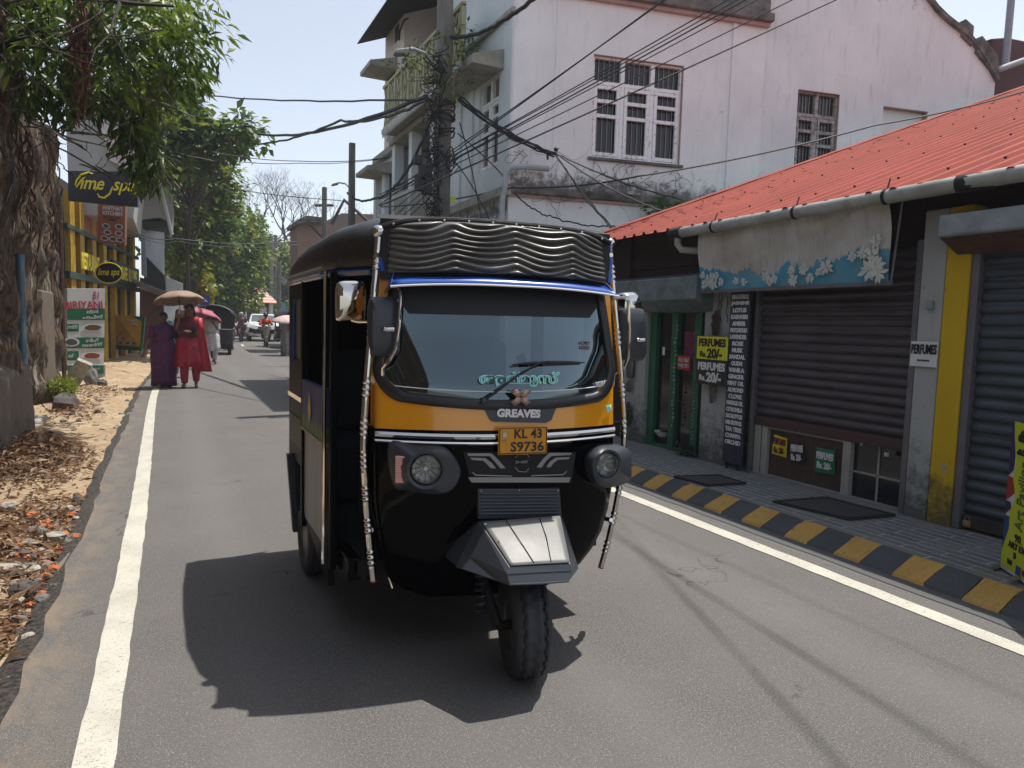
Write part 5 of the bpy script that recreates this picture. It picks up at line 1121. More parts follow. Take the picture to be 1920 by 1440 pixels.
# ================================================================ poles, lamp, cables
PC = mat('pole_concrete', (.2,.195,.18), .9, c2=(.1,.1,.095), vs=3, bump=.4, bs=30, st=(2,2,.5)); WIRE = mat('cable_black', (.012,.012,.014), .6, var=0); LEAFG = leafmat('vine_leaf', (.06,.13,.02), (.16,.25,.04))
def pole(x, y, h, w0, w1, lab, lean=(0,0), name='utility_pole'):
    r = thing(name, (x,y,gh(y)), lab, 'utility pole', 'concrete poles along the street'); b = MB(); R = []
    for k in range(9):
        z = gh(y)+h*k/8; w = w0+(w1-w0)*k/8; cx, cy = x+lean[0]*k/8, y+lean[1]*k/8; R.append([(cx-w/2,cy-w*.4,z),(cx-w*.3,cy-w*.5,z),(cx+w*.3,cy-w*.5,z),(cx+w/2,cy-w*.4,z),(cx+w/2,cy+w*.4,z),(cx-w/2,cy+w*.4,z)])
    b.rings(R).build('shaft', PC, r, smooth=False); return r
pA = atY(829,420,11.0); pB = atY(838,60,11.0)
main = pole(pA.x-.02, 11.0, 9.2, .25, .2, 'thick grey concrete pole wrapped in cables and green vine in front of the white building', (.0,0))
PX = pA.x
def lamp(base, tip, par_lab, s=1):
    r = thing('street_lamp', base, par_lab, 'street lamp'); a, b_ = Vector(base), Vector(tip); d = (b_-a)
    MB().tube([a, a+d*.2+Vector((0,0,.12*s)), a+d*.55+Vector((0,0,.13*s)), a+d*.62+Vector((0,0,.11*s))], .03*s, 8).build('lamp_arm', PG, r, smooth=True)
    MB().prism([a+d*.6+Vector((0,0,.15*s)), a+d*.95+Vector((0,0,.06*s)), b_, a+d*.93-Vector((0,0,.02*s)), a+d*.6+Vector((0,0,.05*s))], (0,.16*s,0)).build('lamp_head', mat('lamp_grey', (.2,.2,.21), .5), r, bevel=.02*s); return r
lamp(atY(812,120,10.85), atY(741,97,10.6), 'grey street lamp head on an arm from the thick cable wrapped pole')
p2 = atX(659,420,4.1); pole(p2.x, p2.y, atX(659,270,4.1).z, .17, .14, 'tall bare topped concrete pole between the trees and the white building')
lamp(atX(655,352,4.05), atX(622,347,3.9), 'small far street lamp on the second concrete pole', .7)
p3 = atX(608,430,4.2); pole(p3.x, p3.y, atX(608,353,4.2).z, .15, .13, 'shorter far concrete pole left of the tall bare topped pole')
for k, (px, Yq) in enumerate(((481,62),(509,56),(517,60),(523,48),(441,66))):
    q = atY(px, 600, Yq); pole(q.x, Yq, [7,7.5,8,5,6][k], .3, .25, ['thin far pole left of the tiled kiosk','pale far pole right of the tiled kiosk','far lattice pole among the dark trees','short far pole with a lamp near the blue hoarding','thin far pole in front of the far green trees'][k])
# wires
def wire(pts, r, lab=None, grp='overhead cables', n=18, sg=.15, jit=0, m_=None):
    P_ = []
    for a, b_ in zip(pts, pts[1:]): q = sag(a, b_, sg, n, jit); P_ += q if not P_ else q[1:]
    b = MB().tube(P_, r, 5); o = b.build('cable', m_ or WIRE, None, loc=tuple(P_[len(P_)//2]), smooth=True); return tag(o, lab, 'cable', grp)
hub = lambda dx, dz, px=830, py=180: atY(px+dx, py+dz, 10.85)
far1, far2 = 16, 16
wire([hub(-25,5), atY(370,176,22)], .018, 'black cable running level left from the pole into the tree top', sg=.10, jit=.01)
wire([hub(-30,0), atY(483,251,23)], .034, 'thick twisted black cable bundle sloping left from the pole', sg=.25, jit=.012)
wire([hub(-30,8), atY(640,226,15), atY(474,270,23)], .026, 'second twisted black cable just below the thick bundle on the left', sg=.12, jit=.012)
wire([hub(-10,10), atY(760,325,13), atY(700,372,16), atY(652,362,18)], .028, 'black cable drooping from the pole to the far bare topped pole', sg=.12, jit=.01)
wire([hub(5,-70,840,140), atY(905,60,10), atY(1000,-2,9), atY(1200,-140,7)], .032, 'thick twisted cable rising right from the pole past the pale blue corner', sg=.03, jit=.012)
for k, (x0, y0, x1, y1, xm, ym) in enumerate(((860,270,1160,60,0,0),(860,276,1240,0,0,0),(880,272,1360,0,0,0),(862,283,1378,0,0,0),(870,286,1400,-4,0,0),(862,292,1415,0,0,0),(866,300,1440,20,0,0),(862,318,1560,0,0,0))):
    pr0 = atY(x0,y0,10.9); pr1 = atY(x1,y1,9.2) if False else atY(x1+(x1-x0)*.35, y1+(y1-y0)*.35, 6.2)
    wire([atY(x0-150,y0-150*(y1-y0)/(x1-x0),[12.1,12.1,12.1,12.1,12.1,11.3,11.3,9.6][k]), pr1], [.008,.009,.009,.008,.011,.008,.008,.012][k], 'thin straight cable crossing in front of the large white framed window', 'parallel cables across the white gable', sg=.03)
wire([atY(715,388,16), atY(960,352,9.9), atY(1200,330,9.2), atY(1640,235,7.5), atY(1990,150,6.5)], .014, 'single cable running right over the red roof from the white gable', sg=.06)
wire([atY(400,285,18), atY(560,302,18), atY(735,295,17)], .01, 'thin grey wire high across the sky between tree and white building', sg=.05)
wire([atY(400,296,18), atY(560,306,18), atY(735,295,17)], .008, 'second thin grey wire just under the first across the sky', sg=.06)
wire([atY(420,352,22), atY(640,376,18)], .010, 'faint wire from the far trees to the tall bare topped pole', sg=.04)
wire([atY(240,430,20), atY(330,447,22), atY(560,452,24)], .014, 'thin cable in front of the far green trees', sg=.12); wire([atY(250,436,20), atY(330,452,22), atY(560,458,24)], .010, 'second thin cable in front of the far green trees', sg=.14)
# bundle from pole to insulator on the gable, then fanning down behind the rickshaw
ins = atY(1040,286,9.45)
for k in range(4): wire([hub(30,0,830,178)+Vector((0,0,-.03*k)), ins+Vector((0,0,-.02*k))], .014, 'dark cable of the bundle sloping down from the pole to the gable insulator', 'cable bundle to the gable insulator', sg=.10, jit=.012)
for k, (x, y, Yq) in enumerate(((1160,440,8.6),(1180,458,8.2),(1240,395,8.9),(1280,374,9.1))): wire([ins, atY(x,y,Yq)], .012, 'cable fanning down right from the gable insulator', 'cables fanning from the gable insulator', sg=.08, jit=.01)
it = thing('insulator', ins, 'small iron bracket and insulator holding the cables in front of the gable', 'insulator'); MB().tube([ins+Vector((-.12,0,0)), ins+Vector((.1,.4,.0))], .02, 6).ball(ins+Vector((.02,0,.05)), .035).build('bracket', WIRE, it)
wire([atY(965,362,9.9), atY(1030,405,9.6), atY(1150,425,9.0), atY(1230,440,8.4)], .012, 'loose cable lying down the lower gable wall to the red roof', sg=.05, jit=.015)
for k, (x0, y0, x1, y1) in enumerate(((858,250,1045,450),(862,230,905,425),(850,300,930,440))): wire([atY(x0,y0,10.8), atY(x1,y1,9.9)], .010, 'thin cable hanging down from the pole in front of the pale blue facade', 'thin cables down the blue facade', sg=-.1)
for k in range(4): wire([atY(735+k*6,395+k*8,15), atY(862,285+k*9,10.9)], .009, 'thin parallel cable running left below the pole in front of the balcony wing', 'parallel cables below the balcony', sg=.03)
for k, (gx0, gy0, gx1, gy1) in enumerate(((3.05,4.6,2.98,1.6),(2.72,3.9,2.42,1.75),(2.62,3.3,1.95,1.5))):
    zz = 8.6-.5*k; ox, oy = sd.x/sd.z*zz, sd.y/sd.z*zz; a = Vector((gx0+ox,gy0+oy,zz)); c = Vector((gx1+ox,gy1+oy,zz)); d = a-c
    wire([c-d*3, a+d*1.2], [.0035,.006,.005][k], 'cable high overhead crossing the road above the camera', 'cables above the camera', sg=.02)
    if k: wire([c-d*3+Vector((.25,0,.1)), a+d*1.2+Vector((-.1,0,.1))], .005, 'cable high overhead crossing the road above the camera', 'cables above the camera', sg=.05)
# tangled coils and boxes hanging on the pole
b = MB(); rn = random.Random(11)
for k in range(58):
    z0 = rn.uniform(2.8,5.6); c = Vector((PX-.22+rn.uniform(-.1,.06), 10.82+rn.uniform(-.08,.08), z0)); P_ = []
    L_ = rn.uniform(.25,.9); wv = rn.uniform(.03,.18)
    for q in range(10): f = q/9; P_.append(c+Vector((wv*sin(f*6.3*rn.choice([1,1,.5])+k), .04*sin(f*9+k), L_*(f-.5))))
    b.tube(P_, rn.uniform(.006,.012), 4, False)
for k in range(7):
    c = atY(845 if k%2 else 812, 300+rn.uniform(-30,30), 10.8); rr_ = rn.uniform(.1,.18); b.tube([c+Vector((rr_*.55*cos(a*pi/8), .03*sin(a), rr_*1.3*sin(a*pi/8))) for a in range(17)], .009, 5, False)
for k in range(9):
    z0 = 4.55+.06*k+rn.uniform(-.05,.05); b.tube([Vector((PX+.17*cos(a*pi/6), 11.0-.2*abs(1)+.2-.17*sin(a*pi/6)*1.2, z0+.03*sin(a+k))) for a in range(13)], .014, 5, False)
tg = thing('cable_tangle', (PX-.2,10.8,4), 'messy tangle of black cables and coils hanging on the thick pole', 'cables'); b.build('coils', WIRE, tg)
b = MB(); 
for (x, y, w, h) in ((788,345,.16,.22),(797,325,.2,.25),(783,300,.12,.14),(800,352,.14,.2)): b.cbox(atY(x,y,10.75), (w,.12,h))
b.build('junction_box', WIRE, tg, bevel=.01); 
YP = MB().cbox(atY(849,374,10.7), (.09,.02,.09)).build('tag_plate', mat('tag_yellow', (.5,.6,.03), .5), tg)
vn = thing('pole_vine', (PX,10.9,5.6), 'bright green vine climbing round the thick concrete pole', 'vine')
cs = [atY(random.gauss(x,14), random.gauss(y,16), 10.8+random.uniform(-.15,.1)) for x, y in [(870,100),(845,85),(870,130),(860,150),(880,120),(820,120),(800,100),(815,150),(880,90),(850,165),(775,90),(750,110),(865,60+50),(872,75)] for _ in range(3)]
leaves(cs, [.11]*len(cs), 9, .085, 'vine_leaves', LEAFG, parent=vn)
b = MB()
for k in range(14): b.tube([cs[k*3], cs[k*3]+Vector((random.uniform(-.2,.2),0,-.25)), atY(835,150,10.82)], .008, 4)
b.build('vine_stem', mat('dry_stem', (.2,.16,.13)), vn)
# ================================================================ left: old wall
t = MT('old_wall'); v = t.noise(2.2, 6, .7, (1,2.2,.28), 1.2); a = t.mix(t.ramp(v, .38, .66), (.03,.025,.021), (.17,.12,.08)); a = t.mix(t.ramp(t.noise(6, 6, .7, (1,2,.3)), .55, .68), a, (.26,.11,.045))
a = t.mix(t.ramp(t.noise(3.1, 5, .7, (1,2.5,.4)), .57, .65), a, (.34,.32,.27)); sx = t.n('ShaderNodeSeparateXYZ'); t.L(t.src, sx.inputs[0]); a = t.mix(t.ramp(t.noise(9, 7, .75), .5, .6), a, (.03,.024,.02))
t.col(a); t.set(.95, 0, .2); t.bump(t.noise(9, 8, .7, (1,1.6,.35)), 0.6, .05); OLDW = t.m
ow = thing('old_wall', (-1.7,11,0), 'tall crumbling brown laterite wall covered with roots and moss on the left', 'wall')
rn = random.Random(4)
def wallx(y): return -1.42-.38*min(1, max(0,(y-7.6)/4.2))-.02*(y-11.6 if y > 11.6 else 0)
rows = []
ywl = [3+.16*k for k in range(76)]
for j in range(46):
    z = 4.6*j/45-.05; rows.append([(wallx(y)+.07*sin(y*3.1)+.05*sin(z*2.3+y*5)+.035*sin(z*9+y*3)+rn.uniform(-.022,.022)-(.10 if (y%3.3) < .5 else 0), y, z) for y in ywl])
MB().grid(rows).build('wall_face', OLDW, ow, smooth=True, angle=0)
MB().box((-3.6,3,0),(-1.9,15.1,4.4)).box((-3.6,14.9,0),(wallx(15)-.02,15.12,4.4)).build('wall_core', OLDW, ow)
PLS = wallmat('old_plaster', (.17,.138,.105), low=[(0,.5)], amt=.55, patch=(.14,.1,.07))
MB().box((wallx(13)-.1,12.5,0),(wallx(13)+.10,13.7,1.75)).build('plaster_pilaster', PLS, ow, bevel=.03); MB().prism([(wallx(8)-.1,6.4,-.05),(wallx(8)+.10,6.4,-.05),(wallx(8)+.07,6.4,.8),(wallx(8)-.1,6.4,.98)], (0,2.8,0)).build('plinth', PLS, ow, bevel=.04)
MB().box((-3.6,-3,0),(-1.85,3.05,4.4)).build('wall_near', OLDW, ow)
q = atX(41,600,-1.62); MB().tube([(q.x,q.y,.0),(q.x,q.y,2.1)], .045, 10).build('blue_pipe', mat('pipe_blue', (.06,.15,.24), .5, c2=(.12,.16,.18), vs=9), ow, smooth=True)
b = MB(); b.tube([(-1.8,15.3,0),(-1.8,15.3,3.6)], .04, 6); b.build('rusty_post', mat('rust', (.12,.05,.03)), ow)
# aerial roots on the wall, individually modelled but one organ of the fig tree
fig = thing('fig_tree', (-2.3,9.5,4.4), 'fig tree on the old wall with hanging roots and drooping leaves over the road', 'tree')
b = MB(); ROOT = mat('root_brown', (.13,.075,.045), .9, c2=(.05,.035,.028), vs=8, bump=.5, bs=30)
for k in range(45):
    y = rn.uniform(6.5,15.1); x = wallx(y)+.08; z = rn.uniform(2.9,4.6); L_ = rn.uniform(.3,1.6)*(1.9 if rn.random() < .15 else .8); P_ = []
    for q in range(10): P_.append((x+.05*sin(q+k)+rn.uniform(-.02,.03), y+.12*sin(q*.7+k)*q/9+rn.uniform(-.03,.03), z-L_*q/9))
    b.tube(P_, [rn.uniform(.008,.028)*(1-.07*q) for q in range(10)], 5, False)
b.build('aerial_roots', ROOT, fig, smooth=True)
# hanging bunch of roots in the foliage
b = MB()
for k in range(70):
    px = rn.gauss(152,9); y0 = rn.uniform(-20,60); L_ = rn.uniform(60,190); Yq = 8.2+rn.uniform(-.25,.25); P_ = [atY(px+rn.uniform(-7,7), y0+L_*q/7, Yq) for q in range(8)]
    b.tube(P_, rn.uniform(.004,.012), 4, False)
b.build('hanging_roots', mat('root_red', (.22,.09,.06), .9, var=.5, vs=20), fig)
# branches
b = MB()
def branch(b, p, d, L_, r, depth, rn, spread=.5, up=.0, out=None, lim=None):
    P_ = [Vector(p)]; d = Vector(d).normalized(); n = 6
    for k in range(n): d = (d+Vector((rn.uniform(-1,1),rn.uniform(-1,1),rn.uniform(-1,1)))*.16+Vector((0,0,up*.1))).normalized(); P_.append(P_[-1]+d*L_/n)
    if lim and proj(P_[-1])[0] > lim: return
    b.tube(P_, [r*(1-.6*k/n) for k in range(n+1)], 6 if r > .03 else 4, False)
    if out is not None and depth <= 1: out += P_[2:]
    if depth > 0:
        for _ in range(rn.choice([2,3,3])):
            q = P_[rn.randint(2,n)]; nd = (d+Vector((rn.uniform(-1,1),rn.uniform(-1,1),rn.uniform(-.8,1)))*spread*1.4).normalized(); branch(b, q, nd, L_*rn.uniform(.55,.8), r*.5, depth-1, rn, spread, up, out, lim)
tips = []
for k in range(16): branch(b, (-2.2+rn.uniform(-.5,.4), rn.uniform(6.5,12.5), 4.0+rn.uniform(0,.5)), (rn.uniform(.3,1), rn.uniform(-.6,.3), rn.uniform(-.25,.7)), rn.uniform(1.0,2.0), rn.uniform(.03,.07), 3, rn, .6, 0, tips, 335)
b.build('branches', mat('bark_dark', (.045,.034,.027), .9, var=.4, vs=9), fig)
LF1 = leafmat('fig_leaf', (.025,.05,.009), (.085,.14,.018), (.17,.24,.025))
def pxc(lst, per, sp, Ys):
    out = []
    for x, y in lst:
        for _ in range(per): out.append(atY(random.gauss(x,sp), random.gauss(y,sp), random.uniform(*Ys)))
    return out
cl = pxc([(20,20),(60,60),(100,20),(140,70),(180,30),(220,60),(260,30),(300,60),(330,40),(350,110),(320,130),(280,110),(240,120),(200,130),(160,150),(120,130),(70,120),(30,110),(360,60),(345,20),(310,10),(270,-20),(200,-30),(120,-40),(40,-40)], 9, 20, (7.6,10.5))
leaves(cl, [.30]*len(cl), 18, .145, 'leaves', LF1, parent=fig, droop=.5, aspect=3.3, flat=.5)
cl = pxc([(330,150),(345,160),(300,160),(270,190),(250,160),(355,130),(225,180),(180,190),(245,235),(255,255),(275,290),(280,325),(40,170),(100,200),(20,80)], 7, 12, (8.2,9.8))
leaves(cl, [.2]*len(cl), 17, .165, 'leaves', LF1, parent=fig, droop=.9, aspect=3.6, flat=.4)
b = MB()
for k in range(120):
    x, y = rn.uniform(0,330), rn.uniform(60,330); Yq = rn.uniform(7.8,10); P_ = [atY(x,y,Yq)]; dx, dy = rn.uniform(-1,1.6), rn.uniform(-.3,1)
    for q in range(6): dx += rn.uniform(-.5,.5); dy += rn.uniform(-.4,.5); x += dx*9; y += dy*8; P_.append(atY(x,y,Yq+rn.uniform(-.05,.05)))
    b.tube(P_, rn.choice([.004,.006,.009]), 4, False)
b.build('twigs', mat('twig_grey', (.13,.11,.09), .9, var=.4), fig)
tag(leaves([(wallx(y)+.25+rn.uniform(-.1,.1), y, .15+.15*rn.random()) for y in [12.6,12.8,13.2,13.5,12.9] for _ in range(5)], [.15]*25, 40, .07, 'wall_weeds', leafmat('moss_leaf', (.09,.14,.012), (.2,.24,.02)), loc=(-1.5,13,.1)), 'yellow green weeds and moss at the foot of the old wall', 'weeds')
# ================================================================ left: signs and shop fronts beyond the wall
SG = mat('food_green', (.01,.13,.06), .5); SW = mat('food_white', (.55,.57,.56), .5, var=.1); RED_ = mat('food_red', (.45,.02,.05), .5)
def panel(px0, py0, px1, py1, Yq, skew=0):
    a, b_, c, d_ = atY(px0,py0,Yq), atY(px1,py0,Yq+skew), atY(px1,py1,Yq+skew), atY(px0,py1,Yq); return a, b_, c, d_
def flat(name, label, cat, quad, m_, th=.04):
    a, b_, c, d_ = [Vector(q) for q in quad]; lo = min(c.z,d_.z); r = thing(name, ((a.x+b_.x)/2,(a.y+b_.y)/2,lo), label, cat); n_ = (b_-a).cross(d_-a).normalized(); n_ = -n_ if n_.y > 0 else n_
    MB().prism([d_,c,b_,a], -n_*th).build('board', m_, r, bevel=.004); return r, n_, lambda u, v, e=.006: a.lerp(b_,u).lerp(d_.lerp(c,u),v)+n_*e
def strip_q(r, f, u0, v0, u1, v1, m_, name='stripe', e=.006): return MB().prism([f(u0,v1,e),f(u1,v1,e),f(u1,v0,e),f(u0,v0,e)], (0,.004,0)).build(name, m_, r)
def dish(r, f, u, v, w, h, m_): 
    c = f(u,v,.012); ax = (f(u+.1,v)-f(u-.1,v)).normalized(); upv = Vector((0,0,1)); b = MB().poly([c+ax*w*cos(k*pi/9)+upv*h*sin(k*pi/9) for k in range(18)]); o = b.build('plate_picture', SW, r)
    b = MB(); b.poly([c+Vector((0,-.005,0))+ax*w*.8*cos(k*pi/9)*random.uniform(.8,1)+upv*h*.75*sin(k*pi/9)*random.uniform(.8,1) for k in range(18)]); b.build('food_picture', m_, o)
F1 = mat('food_brown', (.12,.04,.02), .7, c2=(.05,.06,.03), vs=30, var=.5); F2 = mat('food_redbrown', (.28,.05,.02), .7, c2=(.14,.03,.01), vs=30)
bq = panel(126,541,197,541,17.3,.35); bq = (bq[0], bq[1], atY(195,684,17.65), atY(126,684,17.3))
r, n_, f = flat('menu_board', 'tall green and white menu board with red lettering beside the old wall', 'sign board', bq, SW, .12)
ax = (bq[1]-bq[0])
text('BIRIYANI', f(.43,.215), ax, UP, r, RED_, w=ax.length*1.0, h=.17, bold=.02); text('B1', f(.75,.09), ax, UP, r, RED_, w=.14, h=.16, shear=.3)
for v0, v1 in ((.26,.41),(.46,.56),(.64,.78),(.82,.94)): strip_q(r, f, 0 if v1-v0 > .11 and v0 != .82 else 0, v0, 1 if v0 in (.26,.64) else .3, v1, SG)
for (u, v, s_, w) in ((.66,.30,'മട്ടൻ',.24),(.66,.37,'ചാപ്സ്',.42),(.66,.675,'ബീഫ്',.26),(.66,.735,'റോസ്റ്റ്',.4),(.13,.50,'ൻസ്റ്റ്',.2),(.1,.88,'ൽ',.12)): text(s_, f(u,v,.012), ax, UP, r, SW, w=w, h=.08, bold=.02)
dish(r, f, .68, .51, .23, .09, F1); dish(r, f, .66, .88, .23, .09, F2); dish(r, f, .1, .7, .16, .1, mat('food_dark', (.08,.08,.07), .7, var=.6, vs=30))
bq2 = (atY(126,684,17.28), atY(197,684,17.6), atY(197,712,17.6), atY(126,712,17.28)); b = MB().prism([bq2[3],bq2[2],bq2[1],bq2[0]], (0,.16,0)); o = b.build('board_base', mat('base_grey', (.3,.32,.32), .6), r, bevel=.006); strip_q(r, lambda u, v, e=.0: bq2[0].lerp(bq2[1],u).lerp(bq2[3].lerp(bq2[2],u),v)-Vector((0,.012,0)), .02, .05, .96, .6, SG); text('ഊണ് ചപ്പാത്തി', bq2[0].lerp(bq2[2],.5)+Vector((.03,-.03,.06)), ax, UP, r, SW, w=.5, h=.05)
# lime spa signs
BKS = mat('spa_black', (.008,.007,.015), .4, var=.2); YLT = mat('spa_yellow', (.75,.62,.03), .5, var=.05)
r, n_, f = flat('spa_sign', 'black rectangular lime spa sign with yellow script lettering high over the verge', 'sign', (atY(127,320,17),atY(259,322,16.6),atY(258,388,16.6),atY(128,376,17)), BKS, .1); ax = f(1,.5)-f(0,.5)
text('ime  spa', f(.56,.45), ax, UP, r, YLT, w=ax.length*.78, h=.34, bold=.012, shear=.35)
b = MB()
c0 = lambda u, v: f(u, v, .01)
for P_ in ([(.10,.5),(.13,.3),(.2,.12),(.3,.05),(.36,.1)],[(.12,.55),(.16,.42),(.2,.3),(.24,.18)],[(.64,.45),(.6,.68),(.52,.82),(.45,.8),(.42,.7)],[(.38,.45),(.41,.55),(.39,.62)],[(.95,.5),(.98,.6),(.95,.66)]): b.tube([c0(u,v) for u, v in P_], [.012]+[.02]*(len(P_)-2)+[.008], 5)
b.build('script_stroke', YLT, r, smooth=True)
c = atY(204,512,18); ov = thing('oval_sign', (c.x,c.y,c.z-.25), 'small oval black lime spa sign with yellow script below the food poster', 'sign')
axv = (atY(230,512,17.8)-atY(178,512,18.2)); hwid = axv.length/2; axv.normalize(); hh_ = .235
b = MB(); b.rings([[c+axv*hwid*s_*cos(k*pi/16)+Vector((0,0,hh_*s_*sin(k*pi/16)))+Vector((0,e,0)) for k in range(32)] for s_, e in ((.97,-.05),(1,0),(1,.08))]).build('oval_board', BKS, ov, smooth=True, angle=30)
b = MB(); b.tube([c+axv*hwid*.96*cos(k*pi/16)+Vector((0,-.055,hh_*.96*sin(k*pi/16))) for k in range(33)], .010, 5).build('oval_rim', YLT, ov); text('lime spa', c+Vector((0,-.07,.0)), axv, UP, ov, YLT, w=hwid*1.55, h=.2, bold=.005, shear=.35)
ORG_ = mat('poster_orange', (.33,.09,.03), .6, c2=(.25,.07,.03)); 
def kitchen(r, f, ax, s, amber):
    text("ANITHA'S\nKITCHEN", f(.52,.16 if not amber else .2), ax, UP, r, SW, w=ax.length*.72, h=s*.2, bold=.03); text('SEA FOOD AND\nCHINESE', f(.5,.36), ax, UP, r, BKS, w=ax.length*.6, h=s*.09, bold=.02)
    for u, v, m_ in ((.3,.56,F1),(.75,.55,F1),(.35,.72,F2),(.75,.72,F2),(.25,.88,F2),(.55,.88,F1),(.8,.88,F2)): dish(r, f, u, v, ax.length*.14, s*.06, m_)
r, n_, f = flat('food_poster', 'hanging orange kitchen poster with food pictures under the black spa sign', 'poster', (atY(183,382,19),atY(237,385,18.8),atY(236,460,18.8),atY(183,454,19)), ORG_, .05); kitchen(r, f, f(1,.5)-f(0,.5), 1.05, False)
MB().prism([f(.965,1,.012),f(1,1,.012),f(1,0,.012),f(.965,0,.012)], (0,.01,0)).build('white_edge', SW, r)
AMBR = mat('board_amber', (.5,.3,.02), .6, c2=(.45,.2,.02), vs=4)
q4 = (atY(218,590,24.5), atY(272,594,24.0), atY(266,658,23.8), atY(217,655,24.5))
r, n_, f = flat('sandwich_board', 'amber kitchen sandwich board with a green border and food pictures on the pavement', 'sign board', q4, SG, .05); ax = f(1,.5)-f(0,.5)
MB().poly([f(0,1-.12,.04),f(.95,1-.12,.04),f(.93,.14,.04),f(.55,.0,.04),f(0,.0,.04)]).build('amber_face', AMBR, r); f2 = lambda u, v, e=.012: f(u*.9, v*.9, e+.04); kitchen(r, f2, ax*.95, .95, True)
b = MB(); [b.tube([f(u,.9), f(u,1.12)], .02, 5) for u in (.02,.95)]; b.build('stand_leg', GALV, r)
# yellow restaurant front + concrete floors above
yb_ = thing('yellow_shopfront', (-1.8,22,0), 'restaurant front with yellow posts, big yellow letters and black boards along the left pavement', 'shop building')
YP_ = mat('shop_yellow', (.55,.34,.02), .6, c2=(.4,.22,.02), vs=6); DKF = mat('shop_dark', (.04,.035,.035), .8); DGR = mat('shop_green', (.02,.05,.035), .6)
LA, LB = Vector((-2.05,19.4,0)), Vector((-.95,28.5,0)); FV = (LB-LA); FN_ = Vector((FV.y,-FV.x,0)).normalized()
def Lf(u, z, o=0): return LA+FV*u+FN_*o+Vector((0,0,z))
def lbox(b, u0, u1, z0, z1, o0, o1): b.prism([Lf(u0,z0,o1),Lf(u1,z0,o1),Lf(u1,z1,o1),Lf(u0,z1,o1)], -FN_*(o1-o0)); return b
lbox(MB(), -.02, 1, 0, 4.6, -.6, -.3).build('back_wall', DKF, yb_); lbox(MB(), -.3, -.02, 0, 4.8, -3, -.3).build('end_wall', DKF, yb_)
b = MB()
for u in (.02,.12,.26,.40,.55,.72,.9): 
    for q in range(4): lbox(b, u+q*.012, u+q*.012+.008, 0, 4.3, -.2+.02*(q%2), -.08)
b.build('yellow_posts', YP_, yb_); b = MB(); lbox(b, -.02, 1, 2.25, 2.4, -.2, -.02); lbox(b, -.02, 1, 3.4, 3.5, -.2, -.05); b.build('sign_beam', DGR, yb_)
for k, (s_, u) in enumerate((('RESTAURANT',.17),('FAMILY',.42),('& CAFE',.62),('ROOMS',.80))): text(s_, Lf(u,2.72,.05), FV, UP, yb_, YLT, w=FV.length*(.2 if k == 0 else .16), h=.42, bold=.03)
lbox(MB(), .5, .98, 2.42, 3.05, -.1, -.02).build('green_board', DGR, yb_); lbox(MB(), .12,.5,3.5,4.2,-.15,-.1).build('shade_panel', ORG_, yb_)
MB().prism([atY(262,655,31),atY(306,655,31),atY(306,530,31),atY(262,520,31)], (0,4,0)).build('brown_wall', mat('shop_brown', (.09,.03,.02), .8), yb_)
MB().prism([atY(240,655,31.5),atY(262,655,31),atY(262,625,31),atY(240,625,31.5)], (0,3,0)).build('low_wall', mat('low_tan', (.2,.12,.07), .8), yb_)
aw2 = thing('shop_canopy', (-.6,26,2.5), 'thin flat metal canopy over the dark shop entrance behind the umbrella', 'canopy'); MB().prism([atY(246,521,24),atY(316,548,24),atY(316,552,24),atY(246,526,24)], (0,7,0)).build('canopy_sheet', GALV, aw2)
cb = thing('balcony_building', (-2.0,22,0), 'grey concrete building with projecting upper slabs, a white post and large pale glass panel', 'building')
CG = wallmat('concrete_grey', (.4,.39,.37), amt=.72, patch=(.25,.25,.24)); DG2 = mat('dark_slab', (.03,.035,.035), .7)
def pxprism(pts, Yq, dep, m_, name, par): return MB().prism([atY(x,y,Yq) for x, y in pts][::-1], (0,dep,0)).build(name, m_, par, bevel=.01)
pxprism([(120,140),(240,150),(258,330),(250,410),(130,400)], 21, 5, CG, 'upper_floor', cb); pxprism([(240,335),(322,340),(326,400),(322,420),(300,408),(262,412),(250,400)], 26, 5, CG, 'projecting_slab', cb)
pxprism([(171,170),(238,180),(262,330),(205,300)], 20.8, .2, mat('hoarding_white', (.6,.58,.58), .6, c2=(.5,.3,.28), vs=3), 'white_hoarding', cb)
b = MB().tube([atY(232,200,20), atY(300,345,25.8), atY(322,440,25.8)], .06, 6); b.build('white_pipe', SIGNW, cb)
pxprism([(268,415),(315,415),(318,424),(268,430)], 26, 3, DG2, 'dark_slab', cb); pxprism([(264,430),(272,430),(275,520),(265,515)], 25.8, .3, PG, 'post', cb)
pxprism([(272,430),(308,436),(308,519),(273,516)], 26.5, .15, mat('pale_glass', (.5,.57,.62), .15, c2=(.7,.72,.74), vs=2, st=(2,1,.5)), 'glass_panel', cb); pxprism([(270,476),(308,516),(311,545),(270,533)], 26.3, .3, DG2, 'dark_panel', cb); pxprism([(311,518),(343,532),(343,560),(311,548)], 27.5, .3, SW, 'white_fascia', cb)
pxprism([(300,568),(345,568),(346,680),(300,680)], 42, 2, mat('far_white_shop', (.45,.5,.55), .5, c2=(.3,.35,.4), vs=3), 'far_shop', cb)
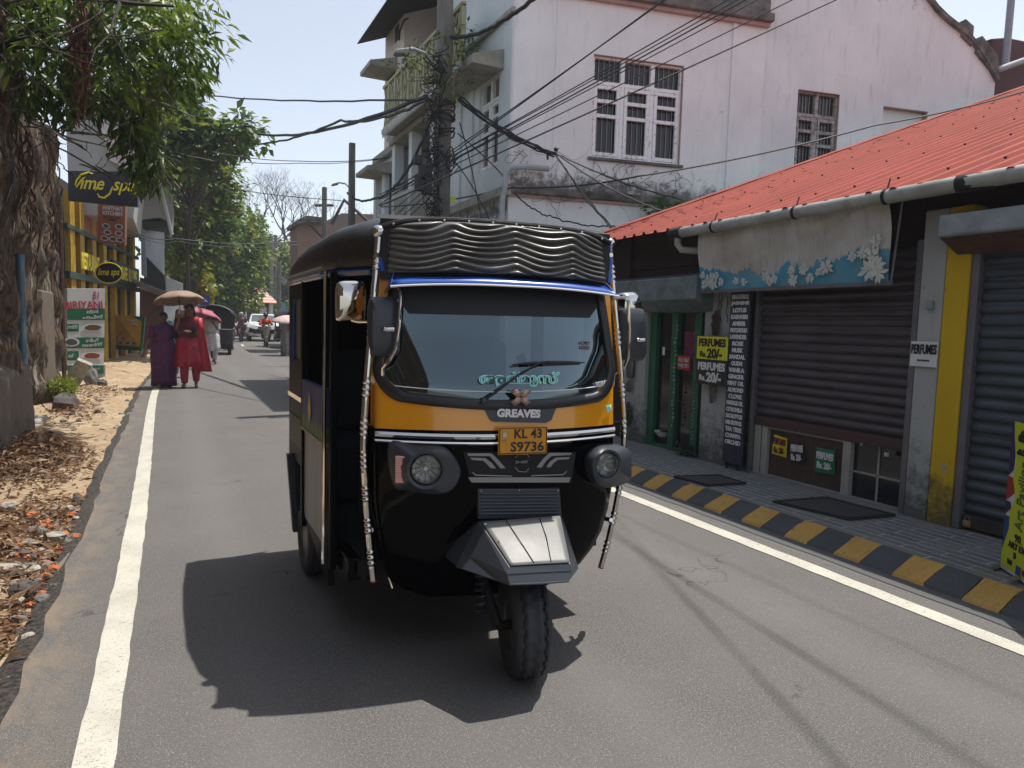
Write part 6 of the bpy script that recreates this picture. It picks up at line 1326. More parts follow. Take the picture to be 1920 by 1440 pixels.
# ================================================================ trees
BARK = mat('bark', (.09,.075,.06), .9, var=.5, vs=6, bump=.6, bs=12)
def tree(name, label, base, h, crown, leafm, leaf, per, n, rs_=1, trunk=.25, seed=1, group='trees along the far road', droop=.2, gap=.35, aspect=1.8, depth=3, bark=None):
    """crown: list of (x,y,z,rx,ry,rz) ellipsoids; clumps sit near their shells"""
    rn = random.Random(seed); r = thing(name, base, label, 'tree', group); b = MB(); base = Vector(base)
    tot = Vector((sum(c[0] for c in crown)/len(crown), sum(c[1] for c in crown)/len(crown), min(c[2]-c[5]*.5 for c in crown)))
    top = base.lerp(tot, .8); P_ = [base, base.lerp(top,.35)+Vector((.1*h*.2,0,0)), base.lerp(top,.7), top]; b.tube(P_, [trunk*1.25, trunk, trunk*.85, trunk*.7], 10)
    for c in crown:
        for _ in range(max(3, depth+2)):
            e = Vector((c[0]+rn.uniform(-1,1)*c[3]*.8, c[1]+rn.uniform(-1,1)*c[4]*.8, c[2]+rn.uniform(-.5,.9)*c[5])); s_ = P_[rn.choice([2,3])]; mid = s_.lerp(e,.5)+Vector((rn.uniform(-.3,.3), rn.uniform(-.3,.3), rn.uniform(0,.12)*h*.3)); b.tube([s_, mid, e], [trunk*.4, trunk*.22, trunk*.06], 5, False)
            for _ in range(3): e2 = mid.lerp(e,.6)+Vector((rn.uniform(-1,1)*c[3]*.4, rn.uniform(-1,1)*c[4]*.4, rn.uniform(-.2,.6)*c[5]*.6)); b.tube([mid.lerp(e,rn.uniform(.1,.6)), e2], [trunk*.12, trunk*.03], 4, False)
    b.build('trunk', bark or BARK, r, smooth=True)
    cs, rr = [], []
    wt = [c[3]*c[4]+c[3]*c[5] for c in crown]
    for _ in range(n):
        c = rn.choices(crown, wt)[0]
        while True:
            u = Vector((rn.gauss(0,1),rn.gauss(0,1),rn.gauss(0,1))).normalized(); q = rn.uniform(gap,1)**.5
            if sin(u.x*5+seed)*sin(u.y*6+seed*2)*sin(u.z*5.5+seed) < .25: break
        q *= 1+.14*sin(u.x*7+seed)*cos(u.z*6)
        cs.append((c[0]+u.x*c[3]*q, c[1]+u.y*c[4]*q, c[2]+u.z*c[5]*q)); rr.append(rs_*rn.uniform(.5,1.1))
    if per: leaves(cs, rr, per, leaf, 'crown', leafm, parent=r, droop=droop, aspect=aspect, flat=.6, rs=np.random.RandomState(seed))
    return r
LT_D = leafmat('leaf_dark', (.028,.055,.012), (.075,.13,.02), (.14,.2,.025)); LT_M = leafmat('leaf_mid', (.045,.085,.014), (.12,.19,.025), (.22,.26,.03)); LT_Y = leafmat('leaf_yellow', (.09,.12,.012), (.2,.22,.02), (.4,.32,.02)); LT_B = leafmat('leaf_blue_dark', (.02,.035,.02), (.04,.065,.03), (.05,.085,.03))
def E_(px, py, Yq, rx, rz, ry=None):   # ellipsoid centred behind a pixel; radii given in pixels
    p = atY(px, py, Yq); k = Yq*1.05/F; return (p.x, p.y, p.z, rx*k, (ry or rx)*k, rz*k)
def B_(px, Yq): p = atY(px, 600, Yq); return (p.x, Yq, gh(Yq))
# jackfruit-like tree with branch reaching over the road
jt = tree('leafy_street_tree', 'broad leaved tree whose long branch reaches into the sky beside the cables', B_(338,33), 10, [E_(365,262,25,45,55),E_(405,270,25,28,30),E_(330,200,25,34,28),E_(455,255,24,30,38),E_(435,262,24,22,22),E_(350,180,25,24,16),E_(300,270,26,50,60),E_(270,240,26,40,50)], LT_D, .32, 11, 260, .5, .07, 3, droop=.3, aspect=2.0)
cs = [atY(random.gauss(x,13), random.gauss(y,10), random.uniform(23.4,25)) for x, y in [(310,225),(280,230),(290,250),(450,222),(340,240),(300,290),(270,300),(330,300),(380,230),(360,215)] for _ in range(5)]
leaves(cs, [.5]*len(cs), 12, .34, 'crown_light', LT_M, parent=jt, aspect=2.0)
tree('flowering_tree', 'mid green tree with yellow and orange blossom sprays behind the pale glass panel', B_(330,34), 10, [E_(345,330,33,55,60),E_(395,345,33,35,50),E_(330,440,32,40,60),E_(380,420,33,45,50),E_(420,340,34,22,40)], LT_M, .3, 16, 420, .9, .25, 5, droop=.1)
tree('yellow_flower_tree', 'small tree with yellow blossom above the umbrellas', B_(362,38), 5, [E_(345,500,36,30,30),E_(370,535,36,22,25),E_(345,450,36,22,30)], LT_Y, .34, 8, 150, .6, .12, 9, droop=.5)
tree('spreading_roadside_tree', 'large bright green tree spreading over the black parked vehicle', B_(385,48), 10, [E_(400,470,46,70,60),E_(440,430,47,50,40),E_(380,520,45,60,40),E_(455,500,47,35,50),E_(420,560,46,45,25)], LT_M, .32, 22, 620, 1.0, .35, 13, droop=.15)
tree('dark_far_tree', 'dark green tree mass closing the road behind the tiled kiosk', B_(475,72), 14, [E_(470,520,70,70,60),E_(520,540,72,60,50),E_(440,560,70,50,40),E_(500,580,74,60,25)], LT_B, .5, 14, 620, 1.7, .4, 17, droop=.1)
tree('dark_far_tree', 'dark grey green tree to the right of the road partly behind the rickshaw', B_(560,80), 14, [E_(560,500,76,60,50),E_(610,500,78,60,60),E_(540,570,74,40,30)], LT_B, .5, 14, 520, 1.9, .4, 19, droop=.1)
tree('green_far_tree', 'mid green tree left of the dark far trees', B_(440,60), 10, [E_(480,470,62,50,25),E_(520,490,62,36,26),E_(450,450,58,40,40)], LT_M, .4, 14, 320, 1.2, .3, 23)
tree('low_far_bush', 'low green bushes behind the white cars', B_(455,58), 4, [E_(440,590,55,40,16),E_(530,590,60,50,14)], LT_D, .5, 8, 160, 1.0, .2, 29)
# bare rain tree
rt_ = thing('bare_rain_tree', B_(548,66), 'large bare branched rain tree against the pale sky behind the canopy', 'tree'); b = MB(); rn = random.Random(21)
def bare(p, d, L_, r, depth):
    P_ = [Vector(p)]; d = Vector(d).normalized(); n = 4
    for k in range(n): d = (d+Vector((rn.uniform(-1,1),rn.uniform(-.6,.6),rn.uniform(-.6,1)))*.15).normalized(); P_.append(P_[-1]+d*L_/n)
    b.tube(P_, [r*(1-.45*k/n) for k in range(n+1)], 6 if r > .1 else 3, False)
    if depth: 
        for s_ in ((-1,1) if rn.random() < .7 else (-1,0,1)): nd = (d+Vector((s_*rn.uniform(.35,.75),rn.uniform(-.4,.4),rn.uniform(-.1,.35)))).normalized(); bare(P_[-1], nd, L_*rn.uniform(.66,.86), r*.6, depth-1)
bp = Vector(B_(548,66)); b.tube([bp, bp+Vector((.2,0,2.5)), bp+Vector((0,0,4.2))], [.6,.5,.45], 8)
for d in ((-.9,0,.8),(-.4,.3,1),(.1,0,1.1),(.5,.2,.9),(-.8,0,.45)): bare(bp+Vector((0,0,4)), d, 2.9, .26, 7)
b.build('branches', mat('bark_grey', (.1,.09,.08), .9, var=.4), rt_)
# distant building & rooftops beyond the canopy
rb2 = thing('distant_brick_building', tuple(atY(590,500,30)), 'weathered brick and concrete parapet building far behind the canopy beside the bare tree', 'building')
BRK = mat('brick_weathered', (.3,.17,.12), .9, c2=(.2,.18,.16), vs=2.5)
MB().prism([atY(x,y,30) for x, y in ((558,600),(558,418),(575,410),(606,412),(606,600))][::-1], (0,2,0)).build('tower', BRK, rb2); MB().prism([atY(x,y,33) for x, y in ((600,600),(600,420),(640,400),(712,402),(712,600))][::-1], (0,6,0)).build('body', mat('roof_grey_stain', (.17,.16,.15), .9, c2=(.25,.16,.12), vs=1.5), rb2)
b = MB(); b.tube([atY(590,385,29), atY(625,385,29)], .06, 5); b.tube([atY(622,420,32), atY(645,375,32), atY(690,415,32)], .09, 5); b.tube([atY(580,420,29),atY(604,445,29)], .05, 5); b.parts('roof_frame', DKF, rb2)
MB().prism([atY(x,y,29.5) for x, y in ((557,420),(557,412),(576,404),(608,408),(608,418),(576,416))][::-1], (0,2.8,0)).build('parapet_cap', MOLD, rb2)
# far walls and hoardings at the end of the road
for k, (x0, y0, x1, y1, Yq, cc, lb) in enumerate(((497,570,512,606,64,(.2,.33,.42),'pale blue far wall panel right of the kiosk'),(522,567,536,600,58,(.12,.3,.4),'blue and green far hoarding'),(545,568,562,600,58,(.02,.2,.5),'bright blue far hoarding'),(505,572,523,606,66,(.35,.22,.14),'tan far gate wall'))):
    p = atY((x0+x1)/2, y1, Yq); r = thing('far_hoarding', tuple(p), lb, 'hoarding', 'panels at the far end of the road'); MB().prism([atY(x0,y1,Yq),atY(x1,y1,Yq),atY(x1,y0,Yq),atY(x0,y0,Yq)], (0,.3,0)).build('panel', mat('far_panel%d'%k, cc, .7, c2=tuple(.6*v for v in cc), vs=2), r)
    MB().tube([atY(x0+1,y1+4,Yq),atY(x0+1,y0,Yq)], .08, 5).build('post', GALV, r)
for (x, y, w, h, Yq, cc, lb) in ((450,586,34,9,55,(.6,.6,.58),'white far awning above the motorcyclist'),):
    p = atY(x, y, Yq); r = thing('far_awning', tuple(p), lb, 'awning'); MB().prism([atY(x,y+h,Yq),atY(x+w,y+h,Yq),atY(x+w*.8,y,Yq),atY(x+4,y,Yq)], (0,2,0)).build('sheet', mat('far_white', cc, .6, var=.4, vs=1), r)
far_w = MB()
far_w.prism([atY(420,604,78),atY(640,604,78),atY(640,575,78),atY(420,575,78)], (0,.5,0)); tag(far_w.build('boundary_wall', mat('far_wall', (.14,.14,.13), .9, var=.5, vs=.6), None, loc=tuple(atY(500,604,78))), 'long dark boundary wall closing the far end of the road', 'wall')
# tiled kiosk
kz = Vector(B_(482,52)); kz.z = gh(52); kk = thing('tiled_kiosk', tuple(kz), 'small kiosk with a red and white tiled pyramid roof in the middle distance', 'kiosk')
TR = MT('kiosk_tiles'); wv = TR.n('ShaderNodeTexWave', Scale=1.6); wv.bands_direction = 'Z'; TR.L(TR.src, wv.inputs[0]); TR.col(TR.mix(TR.ramp(wv.outputs['Fac'], .4, .6), (.45,.1,.05), (.5,.42,.36))); TR = TR.m
b = MB(); q = [kz+Vector((sx*1.25, sy*1.25, 2.35)) for sx, sy in ((-1,-1),(1,-1),(1,1),(-1,1))]; ap = [kz+Vector((sx*.2, sy*.2, 3.5)) for sx, sy in ((-1,-1),(1,-1),(1,1),(-1,1))]
b.rings([q, ap]).build('tiled_roof', TR, kk, solid=.05); b = MB()
for sx in (-1,1):
    for sy in (-1,1): b.tube([kz+Vector((sx*.85,sy*.85,-.3)), kz+Vector((sx*.85,sy*.85,2.4))], .1, 6)
b.build('column', SIGNW, kk); MB().cbox(kz+Vector((0,.2,1.1)), (1.5,1.2,2.4)).build('booth', mat('kiosk_body', (.09,.08,.08), .7), kk); MB().cbox(kz+Vector((.35,-.45,1.4)), (.45,.1,1.3)).build('white_panel', SIGNW, kk)
# ================================================================ people
SKIN = mat('skin_brown', (.19,.09,.05), .55, var=.15); HAIR = mat('hair_black', (.008,.007,.007), .5, var=0); SHOE = mat('sandal', (.05,.03,.025), .6)
def person(x, y, h, face, label, dress, pose='walk', armL=None, armR=None, top=None, trousers=None, group=None, sari=False, kurta=False, hair='long', scale_w=1, hold=None, z=None, stride=.14, flare=.19, lower=.62, seated=False):
    """figure facing `face` (radians, 0 = towards the camera, -Y); joints in body units of height"""
    z0 = gh(y)+.002 if z is None else z; r = thing('person', (0,0,0), label, 'person', group); u = h; W_ = scale_w
    J = {'pel':(0,0,.53),'spn':(0,.0,.62),'chs':(0,0,.72),'nck':(0,0,.83),'hdb':(0,-.005,.87),'hdm':(0,-.012,.925),'hdt':(0,0,.975)}
    for s_, n_ in ((-1,'L'),(1,'R')):
        st_ = stride*(1 if s_ < 0 else -1)
        J['hip'+n_] = (s_*.055,0,.51); J['kne'+n_] = (s_*.06,-st_*.45-.01,.28); J['ank'+n_] = (s_*.06,-st_*.62+.02,.05+(.02 if st_ < 0 else 0)); J['toe'+n_] = (s_*.07,-st_*.62-.09,.018)
        J['sho'+n_] = (s_*.105*W_,0,.80)
        a = armL if s_ < 0 else armR
        a = a or ((s_*.145*W_,.02,.64),(s_*.16*W_,-.03,.50))
        J['elb'+n_] = a[0]; J['wri'+n_] = a[1]; e_, w_ = Vector(a[0]), Vector(a[1]); dv = (w_-e_).normalized(); J['hnd'+n_] = tuple(w_+dv*.045)
        sx = Vector((1,0,0)) if abs(dv.x) < .7 else Vector((0,0,1))
        for q in range(4): J['f%d'%q+n_] = tuple(w_+dv*(.085-.006*abs(q-1.4))+sx*(q-1.5)*.011+Vector((0,-.008,0)))
        J['th'+n_] = tuple(w_+dv*.04-sx*.03)
    if seated: 
        for s_, n_ in ((-1,'L'),(1,'R')): J['hip'+n_] = (s_*.06,0,.50); J['kne'+n_] = (s_*.10,-.2,.46); J['ank'+n_] = (s_*.09,-.18,.25); J['toe'+n_] = (s_*.09,-.26,.22)
    rad = {'pel':.075*W_,'spn':.07*W_,'chs':.078*W_,'nck':.032,'hdb':.042,'hdm':.05,'hdt':.036,'hip':.055,'kne':.036,'ank':.024,'toe':.02,'sho':.04,'elb':.027,'wri':.017,'hnd':.018,'f':.0065,'th':.008}
    ed = [('pel','spn'),('spn','chs'),('chs','nck'),('nck','hdb'),('hdb','hdm'),('hdm','hdt')]
    for n_ in 'LR': ed += [('pel','hip'+n_),('hip'+n_,'kne'+n_),('kne'+n_,'ank'+n_),('ank'+n_,'toe'+n_),('chs','sho'+n_),('sho'+n_,'elb'+n_),('elb'+n_,'wri'+n_),('wri'+n_,'hnd'+n_),('hnd'+n_,'th'+n_)]+[('hnd'+n_,'f%d'%q+n_) for q in range(4)]
    names = list(J); me = bpy.data.meshes.new('body'); me.from_pydata([tuple(c*u for c in J[k]) for k in names], [(names.index(a), names.index(b)) for a, b in ed], []); me.update()
    o = bpy.data.objects.new('body', me); COL.objects.link(o); o.parent = r; me.materials.append(SKIN)
    md = o.modifiers.new('skin', 'SKIN'); sv = me.skin_vertices[0].data
    for i, k in enumerate(names):
        q = rad.get(k) or rad.get(k[:-1]) or rad['f']; sv[i].radius = (q*u, q*u*(.8 if k in ('pel','spn','chs') else 1)); sv[i].use_root = (k == 'pel')
    md.use_smooth_shade = True; sb_ = o.modifiers.new('sub', 'SUBSURF'); sb_.levels = sb_.render_levels = 1
    # face: nose, eyes, mouth, ears
    b = MB(); b.ball((0,-.058*u,.918*u),(.009*u,.014*u,.014*u),6,4); [b.ball((s_*.05*u,.0,.92*u),(.008*u,.012*u,.018*u),6,4) for s_ in (-1,1)]; b.build('nose_and_ears', SKIN, r, smooth=True)
    b = MB(); [b.ball((s_*.02*u,-.051*u,.93*u),(.009*u,.006*u,.005*u),6,4) for s_ in (-1,1)]; b.ball((0,-.053*u,.895*u),(.015*u,.006*u,.004*u),6,4); b.build('eyes_and_mouth', HAIR, r)
    # hair
    if hair != 'helmet':
        b = MB(); b.ball((0,.014*u,.943*u),(.056*u,.058*u,.052*u),12,8)
        if hair == 'long': b.rings([[(cos(k*pi/5)*w*u, (.035+.02*f)*u+sin(k*pi/5)*.03*u, (.94-.2*f)*u) for k in range(10)] for f, w in ((0,.052),(.4,.06),(.8,.045),(1,.02))])
        b.build('hair', HAIR, r, smooth=True)
    else:
        MB().ball((0,.003*u,.945*u),(.072*u,.078*u,.07*u),14,10).build('helmet', top or HAIR, r, smooth=True)
    # feet
    b = MB()
    for n_ in 'LR': t_ = Vector(J['toe'+n_]); a_ = Vector(J['ank'+n_]); b.rings([[((t_.lerp(a_,f).x+cos(k*pi/4)*w)*u, (t_.y-.025+f*.16)*u, max(.002,(t_.z-.012+sin(k*pi/4)*hh)*u)) for k in range(8)] for f, w, hh in ((0,.01,.006),(.25,.024,.012),(.7,.022,.012),(1,.018,.012))])
    b.build('sandals', SHOE, r, smooth=True)
    # clothes
    def loft(prof, name, m_, fold=0, nf=14, cx=lambda z: 0, cy=lambda z: 0, n=40):
        R = []
        for zz, rx, ry in prof:
            R.append([((cx(zz)+cos(2*pi*k/n)*rx*(1+fold*sin(nf*2*pi*k/n+zz*3)*min(1,max(0,(.62-zz)*3))))*u, (cy(zz)+sin(2*pi*k/n)*ry*(1+fold*sin(nf*2*pi*k/n+zz*5)*min(1,max(0,(.62-zz)*3))))*u, zz*u) for k in range(n)])
        return MB().rings(R, True, False).build(name, m_, r, smooth=True, angle=0, solid=.006)
    w0 = .105*W_
    if not seated or True:
        up_prof = [(lower if not seated else .5, w0*1.08, w0*.85),(.57,w0*1.12,w0*.9),(.63,w0*.98,w0*.82),(.70,w0*1.05,w0*.88),(.76,w0*1.12,w0*.86),(.80,w0*1.12,w0*.72),(.825,w0*.78,w0*.5),(.84,.045,.045)]
        up_prof.sort()
        loft(up_prof, 'blouse', top if top and hair != 'helmet' else dress)
        b = MB()
        for n_ in 'LR':
            s_, e_ = Vector(J['sho'+n_])*u, Vector(J['elb'+n_])*u; b.tube([s_+Vector((0,0,.01*u)), s_.lerp(e_,.5), s_.lerp(e_,.9)], [.052*u,.046*u,.042*u], 10, False)
        b.build('sleeves', top if top and hair != 'helmet' else dress, r, smooth=True)
    if sari:
        loft([(.02,w0*1.25,w0*1.05),(.1,w0*1.2,w0*1.0),(.25,w0*1.25,w0*1.05),(.42,w0*1.35,w0*1.1),(.52,w0*1.35,w0*1.1),(.60,w0*1.12,w0*.95),(.64,w0*1.0,w0*.86)], 'sari_skirt', dress, .12, 9, cy=lambda z: -.01)
        P_ = [[((-.07*W_+.135*W_*f+ww*.05)*u, (-.088-.012*sin(f*pi))*W_*u*1.02, (.56+.26*f-ww*.06)*u) for ww in (-1,-.5,0,.5,1)] for f in (0,.25,.5,.75,1)]
        MB().grid(P_).build('sari_drape', dress, r, smooth=True, solid=.01)
    elif kurta:
        loft([(.25,w0*1.4,w0*1.1),(.33,w0*1.36,w0*1.08),(.43,w0*1.3,w0*1.05),(.52,w0*1.3,w0*1.05),(.60,w0*1.1,w0*.92)], 'kurta', dress, .13, 8)
    if trousers or kurta:
        b = MB()
        for n_ in 'LR':
            h_, k_, a_ = [Vector(J[q+n_])*u for q in ('hip','kne','ank')]; b.tube([h_, h_.lerp(k_,.5), k_, k_.lerp(a_,.5), a_+(Vector((0,0,.01*u)) if not seated else Vector())], [.066*u,.062*u,.052*u,.046*u,.036*u], 12, False)
        b.build('trousers', trousers or dress, r, smooth=True)
    r.location = (x, y, z0); r.rotation_euler = (0,0,face); return r, J, u
def umbrella(c, R_, m_, lab, tilt_=(0,0,1), grip=None, m2=None):
    c = Vector(c); n_ = Vector(tilt_).normalized(); x = n_.cross(Vector((0,1,0))).normalized(); y = n_.cross(x); r = thing('umbrella', tuple(grip or c), lab, 'umbrella'); rows = []
    for j in range(7):
        f = j/6; rr = R_*sin(f*1.25)/sin(1.25); row = []
        for k in range(33): a = 2*pi*k/32; s_ = 1-.035*abs(sin(a*4))*f; row.append(c+(x*cos(a)+y*sin(a))*rr*s_*1.0-n_*(R_*.42*(1-cos(f*1.25))/(1-cos(1.25)))-n_*.02*f*abs(sin(a*4)))
        rows.append(row)
    MB().grid(rows).build('canopy', m_, r, smooth=True, solid=.003, angle=0); b = MB()
    for k in range(8): a = pi/8*2*k; b.tube([c+(x*cos(a)+y*sin(a))*R_*sin(f*1.25)/sin(1.25)*.97-n_*(R_*.42*(1-cos(f*1.25))/(1-cos(1.25))+.01) for f in (0,.3,.6,.8,1)], .004, 4)
    b.build('ribs', BLACK, r); MB().tube([c+n_*.05, Vector(grip) if grip else c-n_*.6], .007, 6).build('shaft', BLACK, r); return r
PUR = mat('sari_purple', (.06,.008,.06), .7, c2=(.11,.015,.08), vs=9); CRI = mat('kurta_crimson', (.42,.012,.045), .55, c2=(.24,.006,.025), vs=7); CRD = mat('blouse_maroon', (.11,.006,.025), .6)
GRN2 = mat('dress_green', (.02,.2,.16), .6, c2=(.25,.4,.36), vs=16); WHD = mat('dress_white', (.55,.55,.56), .6, c2=(.35,.35,.38), vs=12); GRS = mat('sari_grey', (.3,.3,.3), .7, c2=(.2,.2,.2), vs=12)
wp_ = atZ(357,727,0); wh = (727-573)*wp_.y*1.0/F*1.035
person(wp_.x, wp_.y, 1.68, radians(-8), 'woman in a bright red tunic and trousers holding an umbrella and a phone, scarf trailing', CRI, kurta=True, top=CRD, armR=((.12,-.02,.64),(.02,-.13,.66)), armL=((-.14,-.02,.66),(-.10,-.10,.80)), scale_w=1.08, stride=.05)
pr = bpy.data.objects['person']; 
b = MB().grid([[(1.72*(.09+.05*f+ww), 1.72*(-.075+.02*f), 1.72*(.81-.62*f)) for ww in (-.05-.01*f,0,.05+.05*f)] for f in (0,.2,.4,.6,.8,1)]); b.grid([[(1.72*(.06+ww), -1.72*(.088-.03*f), 1.72*(.82-.2*f)) for ww in (-.05,0,.05)] for f in (0,.5,1)])
sc_ = b.build('scarf', mat('scarf_red', (.42,.012,.03), .5), pr, smooth=True, solid=.008)
ug = atY(340,600,wp_.y-.2); umbrella(atY(334,546,wp_.y+.12), .47, mat('umbrella_tan', (.3,.2,.14), .7, var=.15), 'large tan umbrella held over the two nearest walking women', (-.10,.16,1), tuple(ug))
ph_ = thing('phone', tuple(wp_+Vector((0,-.25,1.15))), 'dark phone held in the hand of the woman in red', 'phone'); MB().cbox(Vector(wp_)+Vector((.06,-.26,1.15)), (.08,.015,.14)).build('phone_case', BLACK, ph_, bevel=.008)
q = atZ(308,726,0); person(q.x, q.y, 1.50, radians(6), 'short woman in a dark purple sari walking left of the woman in red', PUR, sari=True, armL=((-.17,.0,.62),(-.23,-.04,.47)), scale_w=1.1, hair='bun', stride=.1)
q = atZ(338,708,0); person(q.x, q.y, 1.60, radians(0), 'girl in a green dress with a white pattern half hidden behind the woman in red', GRN2, kurta=True, stride=.12, trousers=GRN2)
q = atZ(386,672,0); person(q.x, 22.5, 1.60, radians(-5), 'woman in a white dress under the pink umbrella beside the parked black vehicle', WHD, kurta=True, armR=((.12,-.02,.64),(.06,-.1,.74)), stride=.12, trousers=WHD)
pc2 = atY(377,579,22.3); umbrella(pc2, .62, mat('umbrella_pink', (.4,.1,.14), .7), 'small pink umbrella behind the tan umbrella', (.2,.2,1), tuple(atY(381,625,22.3)))
q = atY(393,600,23.5); person(q.x, 23.5, 1.62, 0, 'person in dark red standing behind the woman in white', CRD, kurta=True, trousers=CRD)
q = atY(428,600,31); person(q.x, 31, 1.55, 0, 'person in an orange and white outfit right of the parked dark rickshaw', mat('dress_orange', (.45,.12,.08), .6, c2=(.5,.45,.4), vs=9), sari=True)
q = atY(537,600,27.5); person(q.x, 27.5, 1.5, pi*.7, 'woman in a pale grey sari under the pale pink umbrella', GRS, sari=True, scale_w=1.1)
umbrella(atY(541,591,27.3), .62, mat('umbrella_pale', (.6,.45,.42), .7), 'pale pink umbrella of the woman in the grey sari', (0,-.1,1), tuple(atY(541,620,27.3)))
q = atY(518,600,44); person(q.x, 44, 1.6, 0, 'person in dark clothes standing beside the open door of the white car', mat('dark_cloth', (.02,.02,.025), .7), kurta=True, trousers=BLACK)
# ================================================================ far vehicles (built facing -Y at the origin, then placed)
TYF = mat('tyre_plain', (.012,.012,.013), .7); 
def wheels(par, pos, r, w):
    for x, y in pos: o = MB().lathe([(r*.2,-w/2),(r*.9,-w/2),(r,-w*.35),(r,w*.35),(r*.9,w/2),(r*.2,w/2)], (x,y,r), (1,0,0), 20).build('wheel', TYF, par, smooth=True); MB().lathe([(.01,-w*.52),(r*.6,-w*.53),(r*.62,w*.53),(.01,w*.52)], (x,y,r), (1,0,0), 14).build('wheel_rim', GALV, o)
def suv(name, label, loc, rz, cm, s=1, grp='white cars down the road'):
    r = thing(name, (0,0,0), label, 'car', grp); S_ = [(0.0,.42,.60,.86),(.10,.32,.88,.92),(.5,.30,1.0,.93),(1.1,.30,1.05,.93),(1.35,.30,1.08,.92),(2.6,.30,1.06,.92),(3.7,.32,1.02,.9),(3.95,.42,.9,.84)]
    R = []
    for y, zb, zt, hw in S_: R.append([(-hw*.9,y,zb),(-hw,y,zb+.18),(-hw,y,(zb+zt)/2),(-hw*.97,y,zt-.08),(-hw*.86,y,zt),(-hw*.4,y,zt+.03),(hw*.4,y,zt+.03),(hw*.86,y,zt),(hw*.97,y,zt-.08),(hw,y,(zb+zt)/2),(hw,y,zb+.18),(hw*.9,y,zb)])
    MB().rings(R).build('body', cm, r, smooth=True, angle=35, bevel=.03)
    R = []
    for y, z, hw in ((1.0,1.04,.82),(1.65,1.53,.66),(1.9,1.58,.64),(3.2,1.58,.62),(3.8,1.05,.78)): R.append([(-hw,y,1.0),(-hw,y,z-.03),(-hw*.9,y,z),(hw*.9,y,z),(hw,y,z-.03),(hw,y,1.0)])
    MB().rings(R).build('cabin', cm, r, smooth=True, angle=35); DG_ = mat('car_glass', (.02,.025,.03), .08, var=0)
    MB().quad((-.70,1.08,1.08),(.70,1.08,1.08),(.60,1.60,1.50),(-.60,1.60,1.50)).build('windscreen', mat('car_windscreen', (.12,.15,.16), .1, var=.5, vs=3), r, solid=.03)
    b = MB(); 
    for s_ in (-1,1): b.quad((s_*.80,1.4,1.08),(s_*.80,3.5,1.08),(s_*.655,3.1,1.5),(s_*.665,1.75,1.5))
    b.build('side_window', DG_, r, solid=.02)
    MB().box((-.6,-.02,.45),(.6,.05,.70)).box((-.35,-.03,.74),(.35,.05,.84)).build('grille', BLACK, r, bevel=.02); MB().box((-.45,-.03,.30),(.45,.04,.42)).build('skid_plate', SIGNW, r, bevel=.02)
    for s_ in (-1,1):
        MB().prism([(s_*.50,-.03,.70),(s_*.80,-.0,.78),(s_*.82,.0,.56),(s_*.56,-.03,.52)], (0,.06,0)).build('headlight', BLACK, r, bevel=.02); MB().tube([(s_*.4,.0,.88),(s_*.82,.04,.93)], .022, 5).build('day_light', SIGNW, r)
        MB().cbox((s_*1.0,1.25,1.12),(.18,.1,.13)).build('door_mirror', BLACK, r, bevel=.03)
    b = MB(); [b.tube([(s_*.6,1.8,1.63),(s_*.6,3.2,1.63)], .02, 5) for s_ in (-1,1)]; b.build('roof_rail', GALV, r)
    wheels(r, [(-.78,.75),(.78,.75),(-.78,3.2),(.78,3.2)], .33, .22); r.location = loc; r.rotation_euler = (0,0,rz); r.scale = (s,s,s); return r
CW = mat('car_white', (.7,.71,.7), .2, coat=.5, var=.03)
q = atY(494,600,42); suv('white_suv', 'white compact car with dark headlights driving towards the camera behind the scooter', (q.x,41.5,gh(41.5)), radians(-4), CW)
q = atY(462,600,50); suv('white_car', 'second white car partly hidden behind the leading white car', (q.x,50,gh(50)), radians(0), CW)
def scooter(loc, rz, cm, label, shirt, helm, ptxt, front=True):
    r = thing('scooter', (0,0,0), label, 'scooter', 'two wheelers on the far road'); wheels(r, [(0,.0),(0,1.25)], .25, .1)
    MB().rings([[(cos(k*pi/6)*w,y+sin(k*pi/6)*.04,z) for k in range(12)] for z, w, y in ((.3,.06,.08),(.45,.13,.10),(.7,.19,.14),(.9,.17,.18),(1.0,.12,.2))]).build('front_apron', cm, r, smooth=True); MB().box((-.15,.25,.25),(.15,.7,.32)).build('footboard', BLACK, r, bevel=.03)
    MB().rings([[(cos(k*pi/6)*w,y,z+sin(k*pi/6)*h_) for k in range(12)] for y, w, z, h_ in ((.6,.1,.5,.15),(.8,.17,.58,.2),(1.2,.18,.6,.2),(1.6,.12,.68,.12))]).build('rear_body', cm, r, smooth=True); MB().box((-.13,.6,.76),(.13,1.4,.84)).build('seat', BLACK, r, bevel=.04)
    MB().tube([(-.33,.3,1.05),(-.2,.2,1.02),(.2,.2,1.02),(.33,.3,1.05)], .02, 6).build('handlebar', BLACK, r); MB().ball((0,.1,.98),(.09,.06,.07)).build('headlight', SIGNW, r, smooth=True); b = MB(); [b.cbox((s_*.36,.25,1.2),(.1,.03,.07)) for s_ in (-1,1)]; b.build('mirror', BLACK, r); MB().box((-.05,-.26,.22),(.05,.1,.5)).build('front_fender', cm, r, bevel=.03)
    r.location = loc; r.rotation_euler = (0,0,rz)
    v = Vector((0,.75,0)); v.rotate(Matrix.Rotation(rz,3,'Z')); zz = loc[2]+.80-.5*1.62
    person(loc[0]+v.x, loc[1]+v.y, 1.62, rz, ptxt, shirt, seated=True, armL=((-.17,-.08,.66),(-.18,-.24,.66)), armR=((.17,-.08,.66),(.18,-.24,.66)), trousers=mat('dark_cloth', (.02,.02,.025)), hair='helmet', top=helm, z=zz, group=None)
OR_ = mat('shirt_orange', (.62,.08,.02), .6); HB = mat('helmet_black', (.015,.015,.016), .3); HW = mat('helmet_grey', (.3,.3,.3), .3)
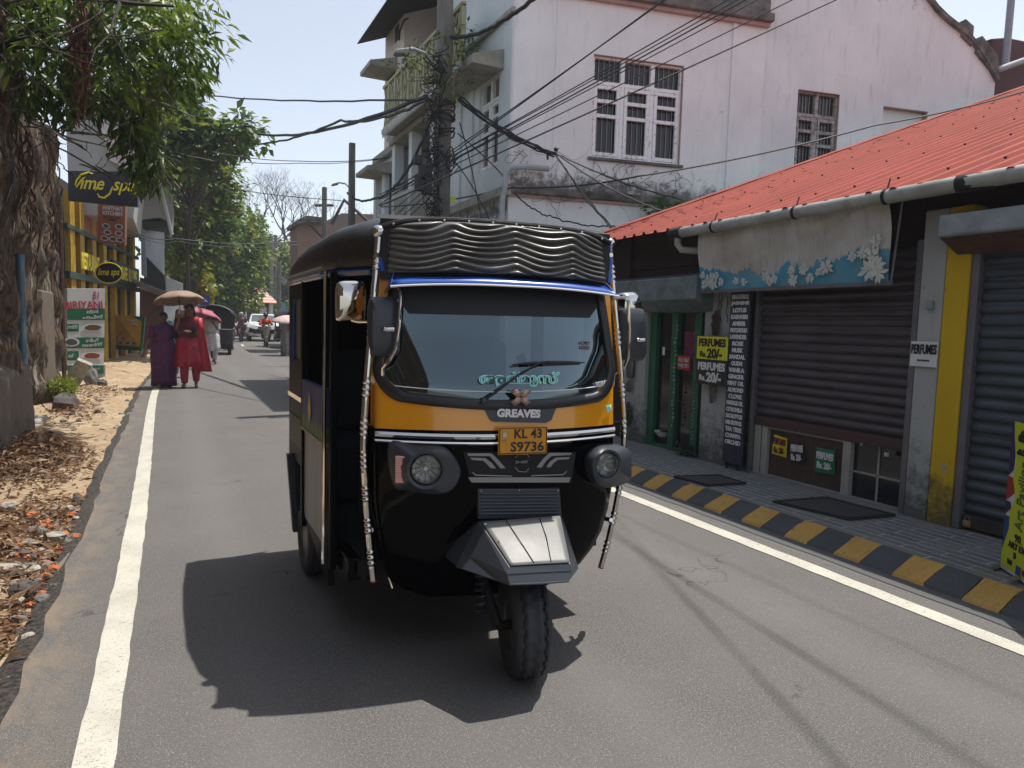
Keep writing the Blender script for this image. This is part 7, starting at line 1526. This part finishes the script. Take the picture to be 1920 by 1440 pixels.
q = atY(493,600,36); scooter((q.x,34.5,gh(34.5)), radians(-3), mat('scooter_cream', (.3,.28,.22), .3, c2=(.05,.05,.05), vs=3), 'cream scooter ridden towards the camera in front of the white car', OR_, HB, 'rider in an orange shirt and black helmet')
q = atY(447,600,43); scooter((q.x,42,gh(42)), pi, mat('scooter_maroon', (.1,.01,.02), .3), 'maroon motorcycle seen from behind left of the white car', mat('shirt_maroon', (.09,.02,.03), .6), HW, 'rider in a maroon shirt and pale helmet seen from behind')
def far_rickshaw(loc, rz, label, plate=True):
    r = thing('far_auto_rickshaw', (0,0,0), label, 'auto rickshaw', 'distant auto rickshaws'); wheels(r, [(-.55,.35),(.55,.35),(0,2.3)], .22, .12)
    MB().prism([(-.68,.0,.35),(.68,.0,.35),(.70,.0,1.0),(-.70,.0,1.0)], (0,2.0,0)).build('body', mat('far_black_paint', (.012,.016,.028), .25, coat=.4), r, bevel=.04)
    MB().rings([[(cos(k*pi/12)*.7*f, y, 1.45+sin(k*pi/12)*.38*f) for k in range(13)] for y, f in ((.0,.92),(.15,1),(2.0,1),(2.2,.85))], False, False).build('canopy', mat('far_canopy', (.02,.025,.04), .6), r, smooth=True, solid=.03)
    MB().prism([(cos(k*pi/12)*.69,.12,1.45+sin(k*pi/12)*.37) for k in range(13)], (0,.03,0)).build('rear_arch', BLACK, r)
    b = MB(); [b.box((s_*.66-.03,y,1.0),(s_*.66+.03,y+.06,1.5)) for s_ in (-1,1) for y in (0,1.0,1.9)]; b.build('canopy_post', BLACK, r)
    b = MB(); b.box((-.66,-.01,1.0),(-.3,.03,1.48)); b.box((.3,-.01,1.0),(.66,.03,1.48)); b.box((-.66,0,1.38),(.66,.03,1.5)); b.build('rear_curtain', BLACK, r); MB().box((-.3,.0,1.02),(.3,.02,1.36)).build('rear_window', mat('car_windscreen', (.12,.15,.16)), r)
    MB().box((-.66,-.02,.93),(.66,.02,.955)).build('trim', SIGNW, r); MB().box((-.2,-.04,.50),(.2,0,.66)).build('number_plate', mat('plate_yellow', (.62,.27,.012)), r)
    MB().box((-.68,-.03,.22),(.68,.03,.36)).build('bumper', BLACK, r); r.location = loc; r.rotation_euler = (0,0,rz); return r
q = atY(399,600,27.5); far_rickshaw((q.x,27.5,gh(27.5)), radians(-6), 'dark blue black auto rickshaw parked on the left behind the pink umbrella')
q = atY(549,600,33); far_rickshaw((q.x+.3,33,gh(33)), radians(5), 'grey green auto rickshaw mostly hidden behind the near black rickshaw')
q = atY(386,566,27); r = thing('blue_sign', tuple(q), 'small blue and white sign above the parked dark rickshaw', 'sign'); MB().prism([atY(376,572,27),atY(392,572,27),atY(393,553,27),atY(377,553,27)], (0,.05,0)).build('panel', mat('sign_blue', (.02,.05,.35), .5, c2=(.02,.03,.2)), r); MB().prism([atY(379,566,26.97),atY(390,566,26.97),atY(386,561,26.97)], (0,.01,0)).build('white_mark', SIGNW, r); MB().tube([atY(384,572,27.03),atY(384,650,27.03)], .03, 6).build('post', GALV, r)
# ================================================================ air: thin haze that pales the far end of the street
hz = bpy.data.materials.new('haze'); hz.use_nodes = True; hn = hz.node_tree; hn.nodes.remove(hn.nodes['Principled BSDF'])
pv = hn.nodes.new('ShaderNodeVolumePrincipled'); pv.inputs['Color'].default_value = (.85,.92,1,1); pv.inputs['Density'].default_value = .0012; pv.inputs['Anisotropy'].default_value = .2
hn.links.new(pv.outputs[0], hn.nodes['Material Output'].inputs['Volume'])
tag(MB().box((-60,-15,-1.2),(60,110,24)).build('haze', hz, None), 'thin pale summer haze hanging over the far end of the street', 'haze', kind='stuff')
